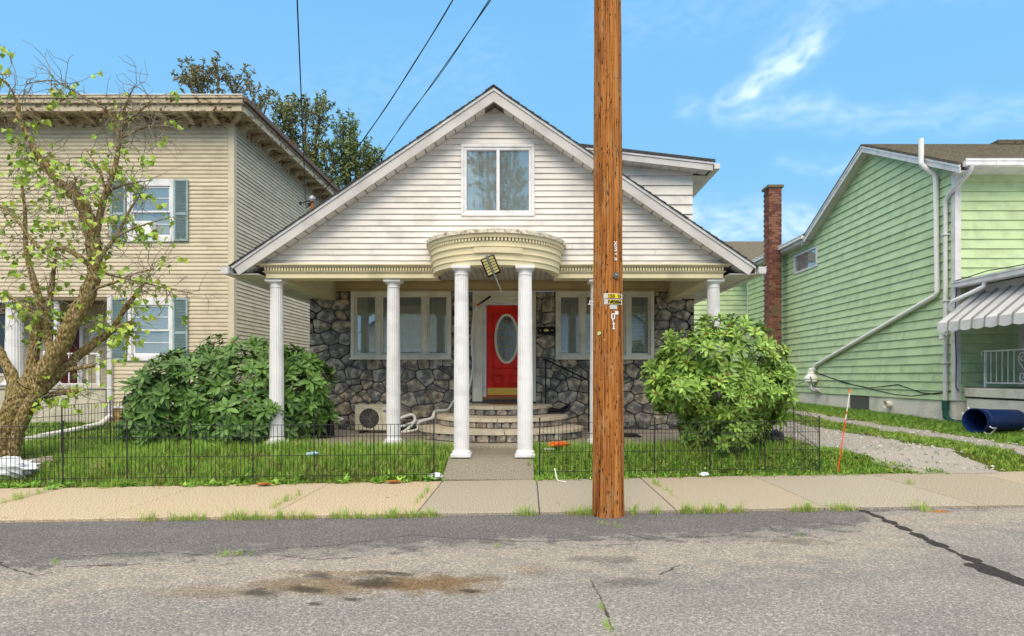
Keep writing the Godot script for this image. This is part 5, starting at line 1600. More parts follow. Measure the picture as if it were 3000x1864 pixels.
func make_street_tree() -> void:
	var base := V(-7.05, -0.12, 9.0)
	var t := thing("gnarled_tree", "gnarled half bare tree with mossy trunk and sparse yellow green leaves", "tree", base)
	var D := 9.0
	var tr := Geo.new(); var mn := Geo.new()
	var ps := func(a: Array) -> Array:
		var o := []
		for q in a: o.append(at(q[0], q[1], D + q[2]) - base)
		return o
	# trunk with flutes and burrs
	limb(tr, ps.call([[8, 1395, 0], [14, 1300, 0], [38, 1230, 0], [70, 1170, 0], [95, 1130, 0]]), 0.165, 0.2, 14, 0.1)
	limb(tr, ps.call([[-8, 1390, -0.08], [0, 1290, -0.08], [25, 1200, -0.05], [38, 1120, 0.0], [12, 1060, 0.05], [-40, 985, 0.1], [-120, 880, 0.2]]), 0.1, 0.06, 10, 0.1)
	limb(tr, ps.call([[40, 1385, -0.05], [45, 1290, -0.1], [78, 1200, -0.1], [120, 1130, -0.05]]), 0.07, 0.1, 10, 0.1)
	var ends := []
	var A: Array = ps.call([[85, 1150, 0], [150, 1062, -0.05], [187, 994, -0.1], [218, 930, -0.1], [259, 856, -0.1], [277, 790, -0.1], [270, 700, -0.1], [249, 619, -0.15], [215, 567, -0.2], [172, 533, -0.2], [138, 494, -0.2], [107, 451, -0.2], [82, 399, -0.2], [60, 356, -0.2], [47, 292, -0.2], [26, 249, -0.2], [-10, 222, -0.2]])
	ends.append(limb(tr, A, 0.135, 0.007, 10, 0.08))
	ends.append(limb(tr, ps.call([[100, 1160, 0], [185, 1085, 0.1], [241, 1031, 0.15], [324, 971, 0.2], [361, 911, 0.2], [407, 851, 0.2], [440, 800, 0.2]]), 0.085, 0.011, 9, 0.08))
	ends.append(limb(tr, ps.call([[310, 980, 0.2], [345, 962, 0.15], [388, 943, 0.1]]), 0.045, 0.036, 8, 0.05))
	ends.append(limb(tr, ps.call([[190, 1085, 0.1], [230, 1078, 0], [274, 1072, -0.05]]), 0.036, 0.028, 7, 0.05))
	ends.append(limb(tr, ps.call([[130, 1160, 0.1], [180, 1150, 0.1], [231, 1148, 0.1]]), 0.05, 0.04, 7, 0.1))
	ends.append(limb(tr, ps.call([[75, 1150, 0.1], [95, 1060, 0.2], [108, 980, 0.25], [118, 893, 0.3], [97, 820, 0.3], [75, 720, 0.35], [70, 600, 0.4], [55, 480, 0.4]]), 0.09, 0.008, 8, 0.08))
	ends.append(limb(tr, ps.call([[160, 1050, 0.0], [140, 1000, 0.2], [135, 930, 0.3], [150, 850, 0.35], [160, 760, 0.35]]), 0.075, 0.02, 8, 0.08))
	ends.append(limb(mn, ps.call([[270, 740, -0.1], [290, 640, -0.05], [305, 580, 0], [331, 507, 0], [344, 451, 0.05], [352, 399, 0.05], [361, 335, 0.1], [374, 292, 0.1], [391, 257, 0.1]]), 0.055, 0.007, 7, 0.06))
	ends.append(limb(mn, ps.call([[352, 399, 0.05], [365, 365, 0.05], [413, 322, 0.0], [460, 279, 0.0]]), 0.02, 0.006, 6))
	ends.append(limb(mn, ps.call([[350, 410, 0.05], [400, 382, 0.1], [440, 370, 0.1], [473, 378, 0.1]]), 0.018, 0.006, 6))
	ends.append(limb(mn, ps.call([[346, 425, 0.05], [344, 391, 0.0], [318, 330, -0.1], [258, 292, -0.2], [198, 257, -0.2], [150, 236, -0.2], [77, 245, -0.2]]), 0.018, 0.006, 6))
	ends.append(limb(mn, ps.call([[305, 590, 0], [331, 554, 0.05], [387, 537, 0.1], [447, 528, 0.1]]), 0.022, 0.006, 6))
	ends.append(limb(mn, ps.call([[278, 790, -0.1], [301, 743, -0.1], [344, 687, 0], [378, 619, 0.1], [415, 563, 0.1]]), 0.035, 0.012, 6))
	ends.append(limb(mn, ps.call([[330, 700, 0], [400, 666, -0.05], [499, 636, -0.1]]), 0.02, 0.006, 6))
	ends.append(limb(mn, ps.call([[262, 775, -0.1], [193, 730, -0.1], [116, 726, -0.1], [43, 640, -0.1], [-20, 590, 0]]), 0.045, 0.012, 7, 0.05))
	ends.append(limb(mn, ps.call([[310, 560, 0], [290, 500, -0.1], [250, 435, -0.1]]), 0.02, 0.007, 6))
	ends.append(limb(mn, ps.call([[300, 800, 0], [380, 820, 0.1], [470, 840, 0.15], [560, 860, 0.2]]), 0.018, 0.004, 6))
	ends.append(limb(mn, ps.call([[-60, 900, 0.1], [0, 860, 0.0], [60, 890, -0.1], [110, 925, -0.15]]), 0.025, 0.012, 6))
	ends.append(limb(mn, ps.call([[258, 850, -0.1], [330, 830, -0.15], [400, 800, -0.2], [450, 790, -0.2]]), 0.025, 0.007, 6))
	ends.append(limb(mn, ps.call([[215, 567, -0.2], [216, 540, -0.25], [222, 520, -0.25]]), 0.03, 0.02, 6))
	var trunk := add(t, "trunk", tr, M.bark)
	trunk.set_meta("label", "mossy gnarled trunk with pruned stubs")
	add(t, "limbs", mn, M.bark)
	# fine twigs, most of them bare
	var tw := Geo.new()
	var tips := []
	var r := RandomNumberGenerator.new(); r.seed = 99
	var spots := []
	for e in ends:
		for i in range(int(e.size() * 0.3), e.size()): spots.append(e[i])
	for i in 700:
		var a: Vector3 = spots[r.randi() % spots.size()]
		if a.y < 1.0 and r.randf() < 0.75: continue
		var dv := Vector3(r.randfn(), r.randfn() * 0.6 - 0.05, r.randfn() * 0.7).normalized()
		var ln := r.randf_range(0.2, 0.75)
		var p := [a]
		for s in 5:
			dv = (dv + Vector3(r.randfn(), r.randfn() - 0.2, r.randfn()) * 0.3).normalized()
			p.append(p[-1] + dv * ln / 5)
			if s >= 1: tips.append([p[-1], dv])
		tw.tube(p, [0.006, 0.0052, 0.0045, 0.0036, 0.003, 0.0025], 4, false)
		if r.randf() < 0.5:
			var q := [p[3]]
			var d2 := (dv + Vector3(r.randfn(), r.randfn(), r.randfn()) * 0.9).normalized()
			for s in 3: d2 = (d2 + Vector3(r.randfn(), r.randfn() - 0.2, r.randfn()) * 0.3).normalized(); q.append(q[-1] + d2 * ln * 0.17)
			tw.tube(q, [0.0045, 0.004, 0.003, 0.0025], 3, false)
			tips.append([q[-1], d2])
	add(t, "twigs", tw, M.twig)
	# heart-shaped leaves in loose bunches
	var lm := []
	for k in 5:
		var g := Geo.new()
		g.col = [Color(0.26, 0.42, 0.05), Color(0.34, 0.48, 0.07), Color(0.2, 0.34, 0.04), Color(0.42, 0.5, 0.08), Color(0.3, 0.42, 0.05)][k]
		leaf(g, Transform3D(Basis(), Vector3(0, 0.02, 0)), 0.085, 0.085, 0.2 + 0.1 * k, [0.35, 0.95, 1.0, 0.75, 0.4, 0.0], 0.3)
		lm.append(g.mesh())
	var cr := part(t, "crown")
	var xf := []
	for i in 900:
		var q = tips[r.randi() % tips.size()]
		# leaves gather in a few regions of the crown
		var w: Vector3 = q[0] + base
		if noise(1.1, 2, 4).get_noise_3dv(w * 1.0) < -0.02 and r.randf() < 0.85: continue
		if w.y > 4.6 and r.randf() < 0.55: continue
		for s in r.randi_range(1, 4):
			var dn := (Vector3(r.randfn() * 0.5, -0.5, r.randfn() * 0.5)).normalized()
			var nr := Vector3(r.randfn(), 0.6 + r.randf(), r.randfn() + 0.5)
			nr = (nr - dn * nr.dot(dn)).normalized()
			var b := Basis(dn.cross(nr), dn, nr).scaled(Vector3.ONE * r.randf_range(0.65, 1.15))
			xf.append([Transform3D(b, q[0] + Vector3(r.randfn(), r.randfn(), r.randfn()) * 0.05), r.randi() % 5])
	for i in xf.size():
		if i < 300:
			var o := add(cr, "leaf", lm[xf[i][1]], M.leaf)
			o.transform = xf[i][0]
	for m in 5:
		var more := []
		for i in range(300, xf.size()):
			if xf[i][1] == m: more.append(xf[i][0])
		if more.size(): scatter(cr, "more_leaves", lm[m], M.leaf, more)
	# low concrete edging round the tree's bed
	var e := Geo.new()
	e.tube([V(-8.3, -0.12, 8.35), V(-7.6, -0.1, 8.45), V(-7.1, -0.1, 8.6), V(-6.75, -0.08, 8.85), V(-6.6, -0.06, 9.1)], [0.07], 8)
	tag(add(self, "tree_edging", e, M.slab), "low curved concrete edging round the foot of the gnarled tree", "edging")

# sprays of small leaves for trees far off
func far_tree(label: String, base: Vector3, clumps: Array, n: int, lo: Color, hi: Color, sd: int) -> void:
	var r := RandomNumberGenerator.new(); r.seed = sd
	var t := thing("background_tree", label, "tree", base, "trees behind the houses")
	var ms := []
	for k in 3:
		var g := Geo.new()
		for i in 26:
			g.col = lo.lerp(hi, r.randf())
			var h := r.randf_range(0.0, 0.8)
			var dv := Vector3(r.randfn(), r.randfn() * 0.5 + 0.5, r.randfn()).normalized()
			var nr := dv.cross(Vector3(r.randfn(), r.randfn(), r.randfn())).normalized()
			leaf(g, Transform3D(Basis(dv.cross(nr), dv, nr), Vector3(r.randfn() * 0.07 * (1 - h), h, r.randfn() * 0.07 * (1 - h))), r.randf_range(0.13, 0.24), r.randf_range(0.05, 0.09), 0.2, [0.3, 1.0, 0.6, 0.0])
		g.col = Color(0.07, 0.055, 0.04)
		g.tube([Vector3(0, -0.4, 0), Vector3(0, 0.8, 0)], [0.018, 0.006], 4, false)
		ms.append(g.mesh())
	var xs := [[], [], []]
	var gg := Geo.new()
	for i in n:
		var q = clumps[r.randi() % clumps.size()]
		var dv := Vector3(r.randfn(), r.randfn(), r.randfn()).normalized()
		var p: Vector3 = q[0] + dv * Vector3(q[1], q[2], q[1]) * pow(r.randf(), 0.45)
		var up: Vector3 = (Vector3.UP * 0.8 + (p - q[0]).normalized() * 0.7 + Vector3(r.randfn(), r.randfn(), r.randfn()) * 0.25).normalized()
		var x: Vector3 = up.cross(Vector3(r.randfn(), 0.1, r.randfn())).normalized()
		xs[i % 3].append(Transform3D(Basis(x, up, x.cross(up)).scaled(Vector3.ONE * r.randf_range(0.7, 1.2)), p - base))
	gg.tube([Vector3.ZERO, Vector3(0.1, 4, 0), Vector3(0.0, 8, 0.1)], [0.35, 0.28, 0.2], 8)
	add(t, "trunk", gg, M.bark)
	gg = Geo.new()
	for q in clumps:
		var c: Vector3 = q[0] - base
		var a := Vector3(0, minf(7.5, c.y * 0.6), 0)
		gg.tube([a, a.lerp(c, 0.5) + Vector3(0, 0.4, 0), c, c + Vector3(r.randf_range(-0.6, 0.6), q[2] * 1.05, 0)], [0.13, 0.1, 0.06, 0.015], 5, false)
	add(t, "limbs", gg, M.bark)
	var cr := part(t, "crown")
	for k in 3: scatter(cr, "foliage", ms[k], M.leaf, xs[k])

func make_far_trees() -> void:
	var D := 30.0
	var C := func(px: float, py: float, rx: float, ry: float, dd := 0.0) -> Array: return [at(px, py, D + dd), rx * D / FOCAL, ry * D / FOCAL]
	far_tree("brownish tree behind the beige house's roof", V(-15.0, 0.2, 30.0),
		[C.call(590, 250, 40, 40), C.call(640, 225, 22, 22), C.call(560, 240, 22, 18), C.call(600, 300, 60, 40), C.call(690, 265, 36, 34), C.call(745, 280, 38, 36), C.call(770, 340, 40, 45), C.call(690, 330, 60, 50), C.call(640, 380, 60, 60)],
		120, Color(0.12, 0.11, 0.045), Color(0.3, 0.27, 0.11), 71)
	far_tree("ragged green tree in the gap between the beige and the white house", V(-11.0, 0.2, 31.0),
		[C.call(850, 345, 40, 45), C.call(895, 360, 38, 55), C.call(935, 350, 22, 50), C.call(870, 430, 60, 50), C.call(820, 390, 40, 50), C.call(930, 430, 40, 50), C.call(880, 500, 70, 60), C.call(800, 450, 50, 60), C.call(960, 500, 50, 50)],
		215, Color(0.1, 0.12, 0.045), Color(0.28, 0.31, 0.11), 72)
	far_tree("fuller green tree standing right beside the white roof's edge", V(-8.6, 0.2, 32.0),
		[C.call(1015, 400, 28, 50), C.call(1000, 450, 45, 40), C.call(1045, 470, 40, 45), C.call(980, 500, 50, 50), C.call(1060, 510, 40, 40), C.call(1020, 540, 60, 50), C.call(950, 545, 50, 45), C.call(1085, 480, 20, 20)],
		200, Color(0.09, 0.13, 0.045), Color(0.26, 0.33, 0.11), 73)
	far_tree("leafy tree seen through the gap beside the stone wall", V(17.0, 0.3, 62.0),
		[[at(2068, 885, 60.0), 2.2, 1.8], [at(2085, 920, 60.0), 2.6, 1.6], [at(2050, 870, 61.0), 1.6, 1.4], [at(2100, 870, 61.0), 1.6, 1.4]],
		120, Color(0.05, 0.11, 0.025), Color(0.14, 0.24, 0.06), 74)
	# a far house in the same gap
	var h := thing("far_house", "far off pale house with a tan roof seen past the stone wall", "house", V(14.5, 0, 46.0))
	var g := Geo.new(); g.box(-4, 2.6, 0, 5.1, -3, 3)
	add(h, "wall", g, M.white_vinyl)
	g = Geo.new()
	g.quad(Vector3(-4.4, 5.0, 3.4), Vector3(3.0, 5.0, 3.4), Vector3(0.6, 7.6, 0), Vector3(-4.4, 7.6, 0)); g.tri(Vector3(3.0, 5.0, 3.4), Vector3(3.0, 5.0, -3.4), Vector3(0.6, 7.6, 0)); g.box(-4.4, 3.02, 4.85, 5.0, -3.42, -3.3)
	add(h, "roof", g, paint(Color(0.66, 0.5, 0.38), 0.95, M.tex.speck, 1.0))

# ---------- grass and weeds ----------
func tuft(sd: int, n: int, tall: float, wide: float, spread: float, lo: Color, hi: Color) -> ArrayMesh:
	var r := RandomNumberGenerator.new(); r.seed = sd
	var g := Geo.new()
	for k in n:
		g.col = lo.lerp(hi, r.randf())
		var az := r.randf() * TAU
		var lean := r.randf_range(0.05, spread)
		var out := Vector3(cos(az), 0, sin(az))
		var sidev := out.cross(Vector3.UP)
		var h := tall * r.randf_range(0.5, 1.0)
		var o := Vector3(r.randfn(), 0, r.randfn()) * 0.025
		var p0 := o; var p1 := o + out * lean * h * 0.35 + Vector3.UP * h * 0.6; var p2 := o + out * lean * h * 1.0 + Vector3.UP * h * (1.0 - lean * 0.25)
		var w := wide * r.randf_range(0.7, 1.2) * 0.5
		g.quad(p0 - sidev * w, p0 + sidev * w, p1 + sidev * w * 0.8, p1 - sidev * w * 0.8)
		g.tri(p1 - sidev * w * 0.8, p1 + sidev * w * 0.8, p2)
	return g.mesh()
func broad(sd: int, n: int, len: float, wid: float, lo: Color, hi: Color) -> ArrayMesh:
	var r := RandomNumberGenerator.new(); r.seed = sd
	var g := Geo.new()
	for k in n:
		g.col = lo.lerp(hi, r.randf())
		var az := TAU * k / n + r.randf_range(-0.4, 0.4)
		var el := r.randf_range(0.2, 1.1)
		var dirv := Vector3(cos(az) * cos(el), sin(el), sin(az) * cos(el))
		var nrm := (Vector3.UP - dirv * dirv.y).normalized()
		leaf(g, Transform3D(Basis(dirv.cross(nrm), dirv, nrm), Vector3(0, r.randf_range(0, len * 0.4), 0)), len * r.randf_range(0.6, 1.1), wid * r.randf_range(0.7, 1.2), r.randf_range(0.2, 0.6), [0.2, 0.8, 1.0, 0.6, 0.0])
	return g.mesh()
func stand(x: float, d: float, sc: float) -> Transform3D:
	return Transform3D(Basis(Vector3.UP, R(0, TAU)).scaled(Vector3(sc, sc * R(0.8, 1.2), sc)), V(x, ground_y(x, d) - 0.012, d))
func in_track(x: float, d: float) -> bool:
	for tr in TRACKS:
		for i in tr.size() - 1:
			if d >= tr[i][0] and d < tr[i + 1][0]:
				var u: float = (d - tr[i][0]) / (tr[i + 1][0] - tr[i][0])
				if x > lerpf(tr[i][1], tr[i + 1][1], u) and x < lerpf(tr[i][2], tr[i + 1][2], u): return true
	return false

func make_grass() -> void:
	var g1 := [tuft(1, 9, 0.2, 0.007, 0.9, Color(0.117, 0.247, 0.026), Color(0.247, 0.442, 0.058)), tuft(2, 9, 0.24, 0.007, 0.8, Color(0.156, 0.299, 0.033), Color(0.325, 0.494, 0.078)), tuft(3, 8, 0.16, 0.008, 1.1, Color(0.104, 0.221, 0.026), Color(0.208, 0.390, 0.052)), tuft(4, 7, 0.2, 0.006, 1.0, Color(0.325, 0.351, 0.091), Color(0.520, 0.494, 0.182))]
	var short := [tuft(5, 10, 0.08, 0.008, 1.0, Color(0.078, 0.195, 0.026), Color(0.182, 0.338, 0.046)), tuft(6, 10, 0.09, 0.008, 1.1, Color(0.104, 0.234, 0.026), Color(0.247, 0.390, 0.065)), tuft(7, 9, 0.07, 0.008, 1.1, Color(0.182, 0.286, 0.039), Color(0.416, 0.494, 0.091))]
	var clov := [broad(8, 9, 0.05, 0.035, Color(0.130, 0.260, 0.039), Color(0.312, 0.494, 0.078)), broad(9, 8, 0.06, 0.04, Color(0.169, 0.286, 0.039), Color(0.442, 0.546, 0.117))]
	var weed := [broad(10, 8, 0.13, 0.05, Color(0.130, 0.286, 0.039), Color(0.312, 0.520, 0.091)), broad(11, 9, 0.18, 0.04, Color(0.156, 0.325, 0.039), Color(0.364, 0.585, 0.104)), broad(12, 7, 0.1, 0.07, Color(0.117, 0.260, 0.039), Color(0.260, 0.468, 0.078))]
	var nz := noise(0.8, 3, 55); var nz2 := noise(2.4, 2, 56)
	var put := {}
	for nm in ["lawn_grass", "drive_grass", "clover", "weeds"]: put[nm] = {}
	var P := func(nm: String, kind: String, k: int, tf: Transform3D) -> void:
		var key := kind + str(k)
		if not put[nm].has(key): put[nm][key] = []
		put[nm][key].append(tf)
	# long grass of the two front yards
	for i in 10500:
		var x := R(-8.2, 4.85)
		var d := R(7.7, 10.2)
		if absf(x) < 0.6 + nz2.get_noise_1d(d * 3.0) * 0.07: continue
		if d < walk_back(x) - 0.02 + nz2.get_noise_1d(x * 2.0) * 0.22: continue
		if d > 10.1 and absf(x) < 4.25: continue
		var ed := d - walk_back(x)
		var tall := 0.7 + 0.5 * nz.get_noise_2d(x, d) + (0.25 if d > 9.4 else 0.0)
		if x > 0.6 and ed < 0.9 and R(0, 1) < 0.6 - ed * 0.35: continue
		P.call("lawn_grass", "g", rng.randi() % 4 if nz2.get_noise_2d(x, d) > -0.05 else rng.randi() % 3, stand(x, d, clampf(tall, 0.4, 1.25) * (0.75 if ed < 0.25 else 1.0)))
	for i in 2600:     # beside the houses
		var x := R(-12.0, -4.3); var d := R(9.6, 14.2)
		if x > -9.3 and d > 14.1: continue
		P.call("lawn_grass", "s", rng.randi() % 3, stand(x, d, R(0.9, 1.6)))
	# clover and low weeds in the right yard
	for i in 5600:
		var x := R(0.66, 6.9); var d := R(8.4, 10.0)
		var ed := d - walk_back(x)
		if ed < -0.06 + nz2.get_noise_1d(x * 2.0) * 0.12 or ed > 1.0 + nz.get_noise_1d(x) * 0.3: continue
		if x > 4.9 and (ed > 1.1 - (x - 4.9) * 0.55): continue
		if R(0, 1) < 0.4: P.call("clover", "s", rng.randi() % 3, stand(x, d, R(0.8, 1.6)))
		else: P.call("clover", "c", rng.randi() % 2, stand(x, d, R(0.45, 1.05)))
	for i in 620:
		var x := R(-8.2, 6.2)
		if absf(x) < 0.7: continue
		var d := walk_back(x) + absf(rng.randfn()) * 0.2 - 0.05 + nz2.get_noise_1d(x * 2.0) * 0.2
		if nz.get_noise_1d(x * 2.5) < -0.12: continue
		P.call("weeds", "w", rng.randi() % 3, stand(x, d, R(0.4, 1.0) * (1.0 if x < 0.6 else 0.7)))
	# drive: green strip between the tracks and the lawn under the green wall
	for i in 19000:
		var d := 9.0 + 15.0 * pow(R(0, 1), 1.4)
		var x := R(4.95, 10.7) if d > 10 else R(4.95, 9.9)
		if d < walk_back(x) + 0.03: continue
		if x > 10.7 and d > 12: continue
		var tr := in_track(x + nz2.get_noise_1d(d * 1.5) * 0.25, d)
		if tr and R(0, 1) < 0.96: continue
		P.call("drive_grass", "s", (rng.randi() % 2 if x > 9.2 or R(0, 1) < 0.45 else 2), stand(x, d, R(0.6, 1.25)))
	for i in 900:
		var x := R(10.3, 13.5); var d := R(11.0, 14.3)
		if x > 10.9 and d < 10: continue
		P.call("drive_grass", "s", rng.randi() % 2, stand(x, d, R(0.7, 1.2)))
	var meshes := {g = g1, s = short, c = clov, w = weed}
	var labels := {lawn_grass = "long green grass of the front yards", drive_grass = "short grass along the gravel drive", clover = "low clover and leafy weeds behind the pavement", weeds = "broad leaved weeds along the pavement's edge"}
	for nm in put:
		var o := Node3D.new(); o.name = nm; add_child(o)
		o.set_meta("kind", "stuff"); o.set_meta("label", labels[nm]); o.set_meta("category", "grass" if "grass" in nm else "weeds")
		for key in put[nm]:
			scatter(o, nm + "_tufts", meshes[key.substr(0, 1)][int(key.substr(1))], M.grass, put[nm][key])
	# tufts in the gap between road and pavement, in joints and cracks
	var xs := []; var xs2 := []
	var S := func(px0: float, px1: float, py0: float, py1: float, n: int, y: float, sc: float) -> void:
		for i in n:
			var u := R(0, 1)
			var py := lerpf(py0, py1, u) + R(-4, 4)
			var d := (EYE.y - y) * FOCAL / (py - 1103.0)
			var x := EYE.x + (lerpf(px0, px1, u) - 1545.0) * d / FOCAL
			if y < -0.28 and py < 1515 and d > kerb(x) - 0.12: d = kerb(x) - R(0.005, 0.05)
			var tf := Transform3D(Basis(Vector3.UP, R(0, TAU)).scaled(Vector3.ONE * sc * R(0.5, 1.2)), V(x, y - 0.01, d + R(-0.03, 0.03)))
			(xs if R(0, 1) < 0.6 else xs2).append(tf)
	for q in [[470, 530, 1510, 1508, 10], [560, 655, 1508, 1504, 26], [690, 960, 1505, 1498, 85], [1000, 1310, 1500, 1493, 100], [1500, 1570, 1492, 1491, 12], [1650, 1735, 1490, 1490, 26], [1895, 1930, 1495, 1494, 9], [1950, 2110, 1484, 1489, 60], [2110, 2165, 1487, 1488, 14], [2285, 2375, 1487, 1492, 34], [2405, 2485, 1485, 1494, 26], [2675, 2725, 1494, 1502, 14], [1840, 1860, 1500, 1505, 8]]:
		S.call(q[0], q[1], q[2], q[3], q[4], -0.285, 0.72)
	for q in [[795, 880, 1490, 1452, 26], [1215, 1258, 1480, 1436, 22], [1905, 1955, 1410, 1440, 24], [1955, 1985, 1440, 1462, 6], [2655, 2672, 1416, 1420, 6], [0, 120, 1476, 1444, 30]]:
		S.call(q[0], q[1], q[2], q[3], q[4], -0.24, 0.5)
	for q in [[640, 740, 1629, 1624, 22], [1440, 1465, 1600, 1600, 7], [1758, 1768, 1778, 1798, 8], [1765, 1795, 1820, 1856, 14], [1750, 1825, 1530, 1548, 16], [160, 175, 1652, 1653, 4], [2340, 2360, 1572, 1574, 3]]:
		S.call(q[0], q[1], q[2], q[3], q[4], -0.275, 0.3)
	var ko := Node3D.new(); ko.name = "kerb_grass"; add_child(ko)
	ko.set_meta("kind", "stuff"); ko.set_meta("label", "tufts of grass growing in the joint between road and pavement"); ko.set_meta("category", "grass")
	scatter(ko, "kerb_tufts", g1[1], M.grass, xs); scatter(ko, "kerb_tufts", g1[3], M.grass, xs2)
	# loose stones on the wheel tracks
	var peb := Geo.new()
	peb.lathe([Vector2(0, -0.01), Vector2(0.016, 0.0), Vector2(0.012, 0.009), Vector2(0, 0.012)], Vector3.ZERO, 5)
	var ps := []; var pc := []
	for i in 4500:
		var d := 9.0 + 11.0 * pow(R(0, 1), 1.6); var x := R(5.0, 12.0)
		if d < walk_back(x) + 0.05 or not in_track(x, d): continue
		ps.append(Transform3D(Basis(Vector3(R(-1, 1), R(-1, 1), R(-1, 1)).normalized(), R(0, 6)).scaled(Vector3.ONE * R(0.5, 1.5)), V(x, ground_y(x, d) + 0.026, d)))
		var a := R(0.24, 0.6)
		pc.append(Color(a, a * R(0.93, 1.0), a * R(0.85, 1.0)))
	var po := scatter(self, "gravel_stones", peb.mesh(), paint(Color.WHITE, 0.9), ps, pc)
	po.set_meta("label", "loose grey stones on the drive's wheel tracks"); po.set_meta("category", "gravel")

# ---------- pole and wires ----------
func make_pole() -> void:
	var o := V(1.413, -0.3, 6.47)
	var p := thing("utility_pole", "weathered orange brown wooden utility pole at the road's edge", "utility pole", o)
	# grain, checks and splinter holes of the wood
	var w := 512; var h := 1024
	var im := noise(0.03, 4, 61).get_seamless_image(w, 24); im.resize(w, h, Image.INTERPOLATE_CUBIC); im.convert(Image.FORMAT_L8)
	var im2 := noise(0.11, 3, 62).get_seamless_image(w, 56); im2.resize(w, h, Image.INTERPOLATE_CUBIC); im2.convert(Image.FORMAT_L8)
	var im3 := noise(0.012, 3, 63).get_seamless_image(w, h); im3.convert(Image.FORMAT_L8)
	var a := im.get_data(); var b := im2.get_data(); var c := im3.get_data()
	var out := PackedByteArray(); out.resize(w * h * 3)
	var hgt := PackedByteArray(); hgt.resize(w * h)
	var c0 := Color(0.33, 0.18, 0.09); var c1 := Color(0.64, 0.405, 0.2); var c2 := Color(0.80, 0.56, 0.31); var c3 := Color(0.68, 0.52, 0.36)
	for i in w * h:
		var u := a[i] / 255.0 * 0.45 + b[i] / 255.0 * 0.55
		var q := c0.lerp(c1, clampf(u * 2.6 - 0.35, 0, 1)).lerp(c2, clampf(u * 2.2 - 1.0, 0, 1)).lerp(c3, clampf(c[i] / 255.0 * 2.4 - 1.45, 0, 0.6))
		out[i * 3] = int(q.r * 255); out[i * 3 + 1] = int(q.g * 255); out[i * 3 + 2] = int(q.b * 255)
		hgt[i] = int(clampf(u, 0, 1) * 255)
	var img := Image.create_from_data(w, h, false, Image.FORMAT_RGB8, out)
	var hm := Image.create_from_data(w, h, false, Image.FORMAT_L8, hgt)
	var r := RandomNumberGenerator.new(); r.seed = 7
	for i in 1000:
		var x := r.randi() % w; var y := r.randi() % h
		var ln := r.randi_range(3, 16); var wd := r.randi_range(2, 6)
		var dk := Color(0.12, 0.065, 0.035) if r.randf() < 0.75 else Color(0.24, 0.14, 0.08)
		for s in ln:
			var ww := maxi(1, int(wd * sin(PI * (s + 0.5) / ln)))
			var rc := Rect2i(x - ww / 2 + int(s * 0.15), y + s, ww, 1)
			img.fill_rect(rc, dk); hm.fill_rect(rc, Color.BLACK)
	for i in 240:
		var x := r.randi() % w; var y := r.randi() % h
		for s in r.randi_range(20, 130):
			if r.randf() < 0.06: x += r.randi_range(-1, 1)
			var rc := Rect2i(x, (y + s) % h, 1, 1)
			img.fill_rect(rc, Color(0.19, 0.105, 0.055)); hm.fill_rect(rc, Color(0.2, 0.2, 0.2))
	for i in 90:
		img.fill_rect(Rect2i(r.randi() % w, r.randi() % h, r.randi_range(2, 5), r.randi_range(2, 4)), Color(0.78, 0.6, 0.46))
	hm.convert(Image.FORMAT_RGBA8); hm.bump_map_to_normal_map(5.0)
	var m := StandardMaterial3D.new()
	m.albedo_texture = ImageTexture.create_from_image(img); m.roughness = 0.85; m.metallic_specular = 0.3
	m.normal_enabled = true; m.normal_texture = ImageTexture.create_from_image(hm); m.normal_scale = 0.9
	var g := Geo.new()
	var lump := noise(1.3, 3, 64)
	var S := 56; var K := 90; var H := 10.6
	var Q := func(i: int, k: int) -> Array:
		var y := -0.4 + (H + 0.4) * i / K
		var an := TAU * k / S
		var dirv := Vector3(sin(an), 0, cos(an))
		var rad: float = lerpf(0.164, 0.118, y / H) * (1.0 + 0.02 * lump.get_noise_3d(dirv.x * 2, y * 0.7, dirv.z * 2)) + (0.004 if k % 3 == 0 else 0.0) + 0.012 * exp(-maxf(y, 0) * 9)
		return [dirv * rad + Vector3(-0.0012 * y, y, 0), dirv, Vector2(float(k) / S, y / 5.6)]
	for i in K:
		for k in S:
			var q := [Q.call(i, k), Q.call(i, k + 1), Q.call(i + 1, k + 1), Q.call(i + 1, k)]
			for t in [0, 2, 1, 0, 3, 2]: g.vert(q[t][0], q[t][1], q[t][2])
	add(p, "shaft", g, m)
	# number plates, letters and bolt, wrapped round the front
	var yellow := paint(Color(0.93, 0.80, 0.10), 0.5); var alu := paint(Color(0.80, 0.80, 0.80), 0.4, M.tex.soft, 2.0); var ink := paint(Color(0.06, 0.05, 0.05), 0.6)
	var rr := 0.158
	var plate := func(called: String, y0: float, y1: float, f0: float, f1: float, off: float, mm: Material) -> void:
		var q := Geo.new()
		q.lathe([Vector2(rr, y0), Vector2(rr + off, y0), Vector2(rr + off, y1), Vector2(rr, y1)], Vector3(-0.002, 0.3, 0), 14, deg_to_rad(90 - f1), deg_to_rad(90 - f0))
		add(p, called, q, mm)
	var glyphs := func(s: String, y: float, f0: float, f1: float, size: float, mm: Material, faint := {}) -> void:
		for i in s.length():
			if s[i] == " ": continue
			var f := deg_to_rad(lerpf(f0, f1, float(i) / maxi(1, s.length() - 1)))
			var dirv := Vector3(sin(f), 0, cos(f))
			text(p, "character", s[i], size, faint.get(i, mm), Transform3D(Basis(Vector3.UP, f), dirv * (rr + 0.009) + Vector3(-0.002, y + 0.3, 0)))
	plate.call("number_plate", 2.012, 2.066, -24, 58, 0.004, alu); plate.call("plate_face", 2.017, 2.06, -9, 47, 0.0065, yellow)
	plate.call("number_plate", 1.95, 2.006, -22, 57, 0.004, alu); plate.call("plate_face", 1.956, 2.0, -5, 47, 0.0065, yellow)
	var worn := paint(Color(0.45, 0.38, 0.1), 0.6)
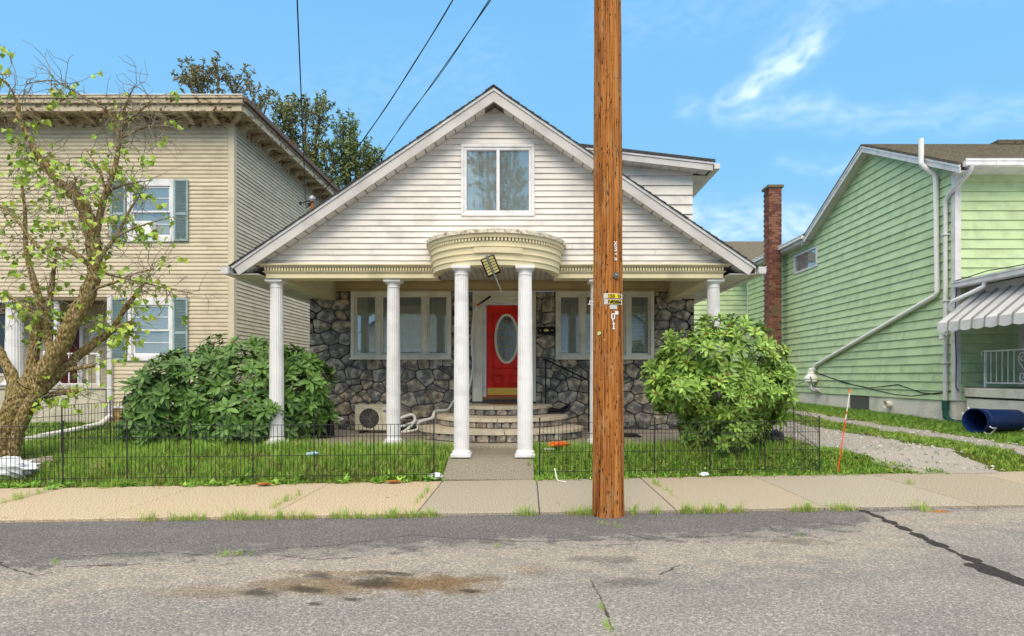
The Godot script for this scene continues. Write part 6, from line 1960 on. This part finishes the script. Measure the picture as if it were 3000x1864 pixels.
	glyphs.call("156 15", 2.038, -5, 42, 0.052, ink, {0: worn, 2: worn, 4: worn}); glyphs.call("N45664", 1.978, -1, 42, 0.052, ink)
	plate.call("blank_plate", 1.902, 1.945, -1, 28, 0.004, alu)
	plate.call("white_tag", 1.845, 1.882, 19, 34, 0.004, M.white_plastic)
	glyphs.call("X", 2.583, 20, 20, 0.062, M.white_paint); glyphs.call("3", 2.527, 20, 20, 0.07, M.white_paint); glyphs.call("<", 2.475, 22, 22, 0.06, M.white_paint); glyphs.call("u", 2.428, 21, 21, 0.055, M.white_paint)
	glyphs.call("0", 1.822, 11, 11, 0.09, M.white_paint); glyphs.call("\\", 1.766, 11, 11, 0.065, M.white_paint); glyphs.call("I", 1.72, 13, 13, 0.085, M.white_paint)
	g = Geo.new(); g.tube([Vector3(0.06, 2.555, 0.13), Vector3(0.062, 2.555, 0.162)], [0.038, 0.035], 16)
	add(p, "bolt_washer", g, paint(Color(0.40, 0.38, 0.34), 0.6)); g = Geo.new(); g.tube([Vector3(0.06, 2.555, 0.15), Vector3(0.062, 2.555, 0.18)], [0.013], 6)
	add(p, "bolt", g, M.galvanised)
	g = Geo.new(); g.tube([Vector3(-0.1, 1.95, 0.115), Vector3(-0.115, 1.95, 0.13)], [0.018], 10)
	add(p, "green_disc", g, paint(Color(0.72, 0.86, 0.55), 0.5))
	g = Geo.new(); g.tube([Vector3(-0.15, 2.29, 0.02), Vector3(-0.2, 2.3, 0.04), Vector3(-0.2, 2.275, 0.04), Vector3(-0.225, 2.265, 0.05), Vector3(-0.15, 2.262, 0.02)], [0.006], 6)
	add(p, "wire_hook", g, M.white_plastic)
	g = Geo.new(); g.tube([Vector3(-0.01, 7.3, 0.12), Vector3(-0.01, 7.3, -0.18)], [0.012], 6); g.tube([Vector3(-0.01, 8.5, 0.12), Vector3(-0.01, 8.5, -0.18)], [0.012], 6)
	add(p, "eye_bolt", g, M.galvanised)

func wire(label: String, a: Vector3, b: Vector3, sag: float, r: float, twin := 0.0) -> void:
	var g := Geo.new()
	var p := []; var q := []
	for i in 41:
		var u := i / 40.0
		var v := a.lerp(b, u) + Vector3.DOWN * sag * 4 * u * (1 - u)
		p.append(v)
		q.append(v + Vector3(twin * cos(u * 30.0), twin * sin(u * 30.0), 0))
	g.tube(p, [r], 5)
	if twin > 0: g.tube(q, [r * 0.8], 5)
	tag(add(self, "overhead_wire", g, M.cable), label, "wire", "overhead wires")
func make_wires() -> void:
	var head := at(912, 585, 13.3)
	wire("near upright thin black wire running down to the service mast on the white roof", at(896, 603, 13.25), Vector3(3.2, 6.3, 8.0), 0.35, 0.008)
	wire("slack black wire curving from the pole's top down to the service mast", head + Vector3(0.1, 0.0, 0), V(1.40, 8.2, 6.45), 0.42, 0.009, 0.006)
	wire("twin straight wire running from the pole back past the roof's left slope", at(985, 612, 45.0), V(1.40, 7.0, 6.45), 0.3, 0.01, 0.03)
	var m := thing("service_mast", "small service mast with grey weatherhead above the roof's left slope", "mast", V(head.x, 3.2, 13.35))
	var base := m.position
	var g := Geo.new(); g.tube([Vector3.ZERO, Vector3(0, head.y - base.y, 0)], [0.035], 10)
	add(m, "pipe", g, paint(Color(0.66, 0.42, 0.22), 0.6, M.tex.dirty, 3.0))
	g = Geo.new(); g.lathe([Vector2(0.0, -0.06), Vector2(0.06, -0.06), Vector2(0.075, 0.0), Vector2(0.07, 0.05), Vector2(0.0, 0.09)], Vector3(0, head.y - base.y + 0.02, 0), 14)
	add(m, "weatherhead", g, M.galvanised)
	g = Geo.new()
	g.tube([Vector3(0, head.y - base.y, 0.03), at(880, 596, 13.2) - base], [0.012], 6); g.tube([Vector3(0, head.y - base.y - 0.05, 0.03), at(896, 610, 13.25) - base], [0.012], 6)
	for q in [[880, 596], [905, 600]]:
		g.lathe([Vector2(0, -0.035), Vector2(0.03, -0.03), Vector2(0.03, 0.03), Vector2(0, 0.035)], at(q[0], q[1], 13.2) - base, 10)
	add(m, "insulator_rack", g, M.black_iron)

# ---------- fences ----------
func fence(label: String, pts: Array, gap := 0.83, tall := 0.8) -> void:
	var f := thing("garden_fence", label, "fence", Vector3.ZERO, "low black wire garden fences")
	for i in pts.size() - 1:
		var a: Vector2 = pts[i]; var b: Vector2 = pts[i + 1]
		var n := maxi(1, roundi(a.distance_to(b) / gap))
		for k in n + 1:
			var q := a.lerp(b, float(k) / n)
			if k < n or i == pts.size() - 2:
				var y := ground_y(q.x, q.y)
				var lean := Vector3(R(-0.012, 0.012), 0, R(-0.012, 0.012))
				var g := Geo.new()
				g.tube([V(q.x, y - 0.1, q.y), V(q.x, y + tall + 0.03, q.y) + lean], [0.0095], 6)
				g.lathe([Vector2(0, -0.016), Vector2(0.012, -0.011), Vector2(0.016, 0), Vector2(0.012, 0.011), Vector2(0, 0.016)], V(q.x, y + tall + 0.042, q.y) + lean, 8)
				add(f, "post", g, M.fence_wire)
			if k < n:
				var e := a.lerp(b, float(k + 1) / n)
				var g := Geo.new()
				var y0 := ground_y(q.x, q.y); var y1 := ground_y(e.x, e.y)
				var m := 15
				for j in range(1, m):
					var w := q.lerp(e, float(j) / m)
					var yy := lerpf(y0, y1, float(j) / m)
					g.tube([V(w.x, yy + 0.03, w.y), V(w.x, yy + tall - 0.02, w.y)], [0.0036], 4, false)
				for hh in [0.08, 0.36, 0.62, tall - 0.02]:
					g.tube([V(q.x, y0 + hh, q.y), V(e.x, y1 + hh, e.y)], [0.0042], 4, false)
				add(f, "wire_panel", g, M.fence_wire)
func make_fences() -> void:
	fence("black wire garden fence along the pavement in front of the dark rhododendron", [Vector2(-8.06, 7.86), Vector2(-0.75, 8.44)])
	fence("black wire garden fence crossing the lawn behind the gnarled tree", [Vector2(-7.6, 8.8), Vector2(-6.6, 9.3), Vector2(-5.85, 10.4), Vector2(-5.6, 11.2)])
	fence("black wire garden fence along the pavement right of the path, turning back by the drive", [Vector2(0.72, 8.62), Vector2(4.88, 8.98), Vector2(4.86, 10.64)])

# a crumpled, closed scrap: a squashed ball with creases
func crumple(c: Vector3, s: Vector3, amt: float, sd: int) -> Geo:
	var g := Geo.new()
	var nz := noise(1.5, 3, sd)
	var P := func(i: int, j: int) -> Vector3:
		var a := TAU * j / 18.0; var e := PI * i / 10.0 - PI / 2
		var d := Vector3(cos(a) * cos(e), sin(e), sin(a) * cos(e))
		return c + d * s * (1.0 + amt * nz.get_noise_3dv(d * 1.6))
	for i in 10:
		for j in 18: g.quad(P.call(i, j), P.call(i + 1, j), P.call(i + 1, j + 1), P.call(i, j + 1))
	return g

func make_porch_things() -> void:
	# outdoor unit
	var ac := thing("air_conditioner", "cream outdoor air conditioner unit on the porch floor by the stone wall", "air conditioner", V(-2.5, 0.05, 12.4))
	var g := Geo.new(); g.cbox(-0.44, 0.44, 0.05, 0.55, -0.14, 0.16, 0.02)
	g.cbox(-0.44, 0.44, 0.55, 0.57, -0.15, 0.17, 0.008)
	var shell := paint(Color(0.84, 0.82, 0.74), 0.45, M.tex.soft, 1.0)
	add(ac, "case", g, shell)
	g = Geo.new(); frame(g, -0.4, 0.1, 0.07, 0.53, 0.02, -0.155, -0.14)
	add(ac, "grille_frame", g, shell)
	g = Geo.new()
	for k in 9:
		var rr := 0.025 + k * 0.021
		var p := []
		for i in 33: p.append(Vector3(-0.15 + cos(TAU * i / 32) * rr, 0.3 + sin(TAU * i / 32) * rr, 0.152))
		g.tube(p, [0.0035], 4, false)
	for k in 8: g.bar(Vector3(-0.15 + cos(PI * k / 8) * 0.2, 0.3 + sin(PI * k / 8) * 0.2, 0.149), Vector3(-0.15 - cos(PI * k / 8) * 0.2, 0.3 - sin(PI * k / 8) * 0.2, 0.149), 0.005, 0.004)
	add(ac, "fan_guard", g, paint(Color(0.45, 0.45, 0.43), 0.5))
	g = Geo.new(); g.tube([Vector3(-0.15, 0.3, 0.138), Vector3(-0.15, 0.3, 0.1435)], [0.2], 32)
	add(ac, "fan_opening", g, paint(Color(0.13, 0.13, 0.13), 0.7))
	g = Geo.new()
	for k in 3:
		var an := TAU * k / 3 + 0.4
		g.quad(Vector3(-0.15, 0.3, 0.145), Vector3(-0.15 + cos(an) * 0.18, 0.3 + sin(an) * 0.18, 0.145), Vector3(-0.15 + cos(an + 0.8) * 0.18, 0.3 + sin(an + 0.8) * 0.18, 0.147), Vector3(-0.15 + cos(an + 0.9) * 0.06, 0.3 + sin(an + 0.9) * 0.06, 0.147))
	add(ac, "fan_blades", g, paint(Color(0.3, 0.3, 0.3), 0.5))
	g = Geo.new(); g.cbox(0.14, 0.33, 0.425, 0.47, -0.144, -0.14, 0.001)
	add(ac, "badge", g, paint(Color(0.03, 0.13, 0.48), 0.4))
	g = Geo.new()
	for k in 7: g.box(0.165 + k * 0.021, 0.178 + k * 0.021, 0.44, 0.457, -0.146, -0.1442)
	add(ac, "badge_lettering", g, M.white_paint)
	g = Geo.new()
	for q in [-0.3, 0.3]: g.cbox(q - 0.05, q + 0.05, 0.0, 0.05, -0.16, 0.18)
	add(ac, "foot", g, M.black_plastic)
	# insulated pipes looping from the unit up beside the door
	g = Geo.new()
	var W := func(a: Array, r: float) -> void:
		var o := []
		for q in a: o.append(at(860 + q[0] / 2.438, 800 + q[1] / 2.438, q[2]))
		var s := []
		for i in o.size() - 1:
			for k in 5:
				var p0: Vector3 = o[maxi(i - 1, 0)]; var p1: Vector3 = o[i]; var p2: Vector3 = o[i + 1]; var p3: Vector3 = o[mini(i + 2, o.size() - 1)]
				s.append(p1.cubic_interpolate(p2, p0, p3, k / 5.0))
		s.append(o[-1])
		g.tube(s, [r], 8)
	W.call([[690, 1060, 12.4], [770, 1035, 12.3], [840, 1012, 12.3], [868, 1040, 12.3], [845, 1085, 12.25], [800, 1125, 12.2], [772, 1140, 12.2]], 0.03)
	W.call([[690, 1095, 12.4], [770, 1095, 12.35], [850, 1070, 12.4], [930, 1050, 12.4], [985, 1035, 12.45], [1002, 1000, 12.5], [1020, 985, 12.6], [1095, 980, 12.7], [1120, 955, 12.8], [1135, 925, 12.9], [1170, 905, 12.95], [1225, 880, 12.98], [1250, 830, 12.98], [1275, 720, 12.98], [1283, 640, 12.98], [1275, 560, 12.98], [1275, 440, 12.98], [1284, 330, 12.98], [1295, 265, 12.98], [1320, 235, 12.98]], 0.026)
	W.call([[772, 1140, 12.2], [830, 1130, 12.2], [885, 1115, 12.25], [892, 1070, 12.3], [960, 1048, 12.35], [1000, 1035, 12.42], [1003, 995, 12.48]], 0.024)
	tag(add(self, "pipe_hose", g, M.white_plastic), "white insulated pipes looping from the outdoor unit up beside the red door", "hose")
	g = Geo.new(); g.tube([at(1401, 893, 12.95), at(1412, 886, 12.9), at(1437, 868, 12.9)], [0.012, 0.018, 0.024], 8)
	tag(add(self, "pipe_end", g, M.black_plastic), "black taped end of the white pipe above the red door", "pipe end")
	g = Geo.new(); g.tube([at(1397, 895, 12.94), at(1405, 890, 12.92)], [0.022], 8)
	tag(add(self, "red_tie", g, M.red), "small red tie on the pipe end above the door", "tie")
	# solar lamp hung on the bow
	var sl := thing("solar_lamp", "black solar lamp with rows of pale LEDs hanging on the bowed canopy", "lamp", at(1437, 778, 9.02))
	sl.basis = Basis(Vector3.BACK, 0.4) * Basis(Vector3.RIGHT, 0.45)
	g = Geo.new(); g.cbox(-0.11, 0.11, -0.16, 0.14, -0.015, 0.02, 0.012)
	add(sl, "panel", g, M.black_plastic)
	g = Geo.new(); g.tube([Vector3(0, 0.17, 0.022), Vector3(0, -0.16, 0.026), Vector3(0, -0.42, 0.03)], [0.011], 8); g.tube([Vector3(0, 0.13, -0.01), Vector3(0, 0.16, -0.1)], [0.014], 6)
	add(sl, "arm", g, M.galvanised)
	for k in 6:
		for s in [-1, 1]:
			g = Geo.new(); g.cbox(s * 0.052 - 0.036, s * 0.052 + 0.036, 0.09 - k * 0.043, 0.122 - k * 0.043, -0.021, -0.0155, 0.003)
			add(sl, "led_panel", g, paint(Color(0.80, 0.76, 0.52), 0.3))
	# letter box
	var lb := thing("letter_box", "black metal letter box with brass emblem on the stone beside the door", "letter box", V(0.954, 2.1, 13.02))
	g = Geo.new(); g.cbox(-0.19, 0.19, 0.0, 0.15, -0.06, 0.06, 0.01)
	add(lb, "box", g, M.black_plastic)
	g = Geo.new(); g.slab(PackedVector2Array([Vector2(0.06, 0.15), Vector2(-0.075, 0.12), Vector2(-0.075, 0.105), Vector2(0.06, 0.135)]), Transform3D(Basis(Vector3.BACK * -1, Vector3.UP, Vector3.RIGHT), Vector3(-0.2, 0.01, 0)), 0.4, 0.0, true)
	g.cbox(-0.2, 0.2, 0.14, 0.16, -0.075, 0.06, 0.006)
	add(lb, "lid", g, M.black_plastic)
	g = Geo.new()
	var el := PackedVector2Array()
	for k in 20: el.append(Vector2(cos(TAU * k / 20) * 0.06, sin(TAU * k / 20) * 0.028))
	g.slab(el, Transform3D(Basis(), Vector3(0, 0.085, 0.06)), 0.012, 0.004)
	add(lb, "emblem", g, M.brass)
	for q in [-0.125, 0.125]:
		g = Geo.new(); g.tube([Vector3(q, 0.085, 0.06), Vector3(q, 0.085, 0.07)], [0.013], 8)
		add(lb, "stud", g, M.brass)
	# door mat
	g = Geo.new()
	var mt := PackedVector2Array()
	for k in 17: mt.append(Vector2(0.1 + cos(PI * k / 16) * 0.44, 13.0 - sin(PI * k / 16) * 0.42))
	g.slab(mt, Transform3D(Basis(Vector3.RIGHT, Vector3.FORWARD, Vector3.UP), Vector3(0, 0.622, 0)), 0.02, 0.004)
	tag(add(self, "door_mat", g, paint(Color(0.55, 0.34, 0.17), 1.0, M.tex.speck, 4.0)), "half round brown door mat on the top step", "mat")
	# shoes left on the middle step
	var sh := paint(Color(0.05, 0.045, 0.055), 0.5)
	for q in [[1628, 1203, 0.3, "black shoe with purple trim lying on the step, left of its pair"], [1660, 1196, -0.6, "black shoe propped upright on the step, right of its pair"]]:
		var s := thing("shoe", q[3], "shoe", at(q[0], q[1] + 8, 12.3), "shoes on the steps")
		s.basis = Basis(Vector3.UP, q[2]) * (Basis() if q[2] > 0 else Basis(Vector3.BACK, 0.7))
		g = Geo.new()
		g.tube([Vector3(-0.14, 0.04, 0), Vector3(-0.1, 0.055, 0), Vector3(0, 0.06, 0), Vector3(0.07, 0.05, 0), Vector3(0.13, 0.035, 0)], [0.03, 0.045, 0.045, 0.045, 0.025], 10)
		g.tube([Vector3(-0.08, 0.06, 0), Vector3(-0.09, 0.12, 0)], [0.045, 0.04], 10)
		add(s, "upper", g, sh)
		g = Geo.new(); g.cbox(-0.15, 0.15, 0.0, 0.022, -0.04, 0.04, 0.008)
		add(s, "sole", g, paint(Color(0.25, 0.22, 0.3), 0.6))
		g = Geo.new(); g.tube([Vector3(-0.02, 0.1, -0.045), Vector3(0.03, 0.085, 0), Vector3(-0.02, 0.1, 0.045)], [0.01], 6)
		add(s, "trim", g, paint(Color(0.36, 0.12, 0.42), 0.5))
	# dark tub and pale poles by the dark bush
	var tb := thing("storage_tub", "black plastic tub on the porch floor beside the dark rhododendron", "tub", V(-3.35, 0.05, 11.4))
	g = Geo.new(); g.cbox(-0.23, 0.23, 0.0, 0.3, -0.16, 0.16, 0.03)
	add(tb, "body", g, M.black_plastic)
	g = Geo.new(); frame(g, -0.25, 0.25, 0.0, 0.0, 0.0, 0, 0); g.cbox(-0.25, 0.25, 0.3, 0.33, -0.18, 0.18, 0.01)
	add(tb, "rim", g, paint(Color(0.06, 0.09, 0.16), 0.5))
	g = Geo.new(); g.tube([at(893, 1190, 11.2), at(1005, 1228, 11.5)], [0.016], 8)
	tag(add(self, "pale_pole", g, M.white_plastic), "long white pole leaning over the black tub", "pole")
	g = Geo.new(); g.tube([at(970, 1241, 11.5), at(1004, 1228, 11.48)], [0.014], 8)
	tag(add(self, "short_pole", g, M.white_plastic), "short white pole meeting the long one beside the tub", "pole")
	var fp := thing("flower_pot", "terracotta flower pot on the porch floor behind the lighter rhododendron", "flower pot", V(3.35, 0.05, 10.6))
	g = Geo.new(); g.lathe([Vector2(0.0, 0.0), Vector2(0.1, 0.0), Vector2(0.15, 0.22), Vector2(0.17, 0.22), Vector2(0.175, 0.28), Vector2(0.155, 0.28), Vector2(0.15, 0.25), Vector2(0.0, 0.25)], Vector3.ZERO, 20)
	add(fp, "pot", g, paint(Color(0.66, 0.30, 0.16), 0.8, M.tex.speck, 3.0))
	g = Geo.new(); g.cbox(1.95, 2.7, 0.05, 0.075, 11.4, 12.1, 0.006)
	tag(add(self, "rubber_mat", g, M.rubber), "black rubber mat on the porch floor under the right window", "mat")

func make_yard_things() -> void:
	# marker stake
	var st := thing("marker_stake", "thin orange and white marker stake leaning at the drive's corner", "stake", at(2456, 1375, 8.85))
	var tip := at(2491, 1140, 8.95) - st.position
	for q in [["shaft", 0.0, 0.62, Color(0.93, 0.27, 0.12)], ["white_band", 0.62, 0.68, Color(0.92, 0.9, 0.88)], ["orange_band", 0.68, 0.72, Color(0.9, 0.25, 0.12)], ["upper_shaft", 0.72, 0.95, Color(0.9, 0.88, 0.86)], ["tip", 0.95, 1.0, Color(0.93, 0.4, 0.1)]]:
		var g := Geo.new(); g.tube([tip * (q[1] - (0.03 if q[1] == 0.0 else 0.0)), tip * q[2]], [0.0065 if q[0] != "tip" else 0.012], 8)
		add(st, q[0], g, paint(q[3], 0.4))
	# barrel on its side
	var b := thing("trash_barrel", "dark blue plastic barrel lying on its side before the green house's porch", "barrel", V(9.46, 0.07, 12.05))
	b.basis = Basis(Vector3.UP, 0.3).scaled(Vector3(1.05, 0.88, 0.88))
	var blue := paint(Color(0.07, 0.16, 0.36), 0.35, M.tex.soft, 1.5)
	var ax := func(x: float, r: float) -> Vector2: return Vector2(r, x)
	var turn := Transform3D(Basis(Vector3.BACK, -PI / 2), Vector3(0, 0.28, 0))
	var g := Geo.new()
	g.lathe([Vector2(0.0, 1.02), Vector2(0.0, 1.02), Vector2(0.225, 1.02), Vector2(0.24, 1.0), Vector2(0.262, 0.22), Vector2(0.272, 0.2), Vector2(0.272, 0.12), Vector2(0.262, 0.1), Vector2(0.27, 0.0), Vector2(0.285, -0.01), Vector2(0.285, 0.03)].map(func(q): return q), Vector3.ZERO, 36)
	g.lathe([Vector2(0.285, 0.03), Vector2(0.285, -0.015), Vector2(0.262, -0.015), Vector2(0.252, 0.02), Vector2(0.235, 0.98), Vector2(0.0, 0.99)], Vector3.ZERO, 36)
	var body := add(b, "body", g, blue); body.transform = turn
	for s in [0.9, -2.3]:
		g = Geo.new()
		var c := Vector3(cos(s), 0, sin(s))
		var t := Vector3(-sin(s), 0, cos(s))
		g.tube([c * 0.28 + t * 0.09 + Vector3(0, 0.02, 0), c * 0.34 + t * 0.09 + Vector3(0, 0.03, 0), c * 0.34 + t * 0.09 + Vector3(0, 0.13, 0), c * 0.34 - t * 0.09 + Vector3(0, 0.13, 0), c * 0.34 - t * 0.09 + Vector3(0, 0.03, 0), c * 0.28 - t * 0.09 + Vector3(0, 0.02, 0)], [0.014], 8)
		var hd := add(b, "handle", g, M.white_metal); hd.transform = turn
	# wicker set on the green porch
	var wk := paint(Color(0.80, 0.77, 0.70), 0.8, M.tex.speck, 6.0)
	var tbl := thing("wicker_table", "low white wicker table with a black case on the green house's porch", "table", V(12.0, 0.95, 13.3))
	g = Geo.new(); g.cbox(-0.3, 0.5, 0.44, 0.5, -0.25, 0.25, 0.02)
	add(tbl, "top", g, wk)
	g = Geo.new()
	for q in 10:
		g.bar(Vector3(-0.3 + q * 0.06, 0.44, 0.25), Vector3(-0.26 + q * 0.045, 0.24 + 0.04 * absf(q - 4.5) / 4.5, 0.24), 0.014, 0.01); g.bar(Vector3(-0.26 + q * 0.06, 0.44, 0.252), Vector3(-0.3 + q * 0.052, 0.3, 0.244), 0.014, 0.01)
	add(tbl, "apron", g, wk)
	for q in [[-0.25, 0.2], [0.45, 0.2], [-0.25, -0.2], [0.45, -0.2]]:
		g = Geo.new(); g.tube([Vector3(q[0], 0.44, q[1]), Vector3(q[0] + 0.02, 0.0, q[1])], [0.03, 0.024], 8)
		add(tbl, "leg", g, wk)
	g = Geo.new(); g.cbox(-0.2, 0.25, 0.5, 0.72, -0.18, 0.2, 0.06)
	tag(add(self, "black_case", g, M.black_plastic), "shiny black case standing on the white wicker table", "case")
	get_child(-1).position = tbl.position
	var cr := thing("wicker_chair", "white wicker chair with a round arched back on the green house's porch", "chair", V(12.75, 0.95, 13.2))
	g = Geo.new(); g.cbox(-0.3, 0.3, 0.38, 0.45, -0.27, 0.27, 0.03)
	add(cr, "seat", g, wk)
	g = Geo.new()
	var arc := []
	for k in 25: arc.append(Vector3(cos(PI * 1.25 - PI * 1.5 * k / 24) * 0.34, 0.85 + sin(PI * 1.25 - PI * 1.5 * k / 24) * 0.36, -0.25))
	g.tube(arc, [0.028], 8)
	for k in 11:
		var an := PI * 1.2 - PI * 1.4 * k / 10
		g.tube([Vector3(cos(an) * 0.1, 0.85 + sin(an) * 0.1, -0.25), Vector3(cos(an) * 0.33, 0.85 + sin(an) * 0.35, -0.25)], [0.01], 5)
	add(cr, "backrest", g, wk)
	for q in [[-0.26, 0.22], [0.26, 0.22], [-0.26, -0.22], [0.26, -0.22]]:
		g = Geo.new(); g.tube([Vector3(q[0], 0.4, q[1]), Vector3(q[0] * 1.15, 0.0, q[1] * 1.1)], [0.025], 8)
		add(cr, "leg", g, wk)
	for s in [-1.0, 1.0]:
		g = Geo.new(); g.tube([Vector3(s * 0.3, 0.75, -0.25), Vector3(s * 0.36, 0.68, 0.0), Vector3(s * 0.34, 0.64, 0.24), Vector3(s * 0.3, 0.42, 0.26)], [0.024], 8)
		add(cr, "arm", g, wk)
	# litter
	var film := paint(Color(0.84, 0.86, 0.89), 0.35); film.cull_mode = BaseMaterial3D.CULL_DISABLED
	g = crumple(V(-6.42, -0.05, 8.25), Vector3(0.25, 0.13, 0.16), 0.75, 3)
	tag(add(self, "plastic_bag", g, film), "crumpled white plastic bag in the grass behind the fence", "plastic bag")
	g = crumple(V(4.62, 0.12, 10.1), Vector3(0.24, 0.17, 0.2), 0.6, 5)
	tag(add(self, "grey_bag", g, paint(Color(0.22, 0.23, 0.26), 0.3)), "dark grey plastic bag lying beside the lighter rhododendron", "plastic bag")
	g = Geo.new(); g.lathe([Vector2(0, 0), Vector2(0.03, 0.0), Vector2(0.032, 0.02), Vector2(0.032, 0.12), Vector2(0.014, 0.16), Vector2(0.014, 0.19), Vector2(0, 0.19)], Vector3.ZERO, 14)
	var bt := add(self, "bottle", g, paint(Color(0.62, 0.78, 0.88), 0.15)); tag(bt, "small clear blue bottle lying in the grass near the wire fence", "bottle")
	bt.transform = Transform3D(Basis(Vector3.BACK, -1.4), at(898, 1333, 9.2))
	g = crumple(at(1640, 1302, 9.55), Vector3(0.15, 0.035, 0.09), 1.0, 7)
	tag(add(self, "snack_packet", g, paint(Color(0.86, 0.42, 0.14), 0.3)), "crumpled orange snack packet in the grass right of the path", "packet")
	g = crumple(at(1608, 1316, 9.5), Vector3(0.09, 0.012, 0.05), 0.5, 8)
	tag(add(self, "paper_scrap", g, film), "flat pale paper scrap beside the orange packet", "litter")
	g = crumple(V(-0.74, -0.2, 8.5), Vector3(0.08, 0.04, 0.06), 0.9, 9)
	tag(add(self, "tissue", g, film), "crumpled white tissue at the path's front left corner", "litter")
	g = Geo.new(); g.tube([V(0.93, -0.08, 8.42), V(0.95, -0.19, 8.36), V(0.97, -0.228, 8.3), V(1.07, -0.232, 8.2)], [0.008], 6)
	tag(add(self, "drinking_straw", g, M.white_plastic), "bent white straw on the pavement beside the pole", "litter")
	g = crumple(V(3.08, -0.2, 8.66), Vector3(0.06, 0.03, 0.04), 0.8, 12)
	tag(add(self, "paper_scrap", g, film), "white paper scrap on the pavement below the right fence", "litter")
	g = crumple(V(2.55, -0.292, 5.45), Vector3(0.05, 0.012, 0.03), 0.6, 13)
	tag(add(self, "paper_scrap", g, film), "white scrap lying alone on the grey road", "litter")
	g = Geo.new(); g.tube([V(1.05, -0.295, 3.98), V(1.085, -0.295, 3.9), V(1.09, -0.295, 3.78)], [0.005], 4)
	tag(add(self, "dry_stalk", g, paint(Color(0.75, 0.7, 0.55), 0.8)), "pale dry stalk lying on the road near the viewer", "stalk")
	for q in [[-2.9, 7.96, "on the pavement by the fence's second post"], [-1.25, 8.15, "at the grass edge left of the path"], [5.05, 6.6, "on the kerb beyond the tar line"]]:
		g = crumple(V(q[0], -0.21 if q[1] > 7 else -0.28, q[1]), Vector3(0.09, 0.015, 0.05), 1.0, int(q[0] * 10) + 60)
		tag(add(self, "dead_leaf", g, paint(Color(0.62, 0.42, 0.2), 0.9)), "curled brown dead leaf " + q[2], "leaf")
	# a pale stone and fallen leaf bits along the kerb
	var xf := []
	for i in 160:
		var x := R(-5.5, 6.0)
		var d := walk_back(x) - absf(rng.randfn()) * 0.1 if R(0, 1) < 0.8 else R(kerb(x), walk_back(x))
		if absf(x) < 0.62 and d > walk_back(x) - 0.02: continue
		xf.append(Transform3D(Basis(Vector3.UP, R(0, 6)).scaled(Vector3(R(0.6, 1.6), 1, R(0.5, 1.2))), V(x, -0.236, d)))
	var lf := Geo.new(); lf.col = Color(0.42, 0.28, 0.12)
	leaf(lf, Transform3D(Basis(Vector3.RIGHT, -1.4), Vector3.ZERO), 0.05, 0.02, 0.4, [0.1, 0.8, 1.0, 0.0])
	var ls := scatter(self, "dry_litter", lf.mesh(), M.grass, xf)
	ls.set_meta("label", "small dry brown leaf bits along the pavement's edge"); ls.set_meta("category", "leaf litter")

# houses over the road, which the panes mirror
func make_opposite() -> void:
	for q in [[-7.0, 17.0, 8.0, Color(0.80, 0.78, 0.72), "pale gabled house across the road mirrored in the left window"], [5.5, 18.0, 9.0, Color(0.72, 0.74, 0.77), "grey gabled house across the road mirrored in the right window"]]:
		var h := thing("opposite_house", q[4], "house", Vector3(q[0], -0.1, q[1] + 4))
		var w: float = q[2] / 2
		var g := Geo.new()
		g.box(-w, w, 0, 4.6, -4, 4)
		g.tri(Vector3(w, 4.6, -4), Vector3(-w, 4.6, -4), Vector3(0, 7.6, -4))
		add(h, "wall", g, paint(q[3], 0.7, M.tex.soft, 0.4))
		g = Geo.new()
		g.bar(Vector3(-w * 0.5 - 0.2, 6.0, 0), Vector3(-w * 0.5 - 0.2, 6.0, 0.01), 0.01, 0.01)
		for s in [-1.0, 1.0]: g.quad(Vector3(0, 7.75, -4.4), Vector3(0, 7.75, 4.4), Vector3(s * (w + 0.4), 4.4, 4.4), Vector3(s * (w + 0.4), 4.4, -4.4))
		add(h, "roof", g, M.shingle_grey)
		for k in 3:
			g = Geo.new(); g.box(-w + 1.0 + k * 2.4, -w + 2.0 + k * 2.4, 1.2, 2.7, 4.01, 4.05)
			add(h, "window", g, M.black_plastic)
		g = Geo.new(); g.box(-w, w, 2.95, 3.15, 4.02, 6.0)
		add(h, "porch_roof", g, M.white_paint)
	far_tree("tall spruce across the road mirrored in the gable window", Vector3(-1.5, -0.2, 20.0), [[Vector3(-2.2, 15.5, 20), 1.2, 2.4], [Vector3(-0.6, 14.0, 20), 1.2, 2.4], [Vector3(-1.5, 11.0, 20), 2.4, 2.2], [Vector3(-1.5, 7.5, 20), 2.8, 2.2]], 420, Color(0.05, 0.08, 0.03), Color(0.12, 0.18, 0.06), 81)
	far_tree("leafy tree across the road mirrored in the right window", Vector3(10.5, -0.2, 19.0), [[Vector3(10.5, 6.0, 19), 2.0, 1.8], [Vector3(12.0, 7.5, 19), 1.6, 1.8], [Vector3(9.2, 7.0, 20), 1.6, 1.8]], 220, Color(0.06, 0.1, 0.03), Color(0.15, 0.22, 0.06), 82)
	var gr := Geo.new(); gr.quad(Vector3(-200, -0.2, 200), Vector3(200, -0.2, 200), Vector3(200, -0.2, 13), Vector3(-200, -0.2, 13))
	structure("far_verge", gr, M.soil)

func _ready() -> void:
	rng.seed = 20260
	light_and_lens()
	make_materials()
	make_ground()
	make_house()
	make_beige_house()
	make_green_house()
	make_opposite()
	make_pole()
	make_wires()
	make_fences()
	make_street_tree()
	make_shrubs()
	make_far_trees()
	make_porch_things()
	make_yard_things()
	make_grass()
